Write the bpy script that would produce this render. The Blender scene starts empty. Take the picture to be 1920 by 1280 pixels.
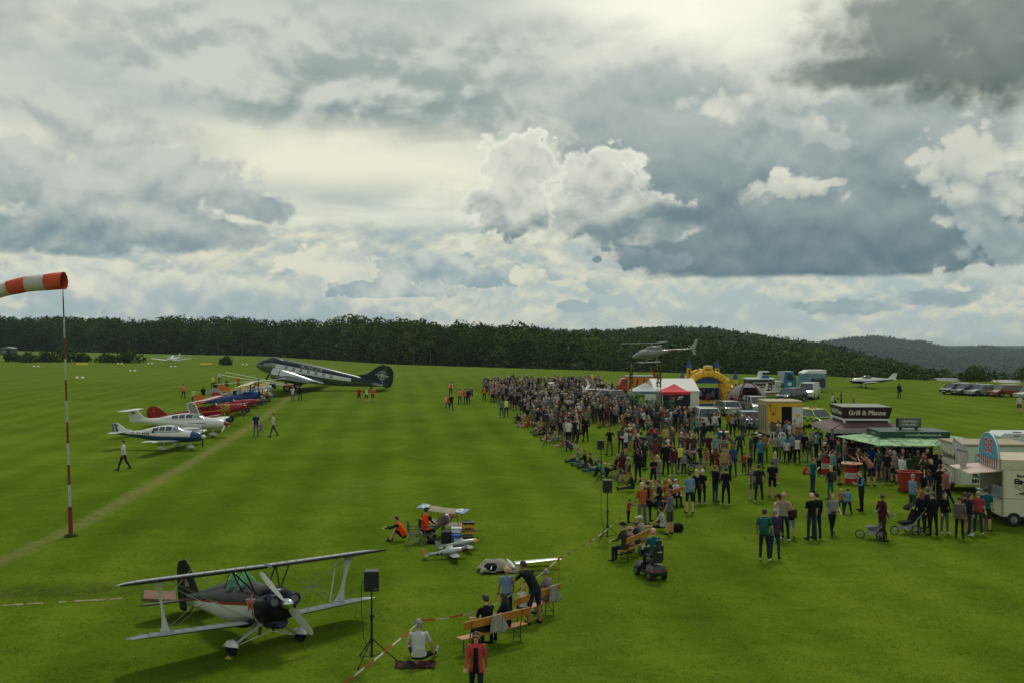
import bpy,bmesh,math,random
import numpy as np
from mathutils import Vector,Matrix,Euler
R=math.radians
PI=math.pi
rnd=random.Random(7)
nrs=np.random.RandomState(5)
scene=bpy.context.scene
COL=scene.collection
# ------------------------------------------------------------------ camera
F=1867.0  # focal length in photograph pixels
HC=8.3  # eye height above the airfield
PITCH=math.atan(20/F)
cam_d=bpy.data.cameras.new('camera')
cam=bpy.data.objects.new('camera',cam_d)
COL.objects.link(cam)
cam_d.sensor_width=36.0
cam_d.lens=F/1920*36
cam_d.clip_start=0.5
cam_d.clip_end=30000
cam.location=(0,0,HC)
cam.rotation_euler=(PI/2-PITCH,0,0)
scene.camera=cam
# ------------------------------------------------------------------ view
vs=scene.view_settings
vs.view_transform='Standard'
vs.look='None'
vs.gamma=1
vs.exposure=0.0
vs.use_curve_mapping=False
scene.display_settings.display_device='sRGB'
scene.cycles.use_denoising=True
scene.cycles.max_bounces=5
scene.cycles.diffuse_bounces=2
scene.cycles.glossy_bounces=2
scene.cycles.transmission_bounces=4
scene.cycles.transparent_max_bounces=6
scene.cycles.volume_bounces=0
scene.cycles.caustics_reflective=False
scene.cycles.caustics_refractive=False
# ------------------------------------------------------------------ sun
SUN_EL,SUN_AZ=58.0,12.0  # elevation; azimuth clockwise from +Y (in front of the camera)
sd=bpy.data.lights.new('sun','SUN')
sd.energy=1.5
sd.angle=R(10)
sd.color=(1.0,0.95,0.87)
sun=bpy.data.objects.new('sun',sd)
COL.objects.link(sun)
sdir=Vector((math.cos(R(SUN_EL))*math.sin(R(SUN_AZ)),math.cos(R(SUN_EL))*math.cos(R(SUN_AZ)),math.sin(R(SUN_EL))))
sun.rotation_euler=(-sdir).to_track_quat('-Z','Y').to_euler()
sun.location=(20,100,150)
# ------------------------------------------------------------------ sky
world=bpy.data.worlds.new('World')
scene.world=world
world.use_nodes=True

class NT:
 """small helper that writes node trees as arithmetic"""
 def __init__(s,nt):
  s.nt=nt

 def n(s,t,**k):
  o=s.nt.nodes.new(t)
  for a,b in k.items():
   setattr(o,a,b)
  return o

 def put(s,sock,v):
  if v is None:
   return
  if hasattr(v,'links'):
   s.nt.links.new(v,sock)
  else:
   sock.default_value=v

 def m(s,op,a,b=None,c=None,clamp=False):
  o=s.n('ShaderNodeMath',operation=op,use_clamp=clamp)
  for i,v in enumerate((a,b,c)):
   s.put(o.inputs[i],v)
  return o.outputs[0]

 def add(s,a,b):return s.m('ADD',a,b)
 def sub(s,a,b):return s.m('SUBTRACT',a,b)
 def mul(s,a,b):return s.m('MULTIPLY',a,b)
 def mad(s,a,b,c):return s.m('MULTIPLY_ADD',a,b,c)

 def ss(s,x,a,b,o0=0.0,o1=1.0):
  o=s.n('ShaderNodeMapRange',interpolation_type='SMOOTHSTEP')
  for i,v in enumerate((x,a,b,o0,o1)):
   s.put(o.inputs[i],v)
  return o.outputs[0]

 def mix(s,f,a,b):
  o=s.n('ShaderNodeMix',data_type='RGBA')
  s.put(o.inputs[0],f)
  s.put(o.inputs[6],a if hasattr(a,'links')else tuple(a)+(1,))
  s.put(o.inputs[7],b if hasattr(b,'links')else tuple(b)+(1,))
  return o.outputs[2]

 def comb(s,x,y,z):
  o=s.n('ShaderNodeCombineXYZ')
  for i,v in enumerate((x,y,z)):
   s.put(o.inputs[i],v)
  return o.outputs[0]

 def noise(s,vec,scale,detail=4,rough=0.55,dist=0.0,lac=2.0):
  o=s.n('ShaderNodeTexNoise')
  s.put(o.inputs['Vector'],vec)
  for k,v in(('Scale',scale),('Detail',detail),('Roughness',rough),('Distortion',dist),('Lacunarity',lac)):
   s.put(o.inputs[k],v)
  return o.outputs[0]

 def vor(s,vec,scale,feature='F1',smooth=0.4,rand=1.0):
  o=s.n('ShaderNodeTexVoronoi',feature=feature)
  s.put(o.inputs['Vector'],vec)
  o.inputs['Scale'].default_value=scale
  if 'Smoothness' in o.inputs:
   o.inputs['Smoothness'].default_value=smooth
  o.inputs['Randomness'].default_value=rand
  return o

def lin(c):
 """0-255 display colour -> linear"""
 return tuple(((v/255)/12.92 if v/255<=0.04045 else((v/255+0.055)/1.055)**2.4)for v in c)

def build_sky():
 g=NT(world.node_tree)
 world.node_tree.nodes.clear()
 out=g.n('ShaderNodeOutputWorld')
 bg=g.n('ShaderNodeBackground')
 world.node_tree.links.new(bg.outputs[0],out.inputs[0])
 tc=g.n('ShaderNodeTexCoord')
 nz=g.n('ShaderNodeVectorMath',operation='NORMALIZE')
 g.put(nz.inputs[0],tc.outputs['Generated'])
 sp=g.n('ShaderNodeSeparateXYZ')
 g.put(sp.inputs[0],nz.outputs[0])
 dx,dy,dz=sp.outputs
 az=g.mul(g.m('ARCTAN2',dx,dy),10.0)  # tenths of a radian, clockwise from +Y
 el=g.mul(g.m('ARCSINE',dz),10.0)
 V=g.comb(az,el,0.0)

 def P(px,py):
  u,v=(px-960)/F,(620-py)/F
  return math.atan(u)*10,math.atan(v*math.cos(math.atan(u)))*10
 # noise fields shared by all the clouds
 n_big=g.noise(V,0.9,6,0.55)
 n_med=g.noise(V,2.6,7,0.62)
 V2=g.comb(g.mul(az,0.8),g.add(el,-0.13),3.0)
 V1=g.comb(g.mul(az,0.8),el,3.0)
 n_a=g.noise(V1,1.5,4.5,0.5,0.25)
 n_b=g.noise(V2,1.5,4.5,0.5,0.25)
 relief=g.sub(n_b,n_a)  # light on the tops of the billows
 vo=g.vor(g.comb(g.mad(n_med,0.25,az),g.mad(n_med,0.25,el),1.0),5.5)
 puff=vo.outputs['Distance']
 Vs=g.comb(g.mul(az,0.33),g.mul(el,1.3),7.0)  # stretched, for the streaky high cloud
 n_str=g.noise(Vs,1.5,5,0.58,0.5)
 n_str2=g.noise(g.comb(g.mul(az,0.22),el,11.0),1.1,4,0.5,0.3)
 # wobble for edges: about -1..1
 w_soft=g.mad(n_big,2.0,g.mad(n_str,1.6,-1.8))
 vo2=g.vor(g.comb(g.mad(n_med,0.35,az),g.mad(n_med,0.35,el),5.0),14.0)
 w_puff=g.add(g.mad(n_med,2.3,-1.15),g.add(g.mad(puff,-1.3,0.50),g.mad(vo2.outputs['Distance'],-0.55,0.22)))

 def ell(px,py,rx,ry,rot=0.0,w=None,k=0.35,e0=-0.12,e1=0.12):
  cx,cy=P(px,py)
  sx,sy=rx/F*10,ry/F*10
  c,s_=math.cos(R(rot)),math.sin(R(rot))
  ax=g.sub(az,cx)
  ay=g.sub(el,cy)
  u=g.mul(g.mad(ax,c,g.mul(ay,s_)),1/sx)
  v=g.mul(g.mad(ay,c,g.mul(ax,-s_)),1/sy)
  r=g.m('SQRT',g.mad(u,u,g.mul(v,v)))
  d=g.sub(1.0,r)
  if w is not None:
   d=g.mad(w,k,d)
  return d,v

 def union(lst):
  a=lst[0]
  for b in lst[1:]:
   a=g.m('SMOOTH_MAX',a,b,0.15)
  return a

 sky=g.n('ShaderNodeTexSky',sky_type='NISHITA')
 sky.sun_disc=False
 sky.sun_elevation=R(SUN_EL)
 sky.sun_rotation=R(SUN_AZ)
 sky.altitude=300
 skc=g.n('ShaderNodeVectorMath',operation='SCALE')
 g.put(skc.inputs[0],sky.outputs[0])
 skc.inputs['Scale'].default_value=0.10
 clear=skc.outputs[0]
 # high veil, cream where thin, grey where thick
 veil=g.mix(g.ss(g.mad(n_str2,0.5,g.mul(n_str,0.6)),0.38,0.68),lin((232,230,214)),lin((174,183,182)))
 veil=g.mix(g.ss(g.mad(n_big,1.2,g.mul(el,0.05)),0.62,0.95),veil,lin((168,178,178)))
 col=g.mix(g.ss(n_str2,0.25,0.42,0.80,0.97),clear,veil)
 # brightening near the hidden sun, high in the middle of the view
 glow,_=ell(1260,20,330,150,0,w_soft,0.25)
 glow2,_=ell(1500,-500,900,560,0,w_soft,0.2)
 col=g.mix(g.ss(glow,-0.3,0.9,0.0,0.85),col,lin((246,244,234)))
 col=g.mix(g.ss(glow2,-0.1,0.8,0.0,0.8),col,lin((240,240,232)))
 glow3,_=ell(640,290,420,60,0,w_soft,0.3)
 col=g.mix(g.ss(glow3,-0.4,0.6,0.0,0.85),col,lin((234,230,214)))
 # blue-grey haze low over the horizon between the clouds
 low=g.ss(el,0.15,1.9,1.0,0.0)
 col=g.mix(g.mul(low,0.38),col,lin((172,190,194)))

 # soft grey banks
 for(px,py,rx,ry,rot,c,e0,e1,op)in(
(660,165,380,90,-9,(142,155,158),-0.45,0.55,0.95),
(900,110,260,55,8,(158,168,168),-0.4,0.5,0.8),
(330,60,420,80,0,(168,177,177),-0.5,0.6,0.8),
(110,215,240,60,-10,(158,168,171),-0.45,0.6,0.85),
(1250,210,260,120,-8,(155,166,170),-0.4,0.6,0.75)):
  d,v=ell(px,py,rx,ry,rot,w_soft,0.7)
  shade=g.mix(g.ss(g.mad(n_str,1.1,g.mul(relief,2.4)),0.28,0.78),lin(c),lin((196,201,197)))
  col=g.mix(g.ss(d,e0,e1,0.0,op),col,shade)

 # low cumulus fields near the horizon (threshold of noise, thinning upward)
 def field(seed,sc,lo,hi,thr,top,bot,op,sx=1.0):
  nonlocal col
  Vf=g.comb(g.mul(az,0.62*sx),el,seed)
  a=g.noise(Vf,sc,6,0.58,0.2)
  b=g.noise(g.comb(g.mul(az,0.62*sx),g.add(el,-0.07),seed),sc,5,0.52,0.2)
  vv=g.vor(g.comb(g.mad(a,0.5,az),g.mad(a,0.5,el),seed),6.0*sx).outputs['Distance']
  band=g.mul(g.ss(el,lo[0],lo[1]),g.ss(el,hi[0],hi[1],1.0,0.0))
  d=g.add(g.mad(vv,-0.10,a),g.mul(band,0.12))
  msk=g.mul(g.ss(d,thr,thr+0.035),band)
  lit=g.ss(g.mad(g.sub(b,a),6.0,g.mad(g.sub(d,thr),-2.6,0.0)),-0.8,0.5)
  c=g.mix(lit,lin(bot),lin(top))
  col=g.mix(g.mul(msk,op),col,c)
 field(21.0,1.25,(0.1,0.25),(0.95,1.15),0.46,(216,214,198),(160,175,181),0.9)
 field(33.0,1.9,(-0.2,0.0),(0.42,0.7),0.44,(214,213,196),(172,186,190),0.85,1.3)

 def cumulus(parts,top,bot,vlo,vhi,w=None,k=0.42,e=(-0.02,0.10),op=1.0,rel=5.0,rim=None,base=None,pf=1.0):
  """parts: ellipses; shaded from bot (low) to top (high)"""
  nonlocal col
  w=w_puff if w is None else w
  d=union([ell(*p,w=w,k=k)[0]for p in parts])
  if base is not None:  # flat base at this photo height
   eb=P(parts[0][0],base)[1]
   fl=g.mul(g.sub(g.mad(n_med,0.10,el),eb+0.05),5.5)
   d=g.m('SMOOTH_MIN',d,fl,0.12)
  ev0,ev1=P(parts[0][0],vlo)[1],P(parts[0][0],vhi)[1]
  hgt=g.m('MULTIPLY',g.sub(el,ev0),1/(ev1-ev0),clamp=False)
  lit=g.add(g.mad(relief,rel,g.mad(n_med,0.25+0.6*pf,g.sub(hgt,0.12+0.3*pf))),g.mad(puff,-0.6*pf,0.22*pf))
  lit=g.ss(lit,-0.25,1.1)
  c=g.mix(lit,lin(bot),lin(top))
  if rim is not None:
   c=g.mix(g.mul(g.ss(d,0.0,0.34,rim[1],0.0),g.ss(g.mad(relief,3.0,hgt),0.0,0.7)),c,lin(rim[0]))
  col=g.mix(g.ss(d,e[0],e[1],0.0,op),col,c)

 # far bank above the trees, left and middle
 cumulus([(330,560,190,62,-6),(120,545,150,60,0),(610,500,90,45,0),(700,530,170,60,0),(560,590,230,40,0)],
(212,212,201),(162,177,184),600,480,k=0.6,e=(-0.14,0.18),rel=4,rim=((218,217,205),0.4))
 cumulus([(800,500,120,38,0),(900,520,120,26,0),(740,545,130,26,0)],(196,202,198),(146,164,174),545,470,k=0.5,base=560)
 # grey mass on the left
 cumulus([(60,330,170,70,-14),(210,380,260,75,-12),(300,335,170,55,0),(460,385,95,34,-10),(370,440,160,34,0),(120,440,160,40,0)],
(192,197,194),(122,141,152),500,255,w=g.mad(w_soft,0.6,g.mul(w_puff,0.55)),k=0.5,e=(-0.08,0.22),rel=2.6,base=480,pf=0.35)
 # towering grey-blue mass on the right
 cumulus([(1250,270,230,140,-8),(1330,360,270,140,0),(1560,400,350,140,0),(1760,440,200,85,0),(1620,270,270,90,0),(1440,460,320,80,0)],
(178,186,187),(94,116,128),560,60,w=g.mad(w_soft,0.8,g.mul(w_puff,0.35)),k=0.5,e=(-0.16,0.20),rel=1.1,base=522,pf=0.10)
 # lit edge of the mass, far right
 cumulus([(1850,400,90,95,20),(1900,460,70,50,0),(1800,300,90,60,0)],(206,208,200),(150,164,170),500,290,k=0.6,e=(-0.1,0.25),op=0.8)
 # white shreds across its shoulder
 cumulus([(1390,205,110,30,-8),(1500,235,90,28,-18),(1560,262,70,18,-14)],(214,214,204),(176,184,184),270,170,
k=0.6,e=(-0.15,0.4),op=0.85)
 # centre cumulus
 cumulus([(975,305,84,66,0),(965,390,100,66,0),(1125,345,90,76,0),(1150,400,150,72,-10),(1230,415,84,50,0)],
(208,210,204),(116,134,144),480,290,k=0.42,e=(-0.10,0.14),rel=3.0,rim=((240,239,230),0.55),base=462,pf=0.55)
 # small white cloud before the dark mass
 cumulus([(1470,354,84,27,0),(1462,330,26,14,0),(1556,344,30,10,8)],(214,214,205),(168,176,175),384,335,
k=0.62,e=(-0.22,0.24),rel=2.2,op=0.95)
 # small dark clouds below the centre cumulus
 cumulus([(1220,488,84,28,4),(1140,468,16,9,0),(1120,487,12,8,0)],(142,156,164),(118,135,146),520,455,k=0.75,rel=4,e=(-0.1,0.2),pf=0.5)
 cumulus([(1140,532,56,22,0),(1085,575,46,14,0),(990,520,50,20,0)],(210,210,196),(160,176,182),552,512,k=0.5)
 cumulus([(1880,515,120,20,0),(1760,560,120,18,0),(1600,575,120,16,0)],(196,202,196),(142,160,170),580,510,k=0.6,e=(-0.1,0.25),op=0.85)
 # dark cloud top right
 cumulus([(1840,40,290,115,0),(1910,110,220,80,0),(1640,135,150,34,0)],(146,153,150),(90,101,101),240,-60,
w=g.mad(w_soft,0.9,g.mul(w_puff,0.4)),k=0.6,e=(-0.35,0.5),rel=1.1,pf=0.05)
 # a little more contrast, slightly green-cream
 gm=g.n('ShaderNodeVectorMath',operation='MULTIPLY_ADD')
 g.put(gm.inputs[0],col)
 gm.inputs[1].default_value=(1.19,1.175,1.085)
 gm.inputs[2].default_value=(-0.058,-0.052,-0.042)
 mxv=g.n('ShaderNodeVectorMath',operation='MAXIMUM')
 g.put(mxv.inputs[0],gm.outputs[0])
 mxv.inputs[1].default_value=(0.01,0.01,0.01)
 col=mxv.outputs[0]
 # below the horizon the sphere goes on as hazy ground tone
 col=g.mix(g.ss(el,-0.35,0.0,1.0,0.0),col,lin((120,135,125)))
 g.put(bg.inputs[0],col)
 bg.inputs[1].default_value=1.0
 world.cycles.sampling_method='MANUAL'
 world.cycles.sample_map_resolution=512

build_sky()

# ------------------------------------------------------------------ pixel helpers
def G(px,py,z=0.0):
 """ground point seen at a photograph pixel"""
 u,v=(px-960)/F,(640-py)/F
 d=Vector((u,math.cos(PITCH)+v*math.sin(PITCH),-math.sin(PITCH)+v*math.cos(PITCH)))
 t=(z-HC)/d.z
 return Vector((d.x*t,d.y*t,z))

def PD(px,py,D):
 """point at depth D seen at a photograph pixel"""
 u,v=(px-960)/F,(640-py)/F
 d=Vector((u,math.cos(PITCH)+v*math.sin(PITCH),-math.sin(PITCH)+v*math.cos(PITCH)))
 t=D/d.y
 return Vector((d.x*t,D,HC+d.z*t))

# ------------------------------------------------------------------ materials
_mats={}

def mat(name,rgb,rough=0.6,metal=0.0,var=0.12,scale=6.0,bump=0.0,spec=0.5,alpha=None,trans=0.0,srgb=True,coat=0.0):
 if name in _mats:
  return _mats[name]
 c=lin(rgb)if srgb else rgb
 m=bpy.data.materials.new(name)
 m.use_nodes=True
 nt=m.node_tree
 g=NT(nt)
 b=nt.nodes['Principled BSDF']
 tc=g.n('ShaderNodeTexCoord')
 n=g.noise(tc.outputs['Object'],scale,5,0.6)
 k=g.ss(n,0.25,0.75)
 lo=tuple(v*(1-var)for v in c)
 hi=tuple(min(1,v*(1+var))for v in c)
 g.put(b.inputs['Base Color'],g.mix(k,lo,hi))
 g.put(b.inputs['Roughness'],g.mad(n,0.16,max(0.02,rough-0.08)))
 b.inputs['Metallic'].default_value=metal
 b.inputs['Specular IOR Level'].default_value=spec
 b.inputs['Coat Weight'].default_value=coat
 if trans:
  b.inputs['Transmission Weight'].default_value=trans
 if alpha is not None:
  b.inputs['Alpha'].default_value=alpha
 if bump:
  bp=g.n('ShaderNodeBump')
  bp.inputs['Strength'].default_value=bump
  bp.inputs['Distance'].default_value=0.02
  g.put(bp.inputs['Height'],g.noise(tc.outputs['Object'],scale*3,4,0.6))
  g.put(b.inputs['Normal'],bp.outputs[0])
 _mats[name]=m
 return m

def cloth(name,rgb):
 new='cloth_'+name not in _mats
 m=_cloth(name,rgb)
 if new:  # every wearer a slightly different dye lot, some with a stripe or print
  g=NT(m.node_tree)
  b=m.node_tree.nodes['Principled BSDF']
  src=b.inputs['Base Color'].links[0].from_socket
  oi=g.n('ShaderNodeObjectInfo')
  hs=g.n('ShaderNodeHueSaturation')
  g.put(hs.inputs['Color'],src)
  r=oi.outputs['Random']
  g.put(hs.inputs['Value'],g.mad(r,.34,.80))
  g.put(hs.inputs['Hue'],g.mad(g.m('FRACT',g.mul(r,7.3)),.016,.492))
  g.put(hs.inputs['Saturation'],g.mad(g.m('FRACT',g.mul(r,3.7)),.25,.86))
  tc=g.n('ShaderNodeTexCoord')
  sp=g.n('ShaderNodeSeparateXYZ')
  g.put(sp.inputs[0],tc.outputs['Object'])
  st=g.m('SINE',g.mul(sp.outputs[2],95.0))
  on=g.m('GREATER_THAN',g.m('FRACT',g.mul(r,13.7)),.86)
  up=g.m('GREATER_THAN',sp.outputs[2],.95)
  f=g.mul(g.mul(g.ss(st,-.1,.3),on),g.mul(up,.45))
  g.put(b.inputs['Base Color'],g.mix(f,hs.outputs[0],(.32,.32,.31)))
 return m

def _cloth(name,rgb):
 rgb=tuple(v*(.77 if min(rgb)<190 else .93)for v in rgb)if not name.startswith('hi')else rgb  # cloth darkened throughout, backlight shade put into the colour
 return mat('cloth_'+name,rgb,0.9,0,0.13,24,0.5,0.2)

CL=dict(black=(22,23,26),charcoal=(44,46,50),darkgrey=(70,73,76),grey=(118,121,122),lightgrey=(160,163,164),
white=(212,213,212),cream=(196,186,166),beige=(164,148,124),khaki=(126,114,90),olive=(74,76,52),
brown=(74,54,42),darkgreen=(34,60,48),green=(46,122,84),mint=(128,196,168),teal=(30,116,130),
navy=(28,36,60),blue=(36,72,142),brightblue=(34,134,190),denim=(44,66,96),lightdenim=(104,128,152),
lightblue=(128,168,200),palemint=(150,192,188),red=(200,30,36),maroon=(92,30,40),rust=(142,56,40),
orange=(206,96,44),hiorange=(250,84,36),hiyellow=(206,232,40),salmon=(206,122,104),pink=(206,110,136),
palepink=(206,166,172),purple=(78,66,104),lilac=(140,126,150),yellow=(208,188,96),mustard=(186,140,48),
coral=(226,58,68))
SKIN=[mat('skin_%s'%n,c,0.55,0,0.08,8)for n,c in(('light',(196,146,122)),('fair',(184,130,104)),('tan',(158,106,82)),('pale',(206,162,140)))]
HAIR=dict(black=(20,18,18),darkbrown=(42,30,24),brown=(74,52,38),blond=(188,158,104),grey=(132,130,128),
white=(196,194,188),ginger=(128,66,36),bald=None)

def hairmat(n):
 return mat('hair_'+n,(HAIR.get(n)or(132,130,128)),0.6,0,0.3,30,0.4)

# ------------------------------------------------------------------ mesh builder
class MB:
 def __init__(s):
  s.v,s.f,s.mi=[],[],[]
  s.m=0

 def add(s,vs,fs,m=None):
  k=len(s.v)
  s.v.extend([tuple(p)for p in vs])
  mm=s.m if m is None else m
  for f in fs:
   s.f.append(tuple(i+k for i in f))
   s.mi.append(mm)
  return s

 def box(s,x0,x1,y0,y1,z0,z1,m=None,M=None):
  vs=[Vector((x,y,z))for z in(z0,z1)for y in(y0,y1)for x in(x0,x1)]
  if M is not None:
   vs=[M@p for p in vs]
  return s.add(vs,[(0,2,3,1),(4,5,7,6),(0,1,5,4),(2,6,7,3),(0,4,6,2),(1,3,7,5)],m)

 def cbox(s,c,d,m=None,rz=0.0,rx=0.0,ry=0.0):
  M=Matrix.Translation(c)@Euler((rx,ry,rz)).to_matrix().to_4x4()
  return s.box(-d[0]/2,d[0]/2,-d[1]/2,d[1]/2,-d[2]/2,d[2]/2,m,M)

 def tube(s,p,q,r,r2=None,n=8,m=None,flat=1.0,up=None):
  p,q=Vector(p),Vector(q)
  r2=r if r2 is None else r2
  a=(q-p)
  if a.length<1e-9:
   return s
  a.normalize()
  u=Vector(up)if up is not None else(Vector((0,0,1))if abs(a.z)<0.9 else Vector((1,0,0)))
  x=a.cross(u).normalized()
  y=a.cross(x)
  vs=[]
  for c,rr in((p,r),(q,r2)):
   for i in range(n):
    t=2*PI*i/n
    vs.append(c+x*(rr*math.cos(t))+y*(rr*flat*math.sin(t)))
  fs=[(i,(i+1)%n,n+(i+1)%n,n+i)for i in range(n)]
  fs=[f[::-1]for f in fs]+[tuple(range(n)),tuple(range(2*n-1,n-1,-1))]
  return s.add(vs,fs,m)

 def path(s,pts,r,n=6,m=None):
  for a,b in zip(pts[:-1],pts[1:]):
   s.tube(a,b,r,n=n,m=m)
  return s

 def loft(s,rings,cap=True,m=None,close=True,mf=None):
  n=len(rings[0])
  vs=[p for r in rings for p in r]
  fs=[]
  k0=len(s.f)
  for j in range(len(rings)-1):
   for i in range(n if close else n-1):
    i2=(i+1)%n
    fs.append((j*n+i,j*n+i2,(j+1)*n+i2,(j+1)*n+i))
  if cap:
   fs.append(tuple(range(n))[::-1])
   fs.append(tuple((len(rings)-1)*n+i for i in range(n)))
  s.add(vs,fs,m)
  if mf:
   for k in range(k0,len(s.f)):
    c=sum((Vector(s.v[i])for i in s.f[k]),Vector())/len(s.f[k])
    r=mf(c)
    if r is not None:
     s.mi[k]=r
  return s

 def ell(s,c,r,n=12,k=8,m=None,M=None):
  rings=[]
  c=Vector(c)
  for j in range(k+1):
   t=-PI/2+PI*j/k
   t=max(-PI/2+0.02,min(PI/2-0.02,t))
   ring=[]
   for i in range(n):
    a=2*PI*i/n
    p=Vector((r[0]*math.cos(t)*math.cos(a),r[1]*math.cos(t)*math.sin(a),r[2]*math.sin(t)))
    if M is not None:
     p=M@p
    ring.append(c+p)
   rings.append(ring)
  return s.loft(rings,True,m)

 def prism(s,pts,t0,t1,axis='y',m=None,M=None):
  """polygon (a, b) extruded along an axis; y: (x,z), x: (y,z), z: (x,y)"""
  def P3(a,b,t):
   p=Vector((a,t,b))if axis=='y' else Vector((t,a,b))if axis=='x' else Vector((a,b,t))
   return M@p if M is not None else p
  n=len(pts)
  vs=[P3(a,b,t0)for a,b in pts]+[P3(a,b,t1)for a,b in pts]
  fs=[(i,(i+1)%n,n+(i+1)%n,n+i)for i in range(n)]+[tuple(range(n))[::-1],tuple(range(n,2*n))]
  return s.add(vs,fs,m)

 def mesh(s,name,mats,smooth=None,bevel=0,fix=True):
  me=bpy.data.meshes.new(name)
  me.from_pydata(s.v,[],s.f)
  for m in mats:
   me.materials.append(m)
  if len(mats)>1:
   me.polygons.foreach_set('material_index',s.mi)
  if fix:
   bm=bmesh.new()
   bm.from_mesh(me)
   bmesh.ops.recalc_face_normals(bm,faces=bm.faces)
   if bevel:
    ed=[e for e in bm.edges if len(e.link_faces)==2 and e.calc_face_angle(0)>0.5]
    bmesh.ops.bevel(bm,geom=ed,offset=bevel,segments=2,affect='EDGES',profile=0.6,clamp_overlap=True)
   bm.to_mesh(me)
   bm.free()
  if smooth is not None:
   me.shade_smooth()
   me.set_sharp_from_angle(angle=R(smooth))
  return me

def obj(name,mb,mats,parent=None,smooth=None,bevel=0,label=None,loc=None,kind=None):
 if not isinstance(mats,(list,tuple)):
  mats=[mats]
 me=mb if isinstance(mb,bpy.types.Mesh)else mb.mesh(name,mats,smooth,bevel)
 o=bpy.data.objects.new(name,me)
 COL.objects.link(o)
 if parent is not None:
  o.parent=parent
 if label:
  o['label']=label
 if loc is not None:
  o.location=loc
 if kind:
  o['kind']=kind
 return o

def tag(o,label,cat,group=None,kind=None):
 o['label']=label
 o['category']=cat
 if group:
  o['group']=group
 if kind:
  o['kind']=kind
 return o

def thing(name,label,cat,loc=(0,0,0),rz=0.0,group=None,rx=0.0,ry=0.0):
 o=bpy.data.objects.new(name,None)
 o.empty_display_size=0.2
 COL.objects.link(o)
 o.location=loc
 o.rotation_euler=(rx,ry,rz)
 return tag(o,label,cat,group)

def copy_tree(o,parent=None):
 c=o.copy()
 COL.objects.link(c)
 if parent is not None:
  c.parent=parent
 for ch in list(o.children):
  copy_tree(ch,c)
 return c

def text_mesh(s,size,bold=0.0,shear=0.0,ext=0.004,spacing=1.0):
 cu=bpy.data.curves.new('lettering','FONT')
 cu.body=s
 cu.size=size
 cu.align_x='CENTER'
 cu.align_y='CENTER'
 cu.extrude=ext
 cu.offset=bold
 cu.shear=shear
 cu.space_character=spacing
 cu.resolution_u=3
 o=bpy.data.objects.new('lettering',cu)
 COL.objects.link(o)
 dg=bpy.context.evaluated_depsgraph_get()
 me=bpy.data.meshes.new_from_object(o.evaluated_get(dg))
 bpy.data.objects.remove(o)
 bpy.data.curves.remove(cu)
 return me

def letters(s,size,m,parent,loc,rot,bold=0.0,shear=0.0,fn=None,name='lettering',spacing=1.0,kind=None):
 me=text_mesh(s,size,bold,shear,spacing=spacing)
 me.materials.clear()
 me.materials.append(m)
 Mx=Matrix.Translation(loc)@Euler(rot).to_matrix().to_4x4()
 for v in me.vertices:
  p=Mx@v.co
  v.co=fn(p)if fn else p
 return obj(name,me,m,parent)

RUB=mat('rubber',(24,24,25),0.8)
STEEL=mat('steel',(150,152,155),0.35,0.9)
ALU=mat('aluminium',(190,194,198),0.22,1.0,0.06,2.0)
BLK=mat('black_metal',(18,18,20),0.45)
WHT=mat('white_paint',(214,216,214),0.3,0,0.04,1.0,coat=0.4)
DARKIN=mat('dark_interior',(14,15,16),0.8)
GLASS=mat('tinted_glass',(40,50,54),0.06,0,0.05,spec=0.9)
PALEGLASS=mat('pale_glass',(120,138,142),0.08,0,0.05,spec=0.9)

# ------------------------------------------------------------------ terrain
def interp(x,pts):
 xs,ys=zip(*pts)
 return np.interp(x,xs,ys)

CREST=[(-700,650),(-200,655),(0,657),(500,668),(740,683),(1000,691),(1200,697),(1500,703),(1700,711),(1800,714),(1920,717),(2600,724)]
ZF=[(-700,-2),(0,-3.2),(500,-4.6),(740,-5.5),(1000,-8.5),(1200,-11),(1500,-13),(1700,-15),(1800,-17),(2600,-17)]
RIDGE_D=[(-700,600),(0,560),(500,520),(740,600),(1000,850),(1200,950),(1330,930),(1500,740),(1620,600),(1700,470),(1800,380),(2600,300)]
RIDGE_Y=[(-700,588),(0,597),(250,599),(500,604),(740,611),(1000,619),(1150,618),(1230,612),(1330,612),(1400,623),(1500,637),(1560,646),(1620,662),(1700,684),(1800,703),(2600,740)]
FAR_Y=[(-700,640),(1300,648),(1480,652),(1540,640),(1590,632),(1640,629),(1700,636),(1740,640),(1780,653),(1810,651),(1850,647),(1885,652),(1920,652),(2000,645),(2600,650)]

def crestD(px):return HC*F/(interp(px,CREST)-620)

def frontD(px):return crestD(px)*1.06+12

def ridge(px):
 D=interp(px,RIDGE_D)
 return D,HC-(interp(px,RIDGE_Y)-620)/F*D-16.5

def ground_z(px,D):
 px=np.asarray(px,float)
 D=np.asarray(D,float)
 Dc,Df=crestD(px),frontD(px)
 Dr,zr=ridge(px)
 zf=interp(px,ZF)
 t=np.clip((D-Dc)/(Df-Dc),0,1)
 z=zf*t*t
 t2=np.clip((D-Df)/(Dr-Df),0,1)
 z=np.where(D>Df,zf+(zr-zf)*t2,z)
 t3=np.clip((D-Dr)/500,0,1)
 z=np.where(D>Dr,zr+(-75-zr)*(3*t3**2-2*t3**3),z)
 zfar=HC-(interp(px,FAR_Y)-620)/F*3000-14
 t4=np.clip((D-1500)/1500,0,1)
 z=np.where(D>1500,-75+(zfar+75)*(3*t4**2-2*t4**3),z)
 t5=np.clip((D-3000)/1500,0,1)
 z=np.where(D>3000,zfar+(-60-zfar)*t5,z)
 return z

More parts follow.
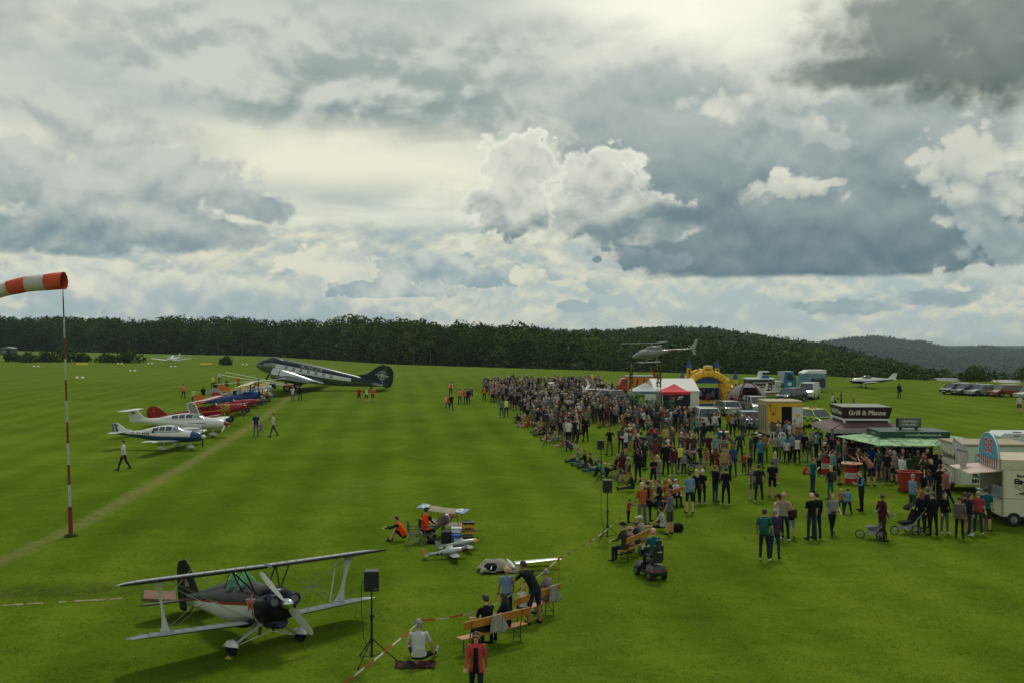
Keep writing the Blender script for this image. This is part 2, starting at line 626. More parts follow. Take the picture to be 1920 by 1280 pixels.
def grass_mat():
 m=bpy.data.materials.new('mown_grass')
 m.use_nodes=True
 g=NT(m.node_tree)
 b=m.node_tree.nodes['Principled BSDF']
 geo=g.n('ShaderNodeNewGeometry')
 pos=geo.outputs['Position']
 sp=g.n('ShaderNodeSeparateXYZ')
 g.put(sp.inputs[0],pos)
 x,y,z=sp.outputs
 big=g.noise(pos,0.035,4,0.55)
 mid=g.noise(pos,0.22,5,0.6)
 sml=g.noise(pos,1.3,5,0.65)
 fin=g.noise(g.comb(x,g.mul(y,0.7),z),9.0,5,0.7)
 tuft=g.noise(pos,32.0,3,0.7)
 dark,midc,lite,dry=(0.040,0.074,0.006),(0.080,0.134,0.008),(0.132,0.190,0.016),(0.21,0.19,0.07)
 # mowing bands run with the runway
 u=g.mad(y,0.119,x)
 wav=g.m('SINE',g.mad(u,1.9,g.mul(mid,1.3)))
 u2=g.mad(y,-0.35,x)
 wav2=g.m('SINE',g.mad(u2,0.5,g.mul(big,3.0)))
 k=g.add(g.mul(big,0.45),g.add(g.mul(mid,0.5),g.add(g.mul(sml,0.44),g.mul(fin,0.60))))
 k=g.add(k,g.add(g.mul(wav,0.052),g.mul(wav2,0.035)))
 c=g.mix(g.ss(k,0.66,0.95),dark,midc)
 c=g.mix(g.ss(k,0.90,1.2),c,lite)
 c=g.mix(g.ss(tuft,0.45,0.75,0.0,0.14),c,(0.026,0.050,0.004))
 # far part paler, near part dark: cloud shade put into the grass colour
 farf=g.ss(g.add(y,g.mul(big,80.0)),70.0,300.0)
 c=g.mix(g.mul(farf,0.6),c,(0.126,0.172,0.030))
 # worn patches
 wp=g.mul(g.ss(g.noise(pos,0.42,3,0.5),0.66,0.74),g.ss(sml,0.48,0.62))
 c=g.mix(g.mul(wp,0.40),c,(0.11,0.105,0.032))
 pale=g.mul(g.ss(g.noise(g.comb(x,y,9.0),0.16,4,0.6),0.56,0.72),g.ss(fin,0.4,0.6))
 c=g.mix(g.mul(pale,0.30),c,(0.135,0.17,0.055))
 # rough darker strip with bare earth along the old concrete
 yl=g.mad(x,0.02,31.2)
 near_=g.mul(g.ss(g.m('ABSOLUTE',g.sub(g.sub(y,yl),g.mul(mid,1.6))),0.1,1.5,1.0,0.0),g.ss(x,-13.0,-10.0,1.0,0.0))
 c=g.mix(g.mul(near_,g.ss(sml,0.35,0.6,0.2,0.8)),c,g.mix(g.ss(fin,0.5,0.62),(0.030,0.058,0.008),(0.115,0.090,0.045)))
 # the dry wheel track
 ya=g.m('MAXIMUM',g.sub(y,41.9),0.0)
 xc=g.sub(g.mad(ya,-0.089,-18.5),g.mul(g.mul(ya,g.m('MAXIMUM',g.sub(y,68.9),-30.0)),0.00047))
 dd=g.m('ABSOLUTE',g.sub(g.mad(sml,0.9,g.sub(x,xc)),0.45))
 tr=g.mul(g.ss(dd,0.12,0.75,1.0,0.0),g.ss(g.mad(sml,0.7,fin),0.55,1.0,0.05,0.72))
 tr=g.mul(tr,g.ss(y,135.0,160.0,1.0,0.0))
 c=g.mix(tr,c,dry)
 # trodden ground under the crowd
 vc=g.n('ShaderNodeVertexColor',layer_name='zone')
 sc=g.n('ShaderNodeSeparateColor')
 g.put(sc.inputs[0],vc.outputs[0])
 c=g.mix(g.ss(sc.outputs[0],0.2,0.8),c,g.mix(g.ss(mid,0.35,0.65),(0.16,0.21,0.05),(0.09,0.15,0.03)))  # fallow strip
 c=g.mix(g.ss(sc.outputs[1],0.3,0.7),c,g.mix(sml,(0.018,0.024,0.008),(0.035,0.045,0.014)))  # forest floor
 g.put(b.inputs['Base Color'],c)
 b.inputs['Roughness'].default_value=0.9
 b.inputs['Specular IOR Level'].default_value=0.0
 bp=g.n('ShaderNodeBump')
 bp.inputs['Strength'].default_value=0.55
 bp.inputs['Distance'].default_value=0.06
 g.put(bp.inputs['Height'],g.add(g.mul(fin,1.0),g.mul(tuft,0.5)))
 g.put(b.inputs['Normal'],bp.outputs[0])
 return m

def far_mat():
 m=bpy.data.materials.new('wooded_hills')
 m.use_nodes=True
 g=NT(m.node_tree)
 b=m.node_tree.nodes['Principled BSDF']
 geo=g.n('ShaderNodeNewGeometry')
 pos=geo.outputs['Position']
 a=g.noise(pos,0.004,4,0.6)
 c=g.noise(pos,0.05,5,0.7)
 col=g.mix(c,(0.012,0.022,0.008),(0.035,0.055,0.018))
 col=g.mix(g.ss(a,0.60,0.66),col,(0.06,0.085,0.03))
 g.put(b.inputs['Base Color'],col)
 b.inputs['Roughness'].default_value=1
 b.inputs['Specular IOR Level'].default_value=0.05
 return m

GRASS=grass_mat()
FARM=far_mat()

def polar_sheet(name,pxs,Ds,mats,zoff=0.0):
 nx,nd=len(pxs),len(Ds)
 PX,DD=np.meshgrid(pxs,Ds)
 Z=ground_z(PX,DD)+zoff
 X=(PX-960)/F*DD
 co=np.stack([X,DD,Z],-1).reshape(-1,3)
 idx=np.arange(nx*nd).reshape(nd,nx)
 q=np.stack([idx[:-1,:-1],idx[:-1,1:],idx[1:,1:],idx[1:,:-1]],-1).reshape(-1,4)
 me=bpy.data.meshes.new(name)
 me.from_pydata(co.tolist(),[],q.tolist())
 for m in mats:
  me.materials.append(m)
 me.shade_smooth()
 o=bpy.data.objects.new(name,me)
 COL.objects.link(o)
 return o,PX.ravel(),DD.ravel()

def tanspace(lo,hi,n):
 a=np.linspace(math.atan((lo-960)/F),math.atan((hi-960)/F),n)
 return 960+F*np.tan(a)

PXS=np.concatenate([[-9000,-4500,-2500,-1500],tanspace(-1000,2900,180),[3600,4800,7000,11000]])
DS=np.concatenate([[2,8,16,30,50,80,110],np.linspace(130,460,90),np.linspace(480,1100,40),[1200,1350,1500]])
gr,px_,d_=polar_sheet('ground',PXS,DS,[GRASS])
ca=gr.data.color_attributes.new('zone','FLOAT_COLOR','POINT')
strip=np.clip((d_-300)/10,0,1)*np.clip((620-px_)/60,0,1)
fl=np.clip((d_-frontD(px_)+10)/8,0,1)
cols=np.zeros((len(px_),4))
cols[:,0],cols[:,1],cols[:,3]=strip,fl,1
ca.data.foreach_set('color',cols.ravel())
gr['kind']='structure'
# behind and under the camera the airfield goes on
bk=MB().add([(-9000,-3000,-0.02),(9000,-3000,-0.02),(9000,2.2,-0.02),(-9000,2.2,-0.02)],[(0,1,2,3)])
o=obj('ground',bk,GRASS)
o['kind']='structure'
hl,_,_=polar_sheet('hills',np.concatenate([[-9000,-4000,-2000],tanspace(-1200,3200,220),[5000,11000]]),np.concatenate([np.linspace(1495,3100,70),[3400,4000,4600]]),[FARM])
hl['kind']='structure'
nz_=np.array([v.co for v in hl.data.vertices])

# ------------------------------------------------------------------ foliage
def leaf_mat(name,dark,lite,tint=(0.07,0.05,0.02)):
 m=bpy.data.materials.new(name)
 m.use_nodes=True
 nt=m.node_tree
 g=NT(nt)
 b=nt.nodes['Principled BSDF']
 at=g.n('ShaderNodeAttribute',attribute_name='tint')
 sp=g.n('ShaderNodeSeparateXYZ')
 g.put(sp.inputs[0],at.outputs['Vector'])
 c=g.mix(sp.outputs[0],dark,lite)
 c=g.mix(sp.outputs[1],c,tint)
 c=g.mix(sp.outputs[2],c,(0.075,0.062,0.045))
 g.put(b.inputs['Base Color'],c)
 b.inputs['Roughness'].default_value=1.0
 b.inputs['Specular IOR Level'].default_value=0.0
 return m

LEAF=leaf_mat('foliage',(0.030,0.054,0.016),(0.088,0.138,0.036))
CONI=leaf_mat('needles',(0.020,0.038,0.018),(0.050,0.078,0.034))
BUSH=leaf_mat('bush_leaves',(0.022,0.042,0.010),(0.070,0.105,0.022),(0.10,0.08,0.02))

def quads(P,N,size,rs,stretch=1.0):
 """leaf clumps: one quad at each point with normal N"""
 n=len(P)
 N=N/(np.linalg.norm(N,axis=1,keepdims=True)+1e-9)
 a=rs.normal(size=(n,3))
 T=np.cross(N,a)
 T/=np.linalg.norm(T,axis=1,keepdims=True)+1e-9
 B=np.cross(N,T)
 s=(size*rs.uniform(0.6,1.3,n))[:,None]
 k=rs.uniform(0.5,1.0,(n,1))*stretch
 V=np.stack([P-T*s-B*s*k*.3,P-B*s*k+T*s*.2,P+T*s+B*s*k*.2,P+B*s*k-T*s*.3],1)
 return V.reshape(-1,3)

def broadleaf(rs,h,n,leaf,wide=0.34,lobes=9,low=0.28):
 """returns crown quad verts, tint, trunk verts/faces"""
 C,Rr=[],[]
 for i in range(lobes):
  t=i/max(1,lobes-1)
  zz=h*(low+0.12+(0.80-low)*t)
  rad=h*wide*math.sqrt(max(0.05,1-(abs(t-0.38)/0.72)**2))*0.62
  a=rs.uniform(0,2*PI)
  C.append((math.cos(a)*rad,math.sin(a)*rad,zz))
  Rr.append(h*wide*rs.uniform(0.42,0.66)*(1-0.35*max(0,t-0.5)))
 C.append((0,0,h*0.62))
 Rr.append(h*wide*0.75)
 C,Rr=np.array(C),np.array(Rr)
 k=rs.choice(len(C),n,p=Rr**2/(Rr**2).sum())
 d=rs.normal(size=(n,3))
 d/=np.linalg.norm(d,axis=1,keepdims=True)
 d[:,2]=np.where(d[:,2]<-0.45,-d[:,2],d[:,2])
 r=Rr[k]*rs.uniform(0.82,1.04,n)
 P=C[k]+d*r[:,None]*np.array([1,1,0.82])
 N=d+rs.normal(size=(n,3))*0.38
 V=quads(P,N,leaf,rs)
 lobe_t=rs.uniform(-0.2,0.2,len(C))[k]
 tint=np.clip(0.42+lobe_t+rs.uniform(-0.28,0.28,n),0,1)
 return V,tint

def conifer(rs,h,n,leaf,wide=0.17):
 t=rs.uniform(0.0,1,n)**0.8
 z=h*(0.15+0.85*t)
 tiers=0.75+0.25*np.abs(np.sin(t*26+rs.uniform(0,3)))
 rad=h*wide*(1-t)**0.85*tiers*rs.uniform(0.55,1.05,n)
 a=rs.uniform(0,2*PI,n)
 P=np.stack([np.cos(a)*rad,np.sin(a)*rad,z-rad*0.25],1)
 N=np.stack([np.cos(a),np.sin(a),np.full(n,0.9)],1)+rs.normal(size=(n,3))*0.35
 V=quads(P,N,leaf,rs,0.8)
 return V,np.clip(0.4+rs.uniform(-0.3,0.3,n),0,1)

def trunk_geo(rs,h,r0,limbs=4,top=0.6):
 mb=MB()
 mb.tube((0,0,-1.5),(0,0,h*top*0.5),r0,r0*0.75,6)
 mb.tube((0,0,h*top*0.5),(rs.uniform(-.3,.3),rs.uniform(-.3,.3),h*top),r0*0.75,r0*0.4,6)
 for i in range(limbs):
  a=rs.uniform(0,2*PI)
  z=h*rs.uniform(0.28,0.5)
  L=h*rs.uniform(0.14,0.26)
  mb.tube((0,0,z),(math.cos(a)*L,math.sin(a)*L,z+L*0.9),r0*0.4,r0*0.15,5)
 return mb

BARK=mat('bark',(74,66,54),0.9,0,0.3,3,0.6)
PALEBARK=mat('pale_bark',(112,106,88),0.9,0,0.3,3,0.4)

def mesh_np(name,V,nq,tint,mats,tri=None):
 """V: quads stacked; tint (nq,3)"""
 me=bpy.data.meshes.new(name)
 me.vertices.add(len(V))
 me.vertices.foreach_set('co',V.astype(np.float32).ravel())
 me.loops.add(nq*4)
 me.loops.foreach_set('vertex_index',np.arange(nq*4,dtype=np.int32))
 me.polygons.add(nq)
 me.polygons.foreach_set('loop_start',np.arange(0,nq*4,4,dtype=np.int32))
 me.polygons.foreach_set('loop_total',np.full(nq,4,dtype=np.int32))
 at=me.attributes.new('tint','FLOAT_VECTOR','POINT')
 at.data.foreach_set('vector',np.repeat(tint,4,axis=0).astype(np.float32).ravel())
 for m in mats:
  me.materials.append(m)
 me.update(calc_edges=True)
 return me

rs0=np.random.RandomState(11)
TPL={'near':[broadleaf(rs0,1.0,760,0.020,rs0.uniform(.24,.32),10,0.22)for _ in range(6)],
'mid':[broadleaf(rs0,1.0,420,0.028,rs0.uniform(.28,.36),8,0.06)for _ in range(6)],
'far':[broadleaf(rs0,1.0,190,0.044,rs0.uniform(.34,.42),6,0.35)for _ in range(6)],
'edge':[broadleaf(rs0,1.0,820,0.021,rs0.uniform(.28,.36),12,0.0)for _ in range(5)],
'con':[conifer(rs0,1.0,320,0.030)for _ in range(4)],
'conf':[conifer(rs0,1.0,170,0.040)for _ in range(4)],
'tiny':[broadleaf(rs0,1.0,26,0.16,0.42,4,0.3)for _ in range(5)]}

def forest(name,items,mats,label,cat):
 """items: (kind, x, y, z, h, tint_shift, brown)"""
 Vs,Ts=[],[]
 for(kind,x,y,z,h,ts,br)in items:
  V,t=TPL[kind][rs0.randint(len(TPL[kind]))]
  a=rs0.uniform(0,2*PI)
  ca_,sa=math.cos(a),math.sin(a)
  W=V*h
  W=np.stack([W[:,0]*ca_-W[:,1]*sa+x,W[:,0]*sa+W[:,1]*ca_+y,W[:,2]+z],1)
  Vs.append(W)
  tt=np.zeros((len(t),3))
  tt[:,0]=np.clip(t+ts,0,1)
  tt[:,1]=br
  Ts.append(tt)
 V=np.concatenate(Vs)
 T=np.concatenate(Ts)
 me=mesh_np(name,V,len(T),T,mats)
 o=bpy.data.objects.new(name,me)
 COL.objects.link(o)
 return tag(o,label,cat,kind='stuff')

def build_forest():
 rs=np.random.RandomState(3)
 near,hill,con=[],[],[]
 trunks=MB()
 a_lo,a_hi=-420,1830
 row=0
 off=0.0
 while off<900:
  # walk along azimuth at this offset behind the front row
  px=a_lo+rs.uniform(0,10)
  while px<a_hi:
   Df=float(frontD(px))
   Dr=float(ridge(px)[0])
   D=Df+off+rs.uniform(-2.5,2.5)
   sp=(4.6 if off<30 else 6.5 if off<120 else 8.5)
   px+=sp*F/D*rs.uniform(0.7,1.3)
   if D>Dr+25:
    continue
   if px<700 and 45<off<(Dr-Df-45):
    continue
   z=float(ground_z(px,D))
   x=(px-960)/F*D
   left=px<1080
   ts=rs.uniform(-0.30,0.30)
   br=1.0*rs.uniform(0.2,0.6)if rs.uniform()<0.07 else 0.0
   if left:
    h=rs.uniform(13.5,17)*(1.03+.03*math.sin(px*.021)+.025*math.sin(px*.057+2))
    ts+=.12*math.sin(px*.035+D*.05)
    if off>60 and rs.uniform()<0.30 or(off>30 and rs.uniform()<0.06):
     con.append(('con' if D<420 else 'conf',x,D,z,rs.uniform(14,18),ts,0))
    else:
     near.append((('edge' if px<720 else 'near')if off<12 else 'mid',x,D,z,h,ts,br))
     if off<26 and 380<px:
      pale=rs.uniform()<0.35
      trunks.tube((x,D,z),(x+rs.uniform(-.4,.4),D,z+h*0.62),rs.uniform(.16,.28),0.1,5,1 if pale else 0)
   else:
    h=rs.uniform(13,17)
    ts+=.14*math.sin(px*.03+D*.02)+.1*math.sin(px*.011-D*.013)
    if D>Dr-80 and rs.uniform()<0.22:
     con.append(('conf',x,D,z,rs.uniform(15,18.5),ts,0))
    else:
     hill.append(('near' if off<20 else 'mid' if D<420 else 'far',x,D,z,h,ts,br))
  off+=5.0 if off<30 else 8.0 if off<150 else 14.0
 forest('woodland',near,[LEAF],'dark broadleaf wood standing behind the mown airfield on the left','woodland')
 forest('woodland',hill,[LEAF],'wooded hillside rising behind the helicopter and the bouncy castle','woodland')
 forest('woodland',con,[CONI],'spruces poking above the broadleaf wood along the skyline','woodland')
 o=obj('tree_trunks',trunks,[BARK,PALEBARK])
 tag(o,'thin grey trunks along the shaded edge of the dark wood','tree trunks',kind='stuff')
 # far hills: tiny crowns
 tiny=[]
 for D in np.concatenate([np.arange(1750,3060,27)]):
  px=1380.0
  while px<2150:
   px+=rs.uniform(12,22)*F/D
   x=(px-960)/F*D
   nv=math.sin(x*0.006+1.3)+math.sin(D*0.011+x*0.004)
   if nv>1.25:
    continue
   tiny.append(('tiny',x,D+rs.uniform(-12,12),float(ground_z(px,D))-3,rs.uniform(13,19),rs.uniform(-.2,.2),0))
 forest('woodland',tiny,[LEAF],'far blue-green wooded hills on the right beyond the valley','woodland')
 return len(near),len(hill),len(con),len(tiny)

print('forest',build_forest())

def bush(name,label,px,D,h,w,seed,n=260,leaf=0.12,matl=None,cat='bush',z=None,group=None,trunk=True,lobes=7,low=0.0):
 rs=np.random.RandomState(seed)
 zz=float(ground_z(px,D))if z is None else z
 x=(px-960)/F*D
 t=thing(name,label,cat,(x,D,zz),rs.uniform(0,6),group)
 n=int(n*1.7)
 nl=11
 C=np.stack([rs.uniform(-.5,.5,nl)*w*.72,rs.uniform(-.5,.5,nl)*w*.5,rs.uniform(.22,.66,nl)*h],1)
 C[:,2]*=1-.5*(np.abs(C[:,0])/(w*.36))**2
 C[0]=(0,0,h*.55)
 Rl=np.minimum(h*rs.uniform(.26,.44,nl),w*.3)
 k_=rs.choice(nl,n,p=Rl**2/(Rl**2).sum())
 d=rs.normal(size=(n,3))
 d/=np.linalg.norm(d,axis=1,keepdims=True)
 P=C[k_]+d*(Rl[k_]*rs.uniform(.8,1.05,n))[:,None]
 P[:,2]=np.maximum(P[:,2],.02*h)
 V=quads(P,d+rs.normal(size=(n,3))*.35,leaf,rs)
 ti=np.clip(.42+rs.uniform(-.2,.2,nl)[k_]+rs.uniform(-.28,.28,n),0,1)
 T=np.zeros((len(ti),3))
 T[:,0]=ti
 T[:,1]=np.where(rs.uniform(size=len(ti))<0.12,0.5,0)
 me=mesh_np('foliage',V,len(ti),T,[matl or BUSH])
 obj('crown',me,matl or BUSH,t)
 mb=MB()
 mb.tube((0,0,-0.5),(0,0,h*0.5),h*0.03,h*0.015,6)
 for i in range(4):
  a=rs.uniform(0,6.28)
  mb.tube((0,0,h*.2),(math.cos(a)*w*.3,math.sin(a)*w*.3,h*.65),h*0.018,h*0.008,5)
 obj('trunk',mb,BARK,t)
 return t

# hedge bushes across the far left of the field
k=0
for(px,py,w,h,lab)in((22,678,7,3.0,'low green bush beside the small cabin at the far left'),(55,679,8,3.4,'green bush just right of the bush by the cabin'),
(80,678,5,3.2,'small round bush between two wider bushes on the left'),(102,678,9,4.4,'tallest dark bush of the hedge left of the windsock pole'),
(132,678,8,4.6,'dark bush right behind the windsock pole'),(158,678,6,3.0,'pale bush right of the windsock pole'),
(199,679,6,3.2,'single round bush between the pole and the wide thicket'),(228,680,8,3.6,'left half of the wide thicket left of the landing plane'),
(248,680,8,3.6,'right half of the wide thicket left of the landing plane'),(424,684,4,2.4,'lone small bush left of the airliner nose')):
 D=HC*F/(py-620)
 bush('bush',lab,px,D,h,w,40+k,300,0.30,group='bushes at the end of the field',z=-0.2)
 k+=1
# scrub at the foot of the middle wood
for i,(px,w)in enumerate(((1015,14),(1050,13),(1085,14),(1120,12),(1155,13),(1190,12))):
 D=float(frontD(px))-4
 bush('bush',['rounded scrub at the foot of the wood, leftmost of the row behind the crowd','second scrub from the left at the foot of the wood behind the crowd',
'third scrub from the left at the foot of the wood behind the crowd','fourth scrub from the left behind the crowd, near the glider',
'fifth scrub from the left behind the crowd, left of the helicopter nose','scrub at the foot of the wood below the helicopter nose'][i],
px,D,8.0,w,60+i,420,0.34,group='scrub at the foot of the wood')
bush('tree','round yellow-green tree behind the row of parked cars',1829,172,6.4,5.6,81,900,0.22,BUSH,'tree',z=-2.8,low=0.05)
bush('tree','small dark round tree right of the yellow-green tree',1883,185,4.8,4.4,82,500,0.24,LEAF,'tree',z=-3.4,low=0.05)
bush('tree','dark broad tree cut off by the right edge of the photo',1926,175,8.0,6.0,83,900,0.26,LEAF,'tree',z=-4.0,low=0.05)

# power pole and sheds past the crest
t=thing('utility_pole','thin utility pole with a crossarm before the far wood on the right','utility pole',((1783-960)/F*190,190,-4.5))
obj('pole',MB().tube((0,0,0),(0,0,6.2),.12,.09,8),mat('grey_wood',(120,116,104),.8),t)
obj('crossarm',MB().cbox((0,0,4.4),(1.8,.12,.12)),mat('grey_wood',(120,116,104),.8),t)
for(a,b,y,lab,c)in((1862,1960,716.0,'long low shed with a pale roof at the far right edge',(150,146,140)),(1766,1803,712.5,'low dark roof just visible beyond the field left of the round tree',(96,100,96))):
 D=172
 x0,x1=(a-960)/F*D,(b-960)/F*D
 zt=HC-(y-1.6-620)/F*D
 t=thing('shed',lab,'shed',((x0+x1)/2,D,zt-3))
 w=(x1-x0)/2
 obj('wall',MB().box(-w,w,0,5,0,2.6),mat('shed_wall',(120,112,98),.8),t)
 obj('roof',MB().prism([(-.3,2.6),(2.5,3.15),(5.3,2.6)],-w-.3,w+.3,'x'),mat('shed_roof_%d'%a,c,.6),t)
# small cabin far left
t=thing('cabin','small grey cabin with a pale roof at the far left edge','cabin',((12-960)/F*340,340,-.3),0)
obj('wall',MB().box(-2.2,2.2,0,3,0,2.6),mat('cabin_wall',(74,84,80),.7),t)
obj('roof',MB().prism([(-2.5,2.6),(0,3.2),(2.5,2.6)],-.3,3.3,'y'),mat('cabin_roof',(130,136,132),.6),t)
obj('door',MB().box(.2,1.2,-.05,0,0,2),DARKIN,t)
obj('window',MB().box(-1.6,-.4,-.05,0,1.1,1.9),PALEGLASS,t)

# runway markers: white ridge-shaped markers in pairs, yellow ones in rows
MARKW=mat('marker_white',(214,206,196),.6)
MARKR=mat('marker_red',(190,90,60),.6)
MARKY=mat('marker_yellow',(206,180,40),.6)

def marker(px,py,s,w,lab,grp,red=False):
 g_=G(px,py)
 o=obj('runway_marker',MB().prism([(-s/2,0),(0,s*.45),(s/2,0)],-w/2,w/2,'x',0),[MARKW if not red else MARKR])
 o.location=g_
 return tag(o,lab,'runway marker',grp)

names={68:'farthest left',150:'nearest left, right of the windsock pole',225:'left of the wide thicket',249:'right of the pole, mid field',282:'left of the landing plane',
325:'below the landing plane',423:'by the lone small bush',459:'left of the airliner nose'}
for(px,py)in((68,687),(150,708),(225,681.5),(249,695),(282,681.5),(325,687),(423,683),(459,683.5)):
 s=0.62
 D=HC*F/(py-620)
 for sgn in(-1,1):
  marker(px+sgn*(0.48*F/D),py,s,0.42,'%s white runway marker of the pair %s'%('left' if sgn<0 else 'right',names[px]),'paired white markers along the grass runway')
for cx,lab in((153,'right of the windsock pole'),(386,'right of the landing plane')):
 for i in range(6):
  g_=G(cx-8+i*3.6,682.5+(i%2)*.5)
  o=obj('runway_marker',MB().prism([(-.3,0),(0,.35),(.3,0)],-.22,.22,'x'),MARKY)
  o.location=g_
  tag(o,'low yellow marker, %s from the left in the row %s'%(('first','second','third','fourth','fifth','sixth')[i],lab),'runway marker','yellow markers %s'%lab)

# overgrown concrete strip and slab near the biplane
CONC=mat('old_concrete',(132,124,88),.9,0,.3,2,.5)
mb=MB()
pts=[]
for i in range(40):
 px=-60+i*7.4
 y0=1138.5-(px+60)*0.060
 a,b=G(px,y0-1.2+rnd.uniform(-.6,.6)),G(px,y0+1.4+rnd.uniform(-.7,.9))
 pts.append((a,b))
for(a,b),(c,d)in zip(pts[:-1],pts[1:]):
 if rnd.random()<0.30:
  continue
 for p in(a,b,c,d):
  p.z=0.012
 mb.add([a,b,d,c],[(0,1,2,3)])
o=obj('path',mb,CONC)
o['kind']='structure'
c=[G(268,1126),G(330,1129),G(329,1113),G(270,1110)]
mb=MB()
mb.add([Vector((p.x,p.y,.005))for p in c]+[Vector((p.x,p.y,.09))for p in c],[(0,1,2,3),(4,5,6,7),(0,1,5,4),(1,2,6,5),(2,3,7,6),(3,0,4,7)])
tag(obj('wooden_hatch',mb,mat('weathered_board',(112,78,60),.8,0,.25,4,.3),bevel=.01),'flat brown wooden hatch lying in the grass behind the biplane tail','hatch')

# ------------------------------------------------------------------ grass blades close to the camera
def grass_tufts():
 rs=np.random.RandomState(21)
 n=52000
 D=19+34*rs.uniform(0,1,n)**1.25
 px=rs.uniform(-60,1980,n)
 x=(px-960)/F*D
 c=np.sin(x*1.7+3*np.sin(D*.9))+np.sin(D*2.3+x)+rs.normal(size=n)*0.9
 keep=c>-0.4
 x,D=x[keep],D[keep]
 n=len(x)
 B=3
 x=np.repeat(x,B)+rs.normal(size=n*B)*0.035
 y=np.repeat(D,B)+rs.normal(size=n*B)*0.035
 n*=B
 a=rs.uniform(0,2*np.pi,n)
 h=rs.uniform(0.015,0.042,n)
 w=rs.uniform(0.004,0.009,n)
 lx,ly=rs.normal(size=n)*0.02,rs.normal(size=n)*0.02
 ca_,sa=np.cos(a)*w,np.sin(a)*w
 V=np.stack([np.stack([x-ca_,y-sa,np.full(n,-.004)],1),np.stack([x+ca_,y+sa,np.full(n,-.004)],1),
np.stack([x+ca_*.5+lx,y+sa*.5+ly,h],1),np.stack([x-ca_*.5+lx,y-sa*.5+ly,h*.96],1)],1).reshape(-1,3)
 T=np.zeros((n,3))
 T[:,0]=rs.uniform(0,1,n)
 T[:,1]=np.where(rs.uniform(size=n)<0.12,0.7,0)
 me=mesh_np('grass',V,n,T,[leaf_mat('grass_blades',(0.115,0.180,0.014),(0.170,0.240,0.024),(0.26,0.25,0.09))])
 o=bpy.data.objects.new('grass',me)
 COL.objects.link(o)
 tag(o,'short mown grass blades in the near part of the airfield','grass',kind='stuff')

grass_tufts()

# ------------------------------------------------------------------ air: far things fade to blue-grey
def haze():
 mb=MB().box(-3600,3600,-60,4700,-95,62)
 m=bpy.data.materials.new('haze')
 m.use_nodes=True
 nt=m.node_tree
 nt.nodes.clear()
 out=nt.nodes.new('ShaderNodeOutputMaterial')
 v=nt.nodes.new('ShaderNodeVolumePrincipled')
 v.inputs['Color'].default_value=(0.72,0.86,1.0,1)
 v.inputs['Density'].default_value=0.00009
 v.inputs['Anisotropy'].default_value=0.2
 nt.links.new(v.outputs[0],out.inputs['Volume'])
 o=obj('haze',mb,m)
 tag(o,'thin summer haze over the airfield and the far hills','haze',kind='stuff')

haze()

# ------------------------------------------------------------------ people
# slots of a body mesh
S_SKIN,S_HAIR,S_TOP,S_SLEEVE,S_FORE,S_HIP,S_CALF,S_SHOE,S_EYE=range(9)

def rotx(v,a):
 c,s_=math.cos(a),math.sin(a)
 return Vector((v[0],v[1]*c-v[2]*s_,v[1]*s_+v[2]*c))

def skeleton(p):
 """p: dict of pose angles in degrees; returns joints. figure faces +Y, feet near origin, 1.75 m"""
 J={}
 hip=Vector(p.get('hip',(0,0,0.93)))
 lean=R(p.get('lean',0))
 J['hip']=hip
 up=rotx((0,0,1),-lean)
 J['waist']=hip+up*0.14
 up2=rotx((0,0,1),-lean-R(p.get('curl',0)))
 J['chest']=J['waist']+up2*0.24
 J['neck']=J['chest']+up2*0.17
 up3=rotx((0,0,1),-lean*0.4-R(p.get('nod',0)))
 J['head']=J['neck']+up3*0.17+Vector((0,0.02,0))
 fwd2=Vector((0,up2.z,-up2.y))
 for s,k in((-1,'L'),(1,'R')):
  sh=J['chest']+up2*0.115+Vector((s*0.185,0,0))
  J['sh'+k]=sh
  a=p.get('arm'+k,(8,6,10,0))  # forward swing, out, elbow bend, inward turn
  sw,out,bend,tw=[R(v)for v in a]
  d=rotx((0,0,-1),sw)if False else Vector((math.sin(out)*s,math.sin(sw)*math.cos(out),-math.cos(sw)*math.cos(out)))
  el=sh+d*0.285
  sw2=sw+bend
  d2=Vector((math.sin(out)*s*0.6-s*math.sin(tw)*math.sin(min(bend,PI/2)),math.sin(sw2)*math.cos(tw),-math.cos(sw2)))
  d2.normalize()
  wr=el+d2*0.25
  J['el'+k],J['wr'+k],J['hd'+k]=el,wr,wr+d2*0.085
  J['hdir'+k]=d2
  l=p.get('leg'+k,(0,4,0))  # forward swing, out, knee bend
  sw,out,bend=[R(v)for v in l]
  h0=hip+Vector((s*0.095,0,-0.03))
  d=Vector((math.sin(out)*s,math.sin(sw)*math.cos(out),-math.cos(sw)*math.cos(out)))
  kn=h0+d*0.42
  sw2=sw-bend
  kin=R(p.get('kin'+k,0))
  d2=Vector((math.sin(out)*s*0.5-s*math.sin(kin),math.sin(sw2)*math.cos(kin),-math.cos(sw2)*math.cos(kin)))
  d2.normalize()
  an=kn+d2*0.41
  J['h'+k],J['kn'+k],J['an'+k]=h0,kn,an
  ft=Vector((s*0.25,1,-0.25))if abs(d2.z)>0.5 else Vector((s*0.3,0.3,0.9))
  ft.normalize()
  J['ft'+k]=ft
 return J

def ring(c,rx,ry,ax,ay,n=12):
 return[c+ax*(rx*math.cos(2*PI*i/n))+ay*(ry*math.sin(2*PI*i/n))for i in range(n)]

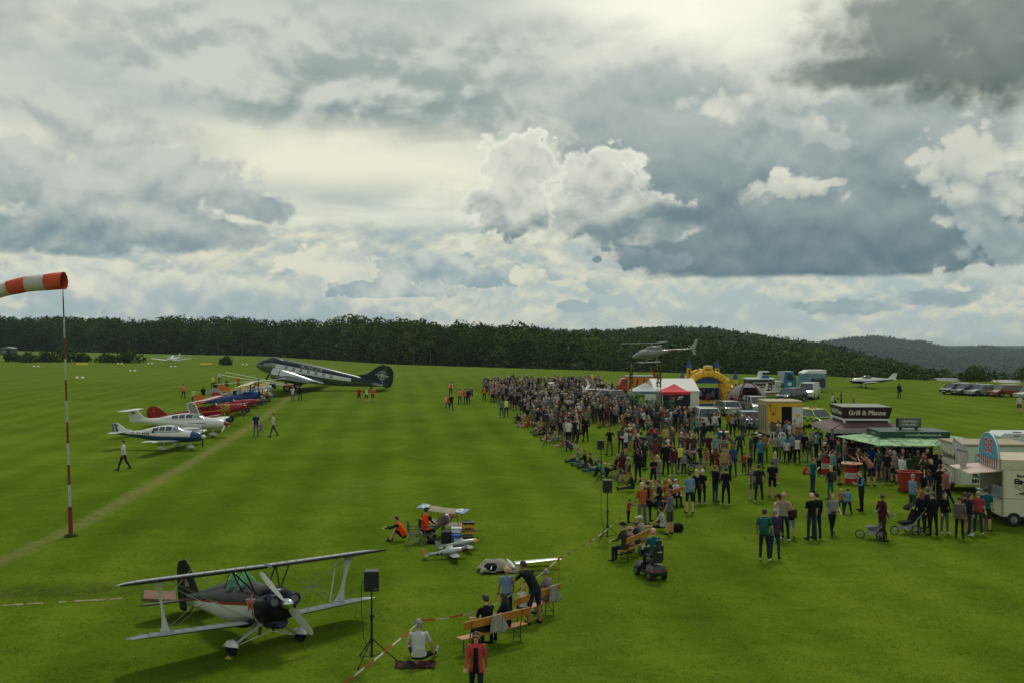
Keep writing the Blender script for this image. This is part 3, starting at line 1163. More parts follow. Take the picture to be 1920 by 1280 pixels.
def body_mesh(name,p,build='m',voxel=0.021):
 J=skeleton(p)
 fem=build=='f'
 caps=[]  # region, a, b, ra, rb

 mb=MB()

 def cap(reg,a,b,ra,rb,flat=1.0):
  mb.tube(a,b,ra,rb,10,flat=flat)
  mb.ell(a,(ra,ra,ra),10,6)
  mb.ell(b,(rb,rb,rb),10,6)
  caps.append((reg,Vector(a),Vector(b),ra,rb))
 hip,wa,ch,nk,hd=J['hip'],J['waist'],J['chest'],J['neck'],J['head']
 X=Vector((1,0,0))

 def fw(a,b):
  u=(b-a).normalized()
  return Vector((0,u.z,-u.y))
 f1,f2=fw(hip,wa),fw(wa,nk)
 u1,u2=(wa-hip).normalized(),(nk-wa).normalized()
 sw=0.92 if fem else 1.0
 belly=p.get('belly',0.0)
 rings=[ring(hip-u1*.10,.12,.09,X,f1),ring(hip-u1*.03,.168+(.01 if fem else 0),.125,X,f1),ring(hip+u1*.06,.165,.125+belly,X,f1),
ring(wa,.146 if fem else .160,.116+belly,X,f2),ring(wa+u2*.12,.155*sw,.118+belly*.5,X,f2),ring(ch,.172*sw,.125,X,f2),
ring(ch+u2*.08,.178*sw,.112,X,f2),ring(ch+u2*.135,.145*sw,.088,X,f2),ring(nk,.07,.065,X,f2)]
 mb.loft(rings)
 neckb=nk-u2*.03
 cap(S_SKIN,neckb,hd-Vector((0,0.01,.03)),.055,.052)
 # head: skull and jaw
 mb.ell(hd+Vector((0,-0.008,.015)),(.079,.098,.105),14,10)
 mb.ell(hd+Vector((0,.025,-.055)),(.058,.068,.062),12,8)
 nose=hd+Vector((0,.098,-.015))
 mb.tube(hd+Vector((0,.07,.015)),nose,.012,.018,6)
 for s in(-1,1):
  mb.ell(hd+Vector((s*.083,-.008,-.012)),(.014,.022,.034),8,6)
 arm=.92 if fem else 1.0
 for s,k in((-1,'L'),(1,'R')):
  sh,el,wr=J['sh'+k]*1,J['el'+k],J['wr'+k]
  sh.x*=sw
  loose=p.get('loose',0.0)
  cap(S_SLEEVE,sh,sh.lerp(el,.75),.055*arm+loose,.048*arm+loose)
  cap(S_FORE,sh.lerp(el,.75),el,.044*arm+loose*.6,.040*arm+loose*.6)
  cap(S_FORE,el,wr,.040*arm+loose*.6,.028*arm+loose*.5)
  h0,kn,an=J['h'+k],J['kn'+k],J['an'+k]
  cap(S_HIP,h0,h0.lerp(kn,.9),.094,.066)
  cap(S_CALF,h0.lerp(kn,.9),kn,.060,.058)
  cap(S_CALF,kn,kn.lerp(an,.35),.058,.060)
  cap(S_CALF,kn.lerp(an,.35),an,.060,.046)
  ft=J['ft'+k]
  heel=an+Vector((0,-.02,-.045))
  toe=heel+ft*.20
  if abs((kn-an).normalized().z)>0.5:
   toe.z=heel.z-.008
  cap(S_SHOE,heel,toe,.042,.034)
  cap(S_SHOE,an+Vector((0,0,-.02)),heel.lerp(toe,.4),.042,.045)
 me=bpy.data.meshes.new(name+'_raw')
 me.from_pydata(mb.v,[],mb.f)
 bm=bmesh.new()
 bm.from_mesh(me)
 bmesh.ops.recalc_face_normals(bm,faces=bm.faces)
 bm.to_mesh(me)
 bm.free()
 o=bpy.data.objects.new(name,me)
 COL.objects.link(o)
 md=o.modifiers.new('r','REMESH')
 md.mode='VOXEL'
 md.voxel_size=voxel
 sm=o.modifiers.new('s','SMOOTH')
 sm.factor=0.5
 sm.iterations=2 if voxel>0.018 else 4
 dg=bpy.context.evaluated_depsgraph_get()
 ev=o.evaluated_get(dg)
 m2=bpy.data.meshes.new_from_object(ev)
 bpy.data.objects.remove(o)
 bpy.data.meshes.remove(me)
 m2.name=name
 # regions
 n=len(m2.polygons)
 C=np.zeros(n*3,np.float32)
 m2.polygons.foreach_get('center',C)
 C=C.reshape(-1,3)
 best=np.full(n,1e9)
 reg=np.full(n,S_TOP)

 def capd(a,b,ra,rb):
  a_,b_=np.array(a),np.array(b)
  ab=b_-a_
  t=np.clip(((C-a_)@ab)/(ab@ab),0,1)
  return np.linalg.norm(C-(a_+t[:,None]*ab),axis=1)-(ra+(rb-ra)*t),t
 for(rg,a,b,ra,rb)in caps:
  d,_=capd(a,b,ra,rb)
  w=d<best
  best[w]=d[w]
  reg[w]=rg
 hem=p.get('hem',-0.02)
 u1n,u2n=np.array(u1),np.array(u2)
 t=(C-np.array(hip))@u1n
 dt,_=capd(hip-u1*.04,wa,.13,.13)
 dt2,_=capd(wa,ch+u2*.08,.115,.13)
 torso=np.minimum(dt,dt2)
 isT=torso<best-0.0
 neck_h=(C-np.array(nk))@u2n
 isT|=(torso<0.03)&(reg==S_SKIN)&(neck_h<-0.005)
 reg=np.where(isT,np.where(t>hem,S_TOP,S_HIP),reg)
 reg=np.where((reg==S_HIP)&(t>hem)&(np.abs(C[:,0])<.2)&(best>-0.05)&(torso<0.06),S_TOP,reg)
 reg=np.where((reg==S_SKIN)&(neck_h<-0.012),S_TOP,reg)
 # head & hair
 H=np.array(hd)
 q=C-H
 hr=np.linalg.norm(q/np.array([.1,.12,.13]),axis=1)
 ishead=(hr<1.12)
 reg=np.where(ishead,S_SKIN,reg)
 hairy=ishead&(q[:,2]*0.95-q[:,1]*0.75>0.028-(0.02 if fem else 0))&~((np.abs(q[:,0])>.086)&(q[:,2]<.02))
 reg=np.where(hairy,S_HAIR,reg)
 # low-poly face details and hands joined to the same mesh
 ex=MB()
 for s in(-1,1):
  ex.ell(hd+Vector((s*.031,.083,.012)),(.013,.008,.007),6,4,S_EYE)
 ex.ell(hd+Vector((0,.088,-.06)),(.022,.007,.005),6,4,S_EYE)
 if build!='f0':
  # lift of hair above the skull
  pass
 for s,k in((-1,'L'),(1,'R')):
  wr,d=J['wr'+k],J['hdir'+k]
  side=Vector((s,0,0))if abs(d.x)<.8 else Vector((0,0,1))
  th=d.cross(side).normalized()  # palm normal
  wd=th.cross(d).normalized()  # across the knuckles
  pm=wr+d*.045
  M=Matrix((wd,d,th)).transposed()
  ex.ell(pm,(.040,.052,.018),10,6,S_SKIN,M=M)
  curl=0.45
  for i,L in enumerate((.068,.078,.073,.056)):
   b0=pm+d*.035+wd*((i-1.5)*.019)
   m1=b0+(d*math.cos(curl)-th*math.sin(curl)*s)*L*.5
   e1=m1+(d*math.cos(curl*2.4)-th*math.sin(curl*2.4)*s)*L*.5
   ex.tube(b0,m1,.0095,.0085,5,S_SKIN)
   ex.tube(m1,e1,.0085,.006,5,S_SKIN)
  ts=-1 if k=='R' else 1
  tb=pm-d*.02+wd*(.032*ts)
  tm=tb+(d*.7+wd*ts*.6).normalized()*.034
  te=tm+(d*.95+wd*ts*.1-th*s*.2).normalized()*.028
  ex.tube(tb,tm,.012,.010,5,S_SKIN)
  ex.tube(tm,te,.010,.007,5,S_SKIN)
 n0=len(m2.vertices)
 V=np.zeros(n0*3,np.float32)
 m2.vertices.foreach_get('co',V)
 V=V.reshape(-1,3)
 # normals to lift hair and loosen clothing
 Nn=np.zeros(n0*3,np.float32)
 m2.vertices.foreach_get('normal',Nn)
 Nn=Nn.reshape(-1,3)
 reg=reg.astype(int)
 lift=np.zeros(n0)
 for pi,poly in enumerate(m2.polygons):
  r_=reg[pi]
  if r_==S_HAIR:
   for vi in poly.vertices:
    lift[vi]=0.014
 V=V+Nn*lift[:,None]
 faces=[tuple(poly.vertices)for poly in m2.polygons]
 regs=list(reg)
 k0=len(V)
 faces+=[tuple(i+k0 for i in f)for f in ex.f]
 regs+=ex.mi
 out=bpy.data.meshes.new(name)
 out.from_pydata([tuple(v)for v in V]+ex.v,[],faces)
 for i in range(9):
  out.materials.append(None)
 out.polygons.foreach_set('material_index',[int(r_)for r_ in regs])
 out.shade_smooth()
 bpy.data.meshes.remove(m2)
 zmin=min(v.co.z for v in out.vertices)
 if p.get('drop',True):
  for v in out.vertices:
   v.co.z-=zmin
  J={a:(b-Vector((0,0,zmin))if a[:4]!='hdir' and a[:2]!='ft' else b)for a,b in J.items()}
 return out,J

POSES={
'stand':dict(legL=(2,4,2),legR=(-2,4,2),armL=(6,8,14,5),armR=(2,8,18,5)),
'wide':dict(legL=(2,9,2),legR=(0,8,2),armL=(4,12,20,10),armR=(6,14,22,10)),
'phone':dict(legL=(3,5,4),legR=(-3,5,2),armL=(14,6,85,35),armR=(16,6,90,35),nod=12),
'folded':dict(legL=(2,5,2),legR=(-1,6,3),armL=(12,10,92,72),armR=(10,10,95,72),nod=2),
'hips':dict(legL=(2,8,2),legR=(0,8,3),armL=(-8,36,80,62),armR=(-8,36,80,62)),
'walk':dict(legL=(22,3,8),legR=(-16,3,16),armL=(-16,8,18,0),armR=(20,8,26,5),lean=3),
'stride':dict(legL=(-20,2,12),legR=(26,2,6),armL=(22,8,30,5),armR=(-18,8,16,0),lean=4),
'camera':dict(legL=(3,5,2),legR=(-3,5,2),armL=(48,22,112,38),armR=(50,22,110,38)),
'wave':dict(legL=(2,5,2),legR=(-2,5,2),armL=(6,8,14,5),armR=(86,46,70,20)),
'pockets':dict(legL=(4,5,4),legR=(-2,6,1),armL=(-10,20,38,22),armR=(-8,20,36,22),nod=4),
'behind':dict(legL=(1,6,1),legR=(-1,6,1),armL=(-26,12,30,55),armR=(-26,12,30,55)),
'bend':dict(hip=(0,-.10,.91),legL=(8,6,6),legR=(2,7,6),lean=28,curl=14,nod=20,armL=(46,8,40,10),armR=(30,8,34,10)),
'leanfwd':dict(hip=(0,-.12,.90),legL=(10,5,8),legR=(-4,7,2),lean=34,curl=10,nod=-10,armL=(70,12,60,30),armR=(66,12,64,30)),
'reach':dict(legL=(6,5,4),legR=(-4,5,2),lean=8,armL=(56,6,30,5),armR=(60,6,28,5),nod=14),
'sit':dict(hip=(0,-.02,.52),legL=(82,6,84),legR=(80,6,78),lean=4,curl=6,armL=(26,8,50,25),armR=(28,8,46,25),nod=5),
'sitback':dict(hip=(0,-.02,.44),legL=(74,8,58),legR=(70,8,50),lean=-20,curl=6,armL=(20,14,60,30),armR=(22,14,56,30),nod=-6),
'ground':dict(hip=(0,0,.12),legL=(84,14,0),legR=(98,10,36),lean=-8,curl=18,armL=(30,12,50,30),armR=(34,10,50,25),nod=6),
'crouch':dict(hip=(0,0,.14),legL=(128,8,104),legR=(124,10,100),lean=8,curl=28,armL=(62,4,26,20),armR=(60,4,30,20),nod=8),
'cross':dict(hip=(0,0,.12),legL=(86,42,10),legR=(88,40,10),kinL=65,kinR=65,lean=4,curl=26,armL=(28,12,44,20),armR=(18,20,10,20),nod=6),
'side':dict(hip=(0,0,.12),legL=(88,8,4),legR=(80,34,6),lean=-6,curl=22,armL=(24,10,44,30),armR=(12,24,10,5),nod=8),
'kneel':dict(hip=(0,0,.46),legL=(8,6,96),legR=(84,6,86),lean=14,curl=12,armL=(40,10,50,20),armR=(44,10,40,20),nod=14),
}
_bodies={}

def body(pose,build):
 k=(pose,build)
 if k not in _bodies:
  p=dict(POSES[pose])
  vx=0.021
  if build=='b':  # broad
   p['belly']=0.05
  if build=='j':  # jacket: looser, longer hem
   p['loose']=0.012
   p['hem']=-0.10
   p['belly']=0.015
  if build=='fj':
   p['loose']=0.010
   p['hem']=-0.13
  if build in('H','HF'):
   vx=0.0135
   if build=='HF':
    p['loose']=0.008
    p['hem']=-0.10
  _bodies[k]=body_mesh('body',p,'f' if build in('f','fj','HF')else 'm',vx)
 return _bodies[k]

_acc={}

def acc_mesh(kind,hd,nk,ch):
 """accessory meshes built about the head or back, in body coordinates"""
 mb=MB()
 U=(hd-nk).normalized()
 if kind in('long','bob','ponytail','hood'):
  L={'long':.36,'bob':.17,'ponytail':.26,'hood':.16}[kind]
  rings=[]
  n=14
  down=Vector((0,-.02,-1))
  if kind!='ponytail':
   k=7
   for j in range(k):
    t=j/(k-1)
    c=hd+Vector((0,-.030-.045*t,.06-t*L))
    wx=(.096 if kind!='hood' else .115)*(1+.22*t)*(1.0 if t<.8 else .85)
    wy=.095*(1-.42*t)
    rr=[]
    for i in range(n):
     a=2*PI*i/n
     yy=math.sin(a)*wy
     if t>.12 and yy>.0:
      yy*=.25 if abs(math.cos(a))<.6 else .6
      if abs(math.cos(a))<.75:
       yy-=.02
     rr.append(c+Vector((math.cos(a)*wx*(1+.06*math.sin(5*a+9*t)),yy,0)))
    rings.append(rr)
   mb.loft(rings)
  else:
   mb.ell(hd+Vector((0,-.115,.03)),(.03,.03,.03),8,6)
   p0=hd+Vector((0,-.13,.03))
   p1=p0+Vector((0,-.05,-.08))
   p2=p1+Vector((0,.015,-.17))
   mb.tube(p0,p1,.022,.032,8)
   mb.tube(p1,p2,.032,.012,8)
 elif kind=='cap':
  rings=[]
  for j in range(6):
   t=j/5*PI/2
   rings.append([hd+Vector((.092*math.cos(t)*math.cos(a),-.008+.112*math.cos(t)*math.sin(a),.045+.088*math.sin(t)))for a in[2*PI*i/14 for i in range(14)]])
  mb.loft(rings)
  mb.prism([(-.075,.07),(.075,.07),(.06,.165),(0,.185),(-.06,.165)],.045,.056,'z',M=Matrix.Translation(hd))
 elif kind=='brim':
  rings=[]
  for j in range(6):
   t=j/5*PI/2
   rings.append([hd+Vector((.092*math.cos(t)**.6*math.cos(a),-.008+.108*math.cos(t)**.6*math.sin(a),.045+.10*math.sin(t)))for a in[2*PI*i/14 for i in range(14)]])
  mb.loft(rings)
  mb.loft([[hd+Vector((r_*math.cos(a),-.008+r_*1.08*math.sin(a),z+.018*math.cos(2*a)))for a in[2*PI*i/16 for i in range(16)]]for r_,z in((.085,.05),(.17,.046),(.17,.056),(.085,.06))])
 elif kind=='backpack':
  c=ch+Vector((0,-.205,-.05))
  mb.cbox(c,(.29,.17,.42))
  mb.cbox(c+Vector((0,-.10,-.06)),(.22,.06,.22))
  for s in(-1,1):
   mb.tube(c+Vector((s*.10,.06,.19)),ch+Vector((s*.10,.02,.165)),.022,n=6)
   mb.tube(ch+Vector((s*.10,.02,.165)),ch+Vector((s*.12,.135,.02)),.020,n=6)
   mb.tube(ch+Vector((s*.12,.135,.02)),c+Vector((s*.13,.04,-.17)),.018,n=6)
 elif kind=='bag':
  mb.cbox(ch+Vector((.20,-.07,-.40)),(.12,.30,.24))
  mb.tube(ch+Vector((.19,-.07,-.28)),ch+Vector((-.08,-.03,.19)),.014,n=6)
  mb.tube(ch+Vector((.19,.05,-.28)),ch+Vector((-.08,.06,.17)),.014,n=6)
 elif kind=='waistbag':
  mb.cbox(ch+Vector((0,.17,-.30)),(.20,.08,.12))
 elif kind=='shirtfront':
  mb.cbox(ch+Vector((0,.112,-.02)),(.11,.05,.24))
  mb.cbox(ch+Vector((0,.128,-.24)),(.13,.05,.30))
  mb.cbox(ch+Vector((0,.120,-.42)),(.15,.05,.16))
 elif kind=='skirt':
  n=16
  z0=ch.z-.30
  rings=[[Vector((rx*math.cos(a),ch.y+ry*math.sin(a),z))for a in[2*PI*i/n for i in range(n)]]for z,rx,ry in((z0,.165,.135),(z0-.1,.19,.16),(z0-.3,.215,.185),(z0-.42,.235,.20))]
  mb.loft(rings)
 elif kind=='dress':
  n=16
  z0=ch.z-.20
  rings=[[Vector((rx*math.cos(a)*(1+.04*math.sin(6*a)),ch.y+ry*math.sin(a),z))for a in[2*PI*i/n for i in range(n)]]for z,rx,ry in((z0,.15,.125),(z0-.15,.185,.155),(z0-.45,.215,.19),(z0-.78,.26,.22))]
  mb.loft(rings)
 elif kind=='glasses':
  for s in(-1,1):
   mb.cbox(hd+Vector((s*.036,.096,.012)),(.052,.012,.034))
  mb.cbox(hd+Vector((0,.098,.018)),(.13,.008,.010))
 elif kind=='phone':
  pass
 elif kind=='coat':
  n=16
  z0=ch.z-.05
  rings=[[Vector((rx*math.cos(a),ch.y+ry*math.sin(a),z))for a in[2*PI*i/n for i in range(n)]]for z,rx,ry in((z0,.185,.145),(z0-.25,.20,.165),(z0-.5,.225,.19),(z0-.68,.24,.20))]
  mb.loft(rings)
 return mb

ACCNAME=dict(long='hair',bob='hair',ponytail='hair',hood='hood',cap='cap',brim='hat',backpack='backpack',bag='shoulder_bag',waistbag='waist_bag',skirt='skirt',
shirtfront='shirt_front',dress='dress',glasses='sunglasses',coat='coat')
PCOUNT=[0]

def person(px,py,h,pose,face,top,bottom,hair,label,sleeve='s',legs='l',build='m',acc='',shoe='black',group=None,at=None,skin=None,z=0.0,wide=None):
 """feet (or seat) centre seen at photograph pixel (px, py); face: 0 away from the camera, 90 left, 180 towards it, 270 right"""
 loc=at if at is not None else G(px,py,z)
 me,J=body(pose,build)
 o=bpy.data.objects.new('person',me)
 COL.objects.link(o)
 k=h/1.75
 child=h<1.36
 w=(wide or 1.0)*(1.12 if child else 1.0)*rnd.uniform(.97,1.05)
 o.scale=(k*w,k*w,k)
 o.location=loc
 o.rotation_euler=(0,0,R(face))
 sk=SKIN[rnd.choice((0,0,1,1,2,3))]if skin is None else SKIN[skin]
 t_,b_=cloth(top,CL[top]),cloth(bottom,CL[bottom])
 hm=sk if hair=='bald' else hairmat(hair)
 ms=[sk,hm,t_,t_ if sleeve in 'sln' else cloth(sleeve,CL[sleeve]),t_ if sleeve=='l' else(cloth(sleeve,CL[sleeve])if sleeve not in('s','n')else sk),b_,b_ if legs=='l' else sk,
cloth('shoe_'+shoe,CL[shoe]),mat('eye_dark',(50,34,30),.5)]
 if sleeve=='n':
  ms[3]=sk
 for i,m in enumerate(ms):
  o.material_slots[i].link='OBJECT'
  o.material_slots[i].material=m
 for a in[q for q in acc.split(',')if q]:
  kind,_,col=a.partition(':')
  key=(kind,pose,build)
  if key not in _acc:
   mb=acc_mesh(kind,J['head'],J['neck'],J['chest'])
   _acc[key]=mb.mesh(ACCNAME[kind],[None],40,bevel=.02 if kind in('backpack','bag','waistbag','shirtfront')else 0)
  c=bpy.data.objects.new(ACCNAME[kind],_acc[key])
  COL.objects.link(c)
  c.parent=o
  mm=hm if kind in('long','bob','ponytail')else(DARKIN if kind=='glasses' else cloth(col or 'black',CL[col or 'black']))
  c.material_slots[0].link='OBJECT'
  c.material_slots[0].material=mm
 PCOUNT[0]+=1
 return tag(o,label,'person',group)

# ------------------------------------------------------------------ aircraft (local frame: nose +X, left wing +Y, up +Z)
def paint(name,rgb,rough=0.25,coat=0.6,var=0.05):
 lum=sum(rgb)/765
 return mat('paint_'+name,rgb,rough+.06,0,var,0.8,coat=coat*min(1,.12+lum),spec=.22+.3*lum)

def sring(x,zc,ry,rz,angs,p=1.0,yc=0.0):
 out=[]
 for a in angs:
  c,s_=math.cos(a),math.sin(a)
  out.append(Vector((x,yc+ry*math.copysign(abs(c)**p,c),zc+rz*math.copysign(abs(s_)**p,s_))))
 return out

def angs_with(bands,n=22):
 """angles round the ring; extra cuts at the band heights (sines) on both sides"""
 a=[2*PI*i/n for i in range(n)]
 for b in bands:
  t=math.asin(max(-1,min(1,b)))
  a+=[t%(2*PI),(PI-t)%(2*PI)]
 a=sorted(set(round(v,4)for v in a))
 out=[a[0]]
 for v in a[1:]:
  if v-out[-1]>0.02:
   out.append(v)
 return out

def fus(mb,st,bands=(),mfun=None,n=22,p=1.0):
 """st: (x, zc, ry, rz); mfun(x, s) -> slot, s = sine of the ring angle"""
 A=angs_with(bands,n)
 rings=[sring(s_[0],s_[1],s_[2],s_[3],A,s_[4]if len(s_)>4 else p)for s_ in st]
 k0=len(mb.f)
 mb.loft(rings)
 if mfun:
  m_=len(A)
  for j in range(len(st)-1):
   for i in range(m_):
    a=(A[i]+(A[(i+1)%m_]+(2*PI if i==m_-1 else 0)))/2
    mb.mi[k0+j*m_+i]=mfun((st[j][0]+st[j+1][0])/2,math.sin(a))
  mb.mi[-2]=mfun(st[0][0],0)
  mb.mi[-1]=mfun(st[-1][0],0)
 return mb

def foil(x,y,z,c,th,n=7,tilt=0.0):
 """section: leading edge x, chord c"""
 up,lo=[],[]
 for i in range(n+1):
  t=(1-math.cos(PI*i/n))/2
  yt=5*th*(.2969*math.sqrt(t)-.126*t-.3516*t*t+.2843*t**3-.1036*t**4)
  cam=0.03*4*t*(1-t)
  up.append(Vector((x-t*c,y,z+(cam+yt)*c-tilt*t*c)))
  lo.append(Vector((x-t*c,y,z+(cam-yt)*c-tilt*t*c)))
 return up+lo[-2:0:-1]

def wing_mb(secs,mfun=None,upslot=None):
 """secs: (x, y, z, chord, thickness)"""
 mb=MB()
 rings=[foil(*s_)for s_ in secs]
 k0=len(mb.f)
 mb.loft(rings)
 if mfun:
  m_=len(rings[0])
  for j in range(len(secs)-1):
   for i in range(m_):
    mb.mi[k0+j*m_+i]=mfun((secs[j][1]+secs[j+1][1])/2,i<m_//2)
 return mb

def flatfin(pts,t,m=0):
 mb=MB()
 mb.prism(pts,-t/2,t/2,'y',m)
 return mb

def wheel(parent,c,r,w,m=None,rim=True,name='wheel'):
 mb=MB()
 mb.tube((c[0],c[1]-w/2,c[2]),(c[0],c[1]+w/2,c[2]),r,n=16)
 o=obj(name,mb,RUB,parent,40,bevel=w*.15)
 if rim:
  mb=MB().tube((c[0],c[1]-w/2-.008,c[2]),(c[0],c[1]+w/2+.008,c[2]),r*.5,n=12)
  obj('rim',mb,STEEL,o)
 return o

def pant(parent,c,L,w,h,mats,mfun=None):
 st=[]
 for t,k in((0,.12),(.12,.62),(.3,1),(.55,.92),(.8,.5),(1,.08)):
  st.append((c[0]+L*.42-L*t,c[2]+h*.12*t,w/2*k,h/2*k,1.0))
 mb=MB()
 A=angs_with((0.1,),14)
 k0=len(mb.f)
 mb.loft([sring(s_[0],s_[1],s_[2],s_[3],A,1,c[1])for s_ in st])
 if len(mats)>1:
  m_=len(A)
  for j in range(len(st)-1):
   for i in range(m_):
    a=(A[i]+(A[(i+1)%m_]+(2*PI if i==m_-1 else 0)))/2
    mb.mi[k0+j*m_+i]=0 if math.sin(a)>0.1 else 1
 return obj('wheel_fairing',mb,mats,parent,50)

def prop(parent,x,z,rad,nb,ang,mb_mat,sp_mat,sp=(0.14,0.28),w=0.09):
 """propeller at (x, 0, z)"""
 pr=None
 mb=MB()
 st=[(x-.02,z,sp[0],sp[0]),(x+sp[1]*.4,z,sp[0]*.93,sp[0]*.93),(x+sp[1]*.75,z,sp[0]*.6,sp[0]*.6),(x+sp[1],z,.01,.01)]
 fus(mb,st,n=14)
 pr=obj('spinner',mb,sp_mat,parent,50)
 for k in range(nb):
  a=R(ang)+2*PI*k/nb
  d=Vector((0,math.cos(a),math.sin(a)))
  t=Vector((0,-math.sin(a),math.cos(a)))
  mb=MB()
  rings=[]
  for f_,ww,tw in((.06,.5,.9),(.25,1.0,.7),(.6,1.05,.4),(.9,.8,.25),(1.0,.35,.2)):
   c=Vector((x+.04,0,z))+d*rad*f_
   ax=(t*math.cos(tw)+Vector((1,0,0))*math.sin(tw))*(w*ww)
   nn=d.cross(ax).normalized()*.016
   rings.append([c+ax,c+nn,c-ax,c-nn])
  mb.loft(rings)
  obj('blade',mb,mb_mat,parent,30)

def strut(mb,a,b,r,flat=.45,m=None):
 mb.tube(a,b,r,r,8,m,flat=flat,up=(1,0,0))

PBLK,PNAVY,PWH,PRED=mat('paint_black',(15,16,22),.32,0,.05,.8,spec=.2),paint('navy',(20,26,52)),paint('white',(206,208,204)),paint('red',(140,24,28))
CHROME=mat('chrome',(200,204,208),.12,1.0,.04)
WIRE=mat('wire',(170,172,172),.3,.6)
PGREY=paint('grey',(150,154,156))

# ---- the aerobatic biplane in the foreground
def skybolt():
 gl=G(428,1225)
 gr_=G(568,1207)
 c=(gl+gr_)/2
 head=-0.72-PI/2+PI/2
 ax=Vector((math.cos(.78),math.sin(.78),0))  # towards the photo right wing tip
 fwd=Vector((ax.y,-ax.x,0))
 rz=math.atan2(fwd.y,fwd.x)
 t=thing('biplane','black and white aerobatic biplane with a red star parked in the foreground','biplane',(c.x+.04,c.y-.03,0.0),rz,ry=-R(12),rx=-R(2.6))
 t.scale=(1.03,1.06,1.04)
 # fuselage: black above, red band, white below, navy cowling
 W_,R_,K_,N_=0,1,2,3

 def mf(x,s_):
  if x>.22:
   return K_
  return K_ if s_>.20 else R_ if s_>.06 else W_
 st=[(.93,1.08,.10,.12),(.92,1.08,.30,.28),(.86,1.08,.40,.38),(.70,1.09,.455,.43),(.40,1.08,.46,.48),(.22,1.08,.45,.50),(.0,1.10,.435,.51),(-.5,1.12,.42,.51),
(-.9,1.13,.41,.50),(-1.4,1.15,.40,.49),(-1.9,1.19,.37,.47),(-2.5,1.22,.28,.37),(-3.2,1.26,.18,.26),(-3.9,1.29,.10,.19),(-4.25,1.30,.04,.15)]
 mb=MB()
 fus(mb,st,(.20,.06),mf,28)
 obj('fuselage',mb,[PWH,PRED,PBLK,PNAVY],t,45)
 # decking ahead of and behind the cockpits
 mb=MB()
 fus(mb,[(.2,1.30,.30,.24),(-.35,1.40,.30,.28),(-.55,1.40,.27,.26)],n=18)
 obj('deck',mb,PBLK,t,45)
 mb=MB()
 fus(mb,[(-1.62,1.45,.24,.30),(-2.0,1.42,.25,.30),(-2.7,1.40,.17,.22),(-3.5,1.38,.08,.14),(-4.0,1.38,.03,.08)],n=18)
 obj('turtle_deck',mb,PBLK,t,45)
 # cockpit openings and green windscreens
 obj('cockpit',MB().ell((-.78,0,1.56),(.26,.26,.08),16,6).ell((-1.42,0,1.58),(.26,.25,.08),16,6),DARKIN,t,40)
 obj('headrest',MB().cbox((-1.66,0,1.66),(.10,.22,.24)),BLK,t,bevel=.03)
 gg=mat('green_perspex',(60,150,110),.05,0,.03,spec=.8,alpha=.42)
 for x0 in(-.52,-1.12):
  mb=MB()
  rr=[]
  for k_,(dx,dz,sc)in enumerate(((0,0,1),(-.12,.20,.86),(-.27,.32,.55))):
   rr.append([Vector((x0+dx*1.3-.20*(1-math.sin(a))*.9,.33*sc*math.cos(a),1.48+1.25*dz*math.sin(a)+.12*math.sin(a)))for a in[PI*i/12 for i in range(13)]])
  mb.loft(rr,cap=False,close=False)
  obj('windscreen',mb,gg,t,60)
  mbf=MB()
  mbf.path([p+Vector((0,0,.005))for p in rr[2]],.010,5)
  mbf.path(rr[0],.010,5)
  obj('windscreen_frame',mbf,BLK,t)
 # cowling cheeks with round intakes
 for s_ in(-1,1):
  mb=MB()
  mb.loft([[Vector((x,s_*.27+r_*math.cos(a),1.20+r_*.85*math.sin(a)))for a in[2*PI*i/16 for i in range(16)]]for x,r_ in((.35,.17),(.75,.215),(.97,.205),(1.03,.16),(1.03,.12),(.93,.10))])
  ck=obj('cowling_cheek',mb,PNAVY,t,50)
  obj('intake',MB().tube((.90,s_*.27,1.20),(1.005,s_*.27,1.20),.112,n=14),mat('engine_grey',(110,112,112),.5,.5),ck)
 obj('air_scoop',MB().loft([[Vector((x,.20*q*math.cos(a),.66-dz+.16*q*math.sin(a)))for a in[2*PI*i/14 for i in range(14)]]for x,q,dz in((-.2,.5,-.1),(.2,.95,0),(.75,1,0),(.80,.8,0))]),PNAVY,t,45)
 obj('exhaust',MB().tube((.05,-.16,.66),(.02,-.20,.38),.035,n=8).tube((.05,.16,.66),(.02,.20,.38),.035,n=8),BLK,t)
 prop(t,1.04,1.10,1.06,2,128-90+90,mat('prop_grey',(176,178,172),.4,.2),CHROME,(.15,.30),.09)
 # red star with a pale edge, and the curved red flash behind the cowling
 for s_ in(-1,1):
  for r0,m_,off in((.27,PWH,.0),(.225,paint('star_red',(176,28,30)),.004)):
   pts=[]
   for i in range(10):
    a=PI/2+i*PI/5
    rr=r0 if i%2==0 else r0*.42
    x,z=.12+rr*math.cos(a),1.20+rr*1.15*math.sin(a)
    yy=.452*math.sqrt(max(0,1-((z-1.09)/.52)**2))
    pts.append(Vector((x,s_*(yy+.008+off),z)))
   cc=Vector((.12,s_*(.455+.010+off),1.20))
   mb=MB()
   mb.add([cc]+pts,[(0,i+1,(i+1)%10+1)for i in range(10)])
   obj('star',mb,m_,t)
  mb=MB()
  for i in range(8):
   u0,u1=i/8,(i+1)/8
   q=[]
   for u in(u0,u1):
    z=1.00-.34*u
    x=.16-.16*u*u
    for dx in(0,.055):
     yy=.448*math.sqrt(max(0,1-((z-1.09)/.515)**2))
     q.append(Vector((x+dx,s_*(yy+.006),z)))
   mb.add([q[0],q[1],q[3],q[2]],[(0,1,2,3)])
  obj('flash',mb,PRED,t)
 # wings
 def um(y,upper):
  return 0
 silver=mat('wing_silver',(164,168,172),.38,.25,.06,1.5)
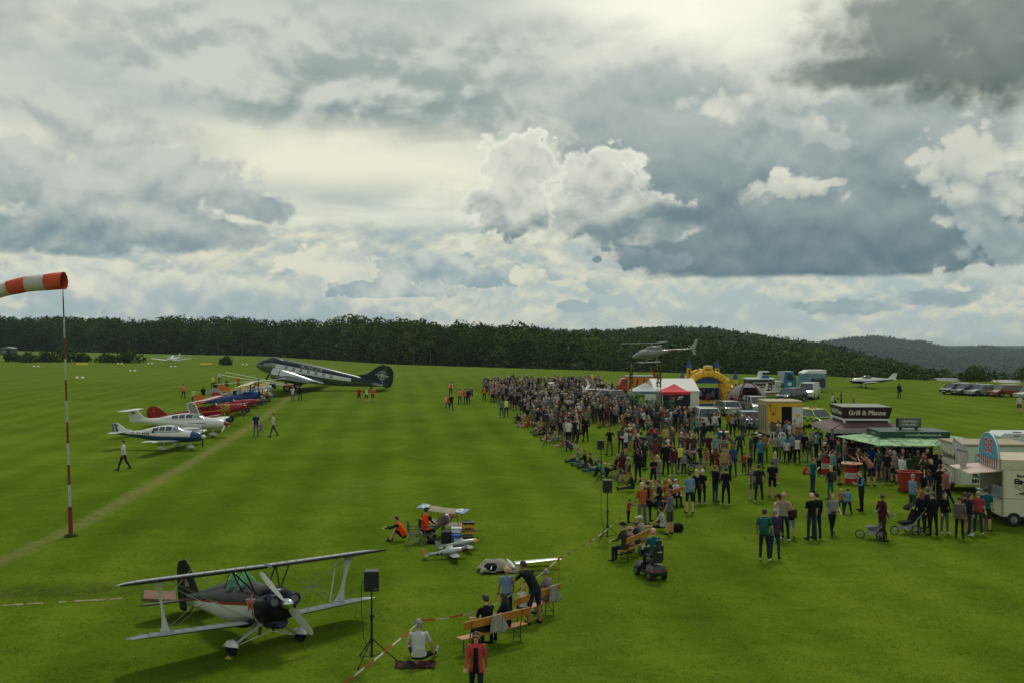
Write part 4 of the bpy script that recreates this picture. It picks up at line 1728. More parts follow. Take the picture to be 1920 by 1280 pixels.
 for s_ in(-1,1):
  secs=[(.42-.16*k_**2*1.0,s_*3.66*k_,2.02+.02*k_,.92*c_,.115 if k_<.95 else .07)for k_,c_ in((.02,1),(.35,1),(.65,1),(.86,.96),(.955,.80),(1.0,.42))]
  wo=obj('upper_wing',wing_mb(secs,lambda y,up:0 if up else 1),[silver,PBLK],t,40)
  # leading edge cap in black
  mb=MB()
  rb=[]
  for x,y,z,c_,th in secs:
   rb.append([Vector((x+.006,y,z+.022)),Vector((x-.05,y,z+c_*.055)),Vector((x-.05,y,z-c_*.035)),Vector((x+.004,y,z-.012))])
  mb.loft(rb)
  obj('leading_edge',mb,PBLK,wo,40)
  for k_ in range(12):
   y=s_*(.3+.27*k_)
   obj('rib',MB().cbox((.42-.16*(y/3.66)**2-.47,y,2.02+.072),(.72,.014,.012)),silver,wo)
  secs=[(.10-.10*k_**2,s_*(.40+2.95*k_),.70+.10*k_,.88*c_,.115 if k_<.95 else .07)for k_,c_ in((0,1),(.35,1),(.65,1),(.85,.94),(.95,.78),(1.0,.40))]
  wo=obj('lower_wing',wing_mb(secs,lambda y,up:0 if up else 1),[silver,PBLK],t,40)
  for k_ in range(9):
   y=s_*(.75+.27*k_)
   obj('rib',MB().cbox((.10-.47,y,.70+.10*(abs(y)-.4)/2.95+.070),(.70,.014,.012)),silver,wo)
  obj('wing_root_fairing',MB().ell((-.30,s_*.44,.72),(.50,.12,.13),14,8),PBLK,t,50)
  # I struts, widening at both ends
  mb=MB()
  prof=[(0,.30),(.12,.17),(.3,.10),(.5,.075),(.7,.10),(.88,.17),(1,.30)]
  p0,p1=Vector((-.33,s_*2.42,.83)),Vector((-.05,s_*2.66,2.02))
  rings=[]
  for u,w_ in prof:
   c_=p0.lerp(p1,u)
   rings.append([c_+Vector((w_,0,0)),c_+Vector((0,.018,0)),c_+Vector((-w_,0,0)),c_+Vector((0,-.018,0))])
  mb.loft(rings)
  obj('interplane_strut',mb,PWH,t,40)
  mb=MB()
  strut(mb,(-.62,s_*2.30,.84),(-.42,s_*2.50,2.02),.024)
  obj('aileron_strut',mb,PWH,t,40)
  # cabane
  mb=MB()
  for a,b in(((.22,.34,1.42),(.28,.62,2.02)),((-.42,.34,1.46),(-.38,.62,2.02)),((.22,.34,1.42),(-.38,.62,2.02))):
   strut(mb,(a[0],s_*a[1],a[2]),(b[0],s_*b[1],b[2]),.022)
  obj('cabane_strut',mb,BLK,t,40)
  # flying and landing wires
  mb=MB()
  for a,b in(((.0,.42,.78),(.22,2.5,2.0)),((-.55,.42,.80),(-.30,2.5,2.0)),((.0,.62,1.99),(-.12,2.36,.84)),((-.40,.62,1.99),(-.5,2.36,.84)),((.0,.42,.82),(.20,2.45,2.0)),((-.12,2.42,.86),(-.35,2.55,2.0))):
   mb.tube((a[0],s_*a[1],a[2]),(b[0],s_*b[1],b[2]),.0055,n=4)
  mb.tube((-.2,s_*1.15,1.33),(-.2,s_*1.75,1.33),.012,n=5)
  obj('rigging_wires',mb,WIRE,t)
  # undercarriage
  gx,gy,gz=-.03,s_*.95,.22
  mb=MB()
  rings=[]
  for u,w_ in((0,.20),(.4,.12),(.8,.085),(1,.07)):
   c_=Vector((.10,s_*.22,.66)).lerp(Vector((gx,gy-s_*.10,gz+.03)),u)
   rings.append([c_+Vector((w_,0,0)),c_+Vector((0,.028,.01)),c_+Vector((-w_,0,0)),c_+Vector((0,-.028,-.01))])
  mb.loft(rings)
  obj('gear_leg',mb,PWH,t,50)
  obj('drag_strut',MB().tube((-.35,s_*.10,.62),(gx-.05,gy-s_*.12,gz),.016,n=6).tube((.2,0,.45),(gx,gy-s_*.12,gz),.012,n=6),PWH,t)
  pant(t,(gx+.02,gy,gz-.01),.74,.25,.36,[PWH,PNAVY])
  wheel(t,(gx,gy,.165),.175,.12)
 # tail
 mb=MB()
 for s_ in(-1,1):
  mb.prism([(-3.40,s_*.05),(-3.62,s_*.75),(-3.80,s_*1.15),(-4.05,s_*1.30),(-4.42,s_*1.28),(-4.50,s_*.9),(-4.48,s_*.05)],1.30,1.345,'z')
 obj('tailplane',mb,mat('paint_tail_brown',(58,36,34),.4),t,bevel=.012)
 mb=flatfin([(-3.45,1.38),(-4.05,2.28),(-4.18,2.42),(-4.30,2.42),(-4.30,1.20),(-4.2,1.15)],.05)
 obj('fin',mb,PBLK,t,bevel=.015)
 mb=flatfin([(-4.32,2.42),(-4.60,2.40),(-4.74,2.20),(-4.78,1.5),(-4.70,1.05),(-4.45,.98),(-4.32,1.05)],.05)
 rd=obj('rudder',mb,PBLK,t,bevel=.015)
 for s_ in(-1,1):
  mb=MB()
  for i in range(7):
   mb.add([(-4.02-.0,s_*.031,1.86-i*.028),(-4.27,s_*.031,1.86-i*.028),(-4.27,s_*.031,1.845-i*.028),(-4.02,s_*.031,1.845-i*.028)],[(0,1,2,3)])
  mb.add([(-4.02,s_*.033,1.87),(-4.13,s_*.033,1.87),(-4.13,s_*.033,1.78),(-4.02,s_*.033,1.78)],[(0,1,2,3)],1)
  obj('flag_decal',mb,[paint('flag_pink',(190,150,146)),PNAVY],rd)
  mb=MB()
  mb.tube((-3.75,s_*.9,1.34),(-3.9,s_*.03,2.1),.006,n=4)
  mb.tube((-3.75,s_*.9,1.30),(-3.7,s_*.05,1.12),.006,n=4)
  obj('tail_wires',mb,WIRE,t)
 wheel(t,(-4.28,0,.875),.09,.06,name='tail_wheel')
 obj('tail_spring',MB().tube((-3.9,0,1.1),(-4.28,0,.90),.02,n=6),BLK,t)
 # yellow chock by the near wheel
 g_=G(430,1232)
 tag(obj('wheel_chock',MB().prism([(-.09,0),(.09,0),(.0,.09)],-.12,.12,'y'),mat('chock_yellow',(190,160,50),.6),loc=(g_.x,g_.y,0)),
'small yellow chock on the grass at the near wheel of the foreground biplane','chock')
 return t

skybolt()

# ---- light low-wing aircraft
def lightplane(name,label,loc,rz,L,span,spec,scale=1.0,pitch=0.0,cat='light aircraft',group=None):
 """proportions for a 7 m aircraft; spec holds colours and options"""
 t=thing(name,label,cat,loc,rz,group,ry=pitch)
 k=scale*L/7.0
 t.scale=(k,k,k*spec.get('zs',1))
 base,belly,st1,st2=spec['base'],spec['belly'],spec.get('s1',spec['base']),spec.get('s2',spec['base'])
 td=spec.get('td',False)  # tailwheel
 z0=spec.get('z0',1.05)
 r0=spec.get('r',.55)
 nose=spec.get('nose',base)

 def mf(x,s_):
  if x>1.6 and 'nose' in spec:
   return 4
  if s_>.42:
   return 0
  if s_>.12:
   return spec.get('b1',2)
  if s_>-.05:
   return spec.get('b2',3)
  return spec.get('b3',1)
 st=[(2.62,z0+.0,.10,.10),(2.60,z0,.30,.26),(2.45,z0,.42,.36),(1.9,z0+.02,.50,.44),(1.2,z0+.03,r0,.50),(.4,z0+.03,r0+.02,.54),(-.6,z0+.04,r0-.02,.52),
(-1.6,z0+.08,r0*.68,.38),(-2.8,z0+.14,r0*.40,.24),(-3.6,z0+.20,r0*.20,.17),(-4.2,z0+.24,.04,.12)]
 mb=MB()
 fus(mb,st,(.42,.12,-.05),mf,20)
 obj('fuselage',mb,[base,belly,st1,st2,nose],t,45)
 # cabin roof and windows
 ch=spec.get('ch',.42)
 if spec.get('canopy','cabin')=='cabin':
  mb=MB()
  key=[(1.25,z0+.40,.34,.10),(.75,z0+.45,.45,ch*.80),(.1,z0+.45,.47,ch),(-.7,z0+.42,.43,ch*.86),(-1.5,z0+.34,.30,.28),(-2.1,z0+.30,.16,.14)]
  kx=[-k_[0]for k_ in key]
  cs=[tuple([x]+[float(np.interp(-x,kx,[k_[i]for k_ in key]))for i in(1,2,3)])for x in(1.25,1.0,.75,.52,.46,.1,-.02,-.10,-.52,-.60,-1.08,-1.16,-1.5,-2.1)]
  gl_=[(.75,1.3),(.52,.75),(-.02,.46),(-.52,-.10),(-1.08,-.60)]
  fus(mb,cs,(.06,.80),lambda x,s_:(1 if x>.52 and s_>.1 else 2 if .06<s_<.80 and any(a<x<b for a,b in gl_[2:])else 0),20)
  cb=obj('cabin',mb,[base,PALEGLASS,GLASS],t,45)
 else:
  bub=spec.get('bubble',(.35,1.05,.40,.46))
  mb=MB()
  mb.ell((bub[0],0,z0+.36),(bub[1],bub[2],bub[3]),20,12)
  cn=obj('canopy',mb,spec.get('canglass',PALEGLASS),t,60)
  mb=MB()
  for xx in(bub[0]+bub[1]*.45,bub[0]-bub[1]*.25):
   q=math.sqrt(1-((xx-bub[0])/bub[1])**2)
   mb.path([Vector((xx,bub[2]*q*1.01*math.cos(a),z0+.36+bub[3]*q*1.01*math.sin(a)))for a in[PI*i/10 for i in range(11)]],.022,5)
  obj('canopy_frame',mb,base,cn)
 # wings
 wz=z0-.36
 dih=spec.get('dih',.09)
 wm=[spec.get('wing',base),spec.get('under',spec.get('wing',base)),spec.get('tip',spec.get('wing',base))]
 for s_ in(-1,1):
  hs=span/2/(L/7.0)
  secs=[(1.15-.12*u,s_*(.35+(hs-.35)*u),wz+dih*hs*u,(1.45-spec.get('taper',.35)*u)*c_,.13 if u<.95 else .08)for u,c_ in((0,1),(.3,1),(.6,1),(.85,1),(.96,.9),(1,.5))]
  wo=obj('wing',wing_mb(secs,lambda y,up:(2 if abs(y)>hs*.86 else 0)if up else 1),wm,t,40)
  if 'star' in spec:
   pass
 # tail
 tm=spec.get('tail',base)
 hz=z0+(.98 if spec.get('ttail')else .26)
 mb=MB()
 hsx=-3.35 if not spec.get('ttail')else-3.75
 for s_ in(-1,1):
  mb.prism([(hsx,s_*.03),(hsx-.22,s_*1.35),(hsx-.72,s_*1.40),(hsx-.85,s_*.03)],hz,hz+.06,'z')
 obj('tailplane',mb,spec.get('hstab',tm),t,bevel=.02)
 fp=spec.get('fin',[(-2.5,z0+.28),(-3.35,z0+.52),(-3.95,z0+spec.get('finz',1.32)),(-4.45,z0+spec.get('finz',1.32)),(-4.30,z0+.10),(-4.0,z0+.05)])
 mb=flatfin(fp,.07)
 fn=obj('fin',mb,tm,t,bevel=.02)
 if 'finstripe' in spec:
  for col,u0,u1 in spec['finstripe']:
   for s_ in(-1,1):
    def fp_(u,v):
     a=Vector((-3.95,0,z0+spec.get('finz',1.32))).lerp(Vector((-4.45,0,z0+spec.get('finz',1.32))),u)
     b=Vector((-3.55,0,z0+.20)).lerp(Vector((-4.32,0,z0+.12)),u)
     return b.lerp(a,v)+Vector((0,s_*.040,0))
    mb=MB()
    mb.add([fp_(u0,.02),fp_(u1,.02),fp_(u1,.98),fp_(u0,.98)],[(0,1,2,3)])
    obj('stripe',mb,col,fn)
 if 'flag' in spec:
  for s_ in(-1,1):
   for i,m_ in enumerate((PBLK,PRED,paint('gold',(200,160,50)))):
    mb=MB()
    z1=z0+.86-i*.045
    mb.add([(-3.92,s_*.042,z1),(-4.16,s_*.042,z1),(-4.16,s_*.042,z1-.043),(-3.92,s_*.042,z1-.043)],[(0,1,2,3)])
    obj('flag_band',mb,m_,fn)
 # gear
 if spec.get('gear','fixed')=='fixed':
  gear=[(.15,-1.15),(.15,1.15)]+([]if td else[(1.75,0)])
  for gx,gy in gear:
   obj('gear_leg',MB().tube((gx,gy*.75,z0-.32),(gx,gy,.24),.05,.035,8),spec.get('legm',base),t)
   pant(t,(gx,gy,.22),.72,.22,.32,[spec.get('pant',base)])
   wheel(t,(gx,gy,.15),.15,.10)
 elif spec['gear']=='bare':
  for gx,gy in((.7,-.95),(.7,.95)):
   obj('gear_leg',MB().tube((gx,gy*.8,z0-.32),(gx,gy,.22),.04,.03,8),STEEL,t)
   wheel(t,(gx,gy,.17),.17,.11)
  if td:
   wheel(t,(-3.7,0,z0-.10),.09,.07,name='tail_wheel')
 prop(t,2.62,z0,spec.get('pr',.90),spec.get('nb',2),spec.get('pa',90),spec.get('pm',BLK),spec.get('sp',base),(.17,.34),.07)
 return t

WCREAM=paint('cream',(206,200,186))
BLUEP,BEIGEP=paint('teal_blue',(24,66,104)),paint('stripe_beige',(176,158,128))
GREYG=paint('underside_green_grey',(84,96,92))
# registered D-ELMM
g1=G(318,849)
t=lightplane('light_aircraft','white and blue low-wing touring plane marked D-ELMM, nearest of the parked row',(G(316,842).x,G(316,842).y,0),R(-7),6.6,8.4,
dict(base=PWH,belly=BLUEP,s1=BEIGEP,s2=BLUEP,b1=0,b2=2,b3=1,nose=BLUEP,wing=GREYG,under=PWH,tip=PWH,sp=PWH,pa=88,finstripe=((BLUEP,.38,.66),(BEIGEP,.70,.80),(BLUEP,.84,1.0)),flag=1,
r=.50,legm=PWH,zs=.95,finz=.98,tail=PWH,ch=.44,nb=2))
kk=7.25/7
def dside(p):
 x=p.x
 ry=float(np.interp(-x,[-1.2,-.4,.6,1.6,2.8,3.6],[.50,.52,.48,.34,.20,.10]))
 rz=float(np.interp(-x,[-1.2,-.4,.6,1.6,2.8,3.6],[.50,.54,.52,.38,.24,.17]))
 zc=1.05+float(np.interp(-x,[-1.2,-.4,.6,1.6,2.8,3.6],[.03,.03,.04,.08,.14,.20]))
 q=max(0,1-((p.z-zc)/rz)**2)
 return Vector((x,-(ry*math.sqrt(q)+.035),p.z))
letters('D-ELMM',.40,PBLK,t,(-2.1,-.5,1.22),(PI/2,0,0),fn=dside,bold=0.0,spacing=1.12)
obj('round_emblem',MB().tube((-.98,-.50,1.42),(-.98,-.505,1.42),.09,n=14),PBLK,t)
# T-tail four seater, canopy raised
g2=G(419,822)
t=lightplane('light_aircraft','white T-tailed plane with its canopy swung open, second in the parked row',(G(354,818).x,G(354,818).y,0),R(-6),7.9,11.0,
dict(base=PWH,belly=PWH,s1=PWH,s2=PWH,ttail=1,flag=1,sp=PRED,pa=100,canopy='cabin',ch=.40,r=.52,pm=PWH,nb=3,
zs=.88,fin=[(-2.4,1.32),(-3.25,1.52),(-3.75,2.02),(-4.42,2.04),(-4.30,1.12),(-4.0,1.08)]))
mb=MB()
mb.path([(.95,-.36,1.75),(.62,-.36,2.62),(.30,-.34,2.78),(.02,-.32,2.55),(.25,-.34,1.80),(.95,-.36,1.75)],.035,6)
cf=obj('open_canopy',mb,PWH,t,50)
obj('canopy_pane',MB().prism([(.93,1.77),(.61,2.60),(.30,2.75),(.05,2.54),(.27,1.82)],-.352,-.340,'y'),mat('clear_perspex',(140,150,150),.05,0,.05,alpha=.5),cf)
obj('sill_line',MB().prism([(.2,1.16),(1.3,1.16),(1.6,1.10),(.2,1.13)],-.545,-.54,'y'),PNAVY,t)
obj('tail_swoosh',MB().prism([(-3.0,1.28),(-3.9,1.50),(-3.6,1.40),(-3.2,1.30)],-.05,-.045,'y').prism([(-3.3,1.26),(-4.1,1.40),(-3.8,1.32)],-.05,-.045,'y'),PNAVY,t)
# white and blue plane at the right
g3=G(1633,727)
t=lightplane('light_aircraft','white low-wing plane with a navy belly parked alone before the wood on the right',(g3.x,g3.y+1.2,0),PI+R(3),6.6,8.4,
dict(base=PWH,belly=PNAVY,s1=PWH,s2=PNAVY,b1=0,b2=0,b3=1,canopy='bubble',bubble=(.2,.95,.42,.50),canglass=GLASS,wing=PWH,gear='bare',sp=PNAVY,pa=90,nb=3,pr=.95,
fin=[(-2.4,1.30),(-3.2,1.45),(-4.0,2.25),(-4.65,2.25),(-4.35,1.12),(-4.0,1.08)]))
letters('D-EWEL',.2,PNAVY,t,(-2.5,-.3,1.22),(PI/2,0,PI),fn=lambda p:Vector((p.x,.27,p.z)))
obj('marker_flag',MB().prism([(2.1,1.9),(2.25,2.3),(2.05,2.35),(1.95,1.95)],.0,.02,'y'),paint('flag_red',(190,60,60)),t)
# plane landing, head on
g4=G(324,684)
t=lightplane('light_aircraft','small white plane facing the camera on the far grass runway',(g4.x,g4.y,.35),-PI/2-R(4),7.2,10.2,
dict(base=PWH,belly=PWH,wing=PWH,sp=PWH,dih=.115,canopy='cabin',taper=.3,pa=40))

# ---- vintage machines of the parked row
def oldplane(name,label,loc,rz,L,span,fm,stripe=None,upper=None,lower=None,tail=None,eng='radial',engm=None,biplane=True,scale=1.0,pitch=11,wz=2.55,upx=.45,fuscheck=False,rudder=None,cat='biplane',hoops=True):
 t=thing(name,label,cat,loc,rz,None,ry=-R(pitch))
 k=L/7.2*scale
 t.scale=(k,k,k*.87)
 stripe=stripe or fm
 tail=tail or fm
 rudder=rudder or tail
 CHK=paint('check_yellow',(196,156,36))

 def mf(x,s_):
  if fuscheck and .75<x<1.35:
   return 2
  return 1 if-.02<s_<.14 else 0
 st=[(1.50,1.30,.20,.20),(1.48,1.30,.40,.40),(1.2,1.30,.47,.48),(.75,1.30,.47,.52),(0,1.32,.44,.54),(-1.0,1.36,.40,.50),(-2.2,1.42,.27,.36),(-3.4,1.50,.13,.22),(-4.6,1.56,.04,.14)]
 mb=MB()
 fus(mb,st,(-.02,.14),mf,20)
 obj('fuselage',mb,[fm,stripe,fm],t,45)
 if fuscheck:
  mb=MB()
  A=[2*PI*i/24 for i in range(25)]
  X=[1.42,1.30,1.18,1.06,.94,.82,.70]
  for j in range(6):
   for i in range(24):
    def pp(x,a):
     ry=float(np.interp(x,[0,.75,1.2,1.48],[.44,.47,.47,.40]))+.012
     rz_=float(np.interp(x,[0,.75,1.2,1.48],[.54,.52,.48,.40]))+.012
     return Vector((x,ry*math.cos(a),1.30+rz_*math.sin(a)))
    mb.add([pp(X[j],A[i]),pp(X[j],A[i+1]),pp(X[j+1],A[i+1]),pp(X[j+1],A[i])],[(0,1,2,3)],(i+j)%2)
  obj('checked_cowling',mb,[CHK,PBLK],t)
 for x in((.1,-.85)if biplane else(-.3,)):
  obj('cockpit',MB().ell((x,0,1.80),(.30,.26,.08),14,6),DARKIN,t,40)
  obj('windscreen',MB().prism([(x+.30,1.78),(x+.18,2.05),(x+.15,2.04),(x+.26,1.76)],-.24,.24,'y'),PALEGLASS,t)
 if eng=='radial':
  mb=MB()
  for i in range(9):
   a=2*PI*i/9+.2
   mb.tube((1.58,0,1.30),(1.58,.50*math.cos(a),1.30+.50*math.sin(a)),.09,.10,8)
  mb.tube((1.45,0,1.30),(1.85,0,1.30),.20,.12,12)
  obj('radial_engine',mb,engm or BLK,t,40)
 elif eng=='cowl':
  obj('cowling',MB().loft([[Vector((x,r_*math.cos(a),1.30+r_*math.sin(a)))for a in[2*PI*i/20 for i in range(20)]]for x,r_ in((1.25,.50),(1.7,.50),(1.86,.42),(1.86,.34),(1.7,.32))]),engm or fm,t,45)
  obj('engine',MB().tube((1.6,0,1.30),(1.80,0,1.30),.30,n=12),BLK,t)
 elif eng=='inline':
  mb=MB()
  fus(mb,[(1.40,1.30,.40,.42),(2.0,1.30,.33,.36),(2.3,1.30,.22,.24)],n=18)
  obj('cowling',mb,engm or fm,t,45)
 nx={'radial':1.86,'cowl':1.88,'inline':2.3}[eng]
 prop(t,nx,1.30,1.15,2,70,BLK,STEEL if eng!='inline' else(engm or fm),(.10,.18)if eng!='inline' else(.2,.4),.08)
 hs=span/2/(L/7.2)
 for s_ in(-1,1):
  if biplane:
   secs=[(upx+.75,s_*u*hs,wz+.03*u,1.35*c_,.10 if u<.9 else .07)for u,c_ in((.01,1),(.5,1),(.86,1),(.95,.85),(1,.5))]
   obj('upper_wing',wing_mb(secs,lambda y,up:0 if up else 1),[upper or fm,lower or upper or fm],t,40)
   mb=MB()
   for a,b in(((1.0,.36,1.6),(1.05,.55,wz)),((.1,.36,1.7),(.35,.55,wz)),((1.0,.36,1.6),(.35,.55,wz))):
    strut(mb,(a[0],s_*a[1],a[2]),(b[0],s_*b[1],b[2]),.035)
   obj('cabane_strut',mb,BLK,t,40)
   mb=MB()
   for a,b in(((.55,.72),(1.0,.72)),((-.25,.72),(.25,.72)),((.55,.72),(.25,.72))):
    strut(mb,(a[0],s_*a[1]*hs,.98),(b[0],s_*b[1]*hs,wz),.035)
   obj('interplane_strut',mb,BLK,t,40)
  secs=[(.85,s_*(.3+u*(hs*.93-.3)),.92+.10*u,1.30*c_,.11 if u<.9 else .08)for u,c_ in((0,1),(.5,1),(.85,1),(.95,.85),(1,.5))]
  obj('lower_wing' if biplane else 'wing',wing_mb(secs,lambda y,up:0 if up else 1),[upper or fm,lower or upper or fm],t,40)
  obj('gear_leg',MB().tube((.95,s_*.3,.95),(1.0,s_*.85,.36),.08,.06,8,flat=.5),fm,t)
  wheel(t,(1.0,s_*.95,.32),.32,.16)
 mb=MB()
 for s_ in(-1,1):
  mb.prism([(-3.6,s_*.04),(-3.85,s_*1.3),(-4.2,s_*1.5),(-4.75,s_*1.3),(-4.7,s_*.04)],1.56,1.62,'z')
 obj('tailplane',mb,tail,t,bevel=.02)
 obj('fin',flatfin([(-3.5,1.66),(-4.05,2.35),(-4.35,2.62),(-4.52,2.62),(-4.52,1.45),(-4.2,1.4)],.07),tail,t,bevel=.02)
 ru=obj('rudder',flatfin([(-4.54,2.66),(-4.85,2.62),(-5.1,2.3),(-5.14,1.7),(-4.95,1.4),(-4.54,1.36)],.07),rudder if not isinstance(rudder,tuple)else rudder[0],t,bevel=.02)
 if isinstance(rudder,tuple):
  for i in range(5):
   z1=2.52-i*.235
   obj('stripe',MB().box(-5.06,-4.56,-.042,.042,z1-.11,z1),rudder[1],ru)
 wheel(t,(-4.5,0,1.16),.13,.08,name='tail_wheel')
 return t

def place(px,py,dx=0,dy=0):
 g_=G(px,py)
 return(g_.x+dx,g_.y+dy,0)

MAROON,PINKW,GOLD=paint('maroon',(142,20,28)),paint('faded_red_wing',(186,128,122)),paint('gold_stripe',(196,130,30))
t=oldplane('biplane','maroon biplane with a yellow and black checked cowling band, third in the parked row',place(404,797),R(3),8.0,7.4,MAROON,GOLD,PINKW,PINKW,MAROON,'inline',MAROON,fuscheck=True,pitch=9,upx=-.55,wz=2.45)
letters('Samurai',.24,GOLD,t,(-4.75,-.05,2.2),(PI/2,0,0),name='tail_lettering',fn=lambda p:Vector((p.x,-.045,p.z)))
t=oldplane('light_aircraft','red and white plane with a red and white striped rudder, behind the maroon biplane',place(445,777),R(5),6.4,6.8,MAROON,PWH,PWH,PWH,paint('amber_tail',(196,112,20)),'inline',PRED,biplane=False,rudder=(PNAVY,PWH),pitch=10,cat='light aircraft')
BLU=paint('trainer_blue',(24,62,132))
AMB=paint('amber_tail',(196,112,20))
CRW=paint('cream_wing',(206,180,132))
oldplane('biplane','blue fuselage biplane with cream wings and an orange tail, fourth in the parked row',place(462,764),R(8),7.5,9.6,BLU,BLU,CRW,CRW,AMB,'radial',BLK,pitch=10,wz=2.75,upx=.3)
oldplane('light_aircraft','bare silver plane with a grey tail beyond the blue biplane',place(482,751),R(6),7.5,8.0,mat('paint_silver',(170,174,172),.3,.3),None,PWH,PWH,PGREY,'cowl',PGREY,biplane=False,pitch=9,cat='light aircraft')
YEL=paint('yellow',(204,148,30))
oldplane('light_aircraft','yellow plane with a grey cowling, farthest of the nose-up taildraggers',place(490,743),R(6),7.3,8.0,YEL,PWH,YEL,YEL,AMB,'cowl',PNAVY,biplane=False,pitch=9,cat='light aircraft')
oldplane('light_aircraft','small yellow-nosed plane low behind the blue biplane wheels',place(476,756),R(6),6.4,7.2,mat('paint_silver',(170,174,172),.3,.3),None,GREYG,GREYG,paint('orange_red_tail',(170,52,24)),'cowl',YEL,biplane=False,pitch=9,cat='light aircraft')

# ---- gyrocopters behind the row (long thin rotor blades)
def gyro(label,px,py,D,e1,e2,bodym):
 hub=PD(px,py,D)
 t=thing('gyrocopter',label,'gyrocopter',(hub.x,hub.y,0),R(10),'gyrocopters with white rotor blades')
 z=hub.z
 obj('mast',MB().tube((0,0,.9),(0,0,z),.05,n=8).tube((-.25,0,.9),(0,0,z-.2),.035,n=6),BLK,t)
 mb=MB()
 fus(mb,[(1.6,.75,.08,.1),(1.3,.8,.30,.30),(.6,.85,.36,.42),(-.2,.85,.34,.40),(-.7,.8,.15,.2)],n=16)
 obj('body',mb,bodym,t,45)
 obj('windscreen',MB().ell((.8,0,1.15),(.45,.28,.38),14,8),PALEGLASS,t,50)
 obj('engine',MB().cbox((-.75,0,1.15),(.5,.45,.5)),BLK,t,bevel=.05)
 obj('tail',MB().tube((-.4,0,.55),(-2.2,0,.55),.05,n=6).cbox((-2.2,0,1.0),(.5,.04,1.0)).cbox((-2.1,0,.62),(.5,1.4,.04)),bodym,t)
 for s_ in(-1,1):
  wheel(t,(-.3,s_*.85,.2),.2,.12)
  obj('axle_leg',MB().tube((-.2,s_*.2,.6),(-.3,s_*.85,.2),.03,n=6),STEEL,t)
 wheel(t,(1.2,0,.18),.18,.12)
 inv=Euler((0,0,R(10))).to_matrix().inverted()
 for k_,e in enumerate((e1,e2)):
  p=inv@(PD(e[0],e[1],D)-Vector((hub.x,hub.y,0)))
  h=inv@(hub-Vector((hub.x,hub.y,0)))
  mb=MB()
  d=(p-h).normalized()
  w_=d.cross(Vector((0,0,1))).normalized()*.11
  u=Vector((0,0,.018))
  mb.loft([[h+w_,h+u,h-w_,h-u],[p+w_,p+u,p-w_,p-u]])
  bl=obj('rotor_blade',mb,WHT,t)
  if k_==1 and e[1]>715:
   obj('tie_down_sleeve',MB().tube(p-d*.5,p,.13,n=8),paint('red',(140,24,28)),bl)
 obj('rotor_head',MB().cbox((0,0,z),(.35,.2,.12)),STEEL,t,bevel=.02)

gyro('gyrocopter whose white blade slopes highest above the parked row',485,709,117,(422,696.5),(547,722),paint('grey',(150,154,156)))
gyro('gyrocopter with the middle of the three crossing white rotors',478,712.5,114,(415,702),(543,723),PBLK)
gyro('gyrocopter whose white rotor slopes up to the right across the other two',470,714.5,111,(402,720),(536,709),paint('grey',(150,154,156)))

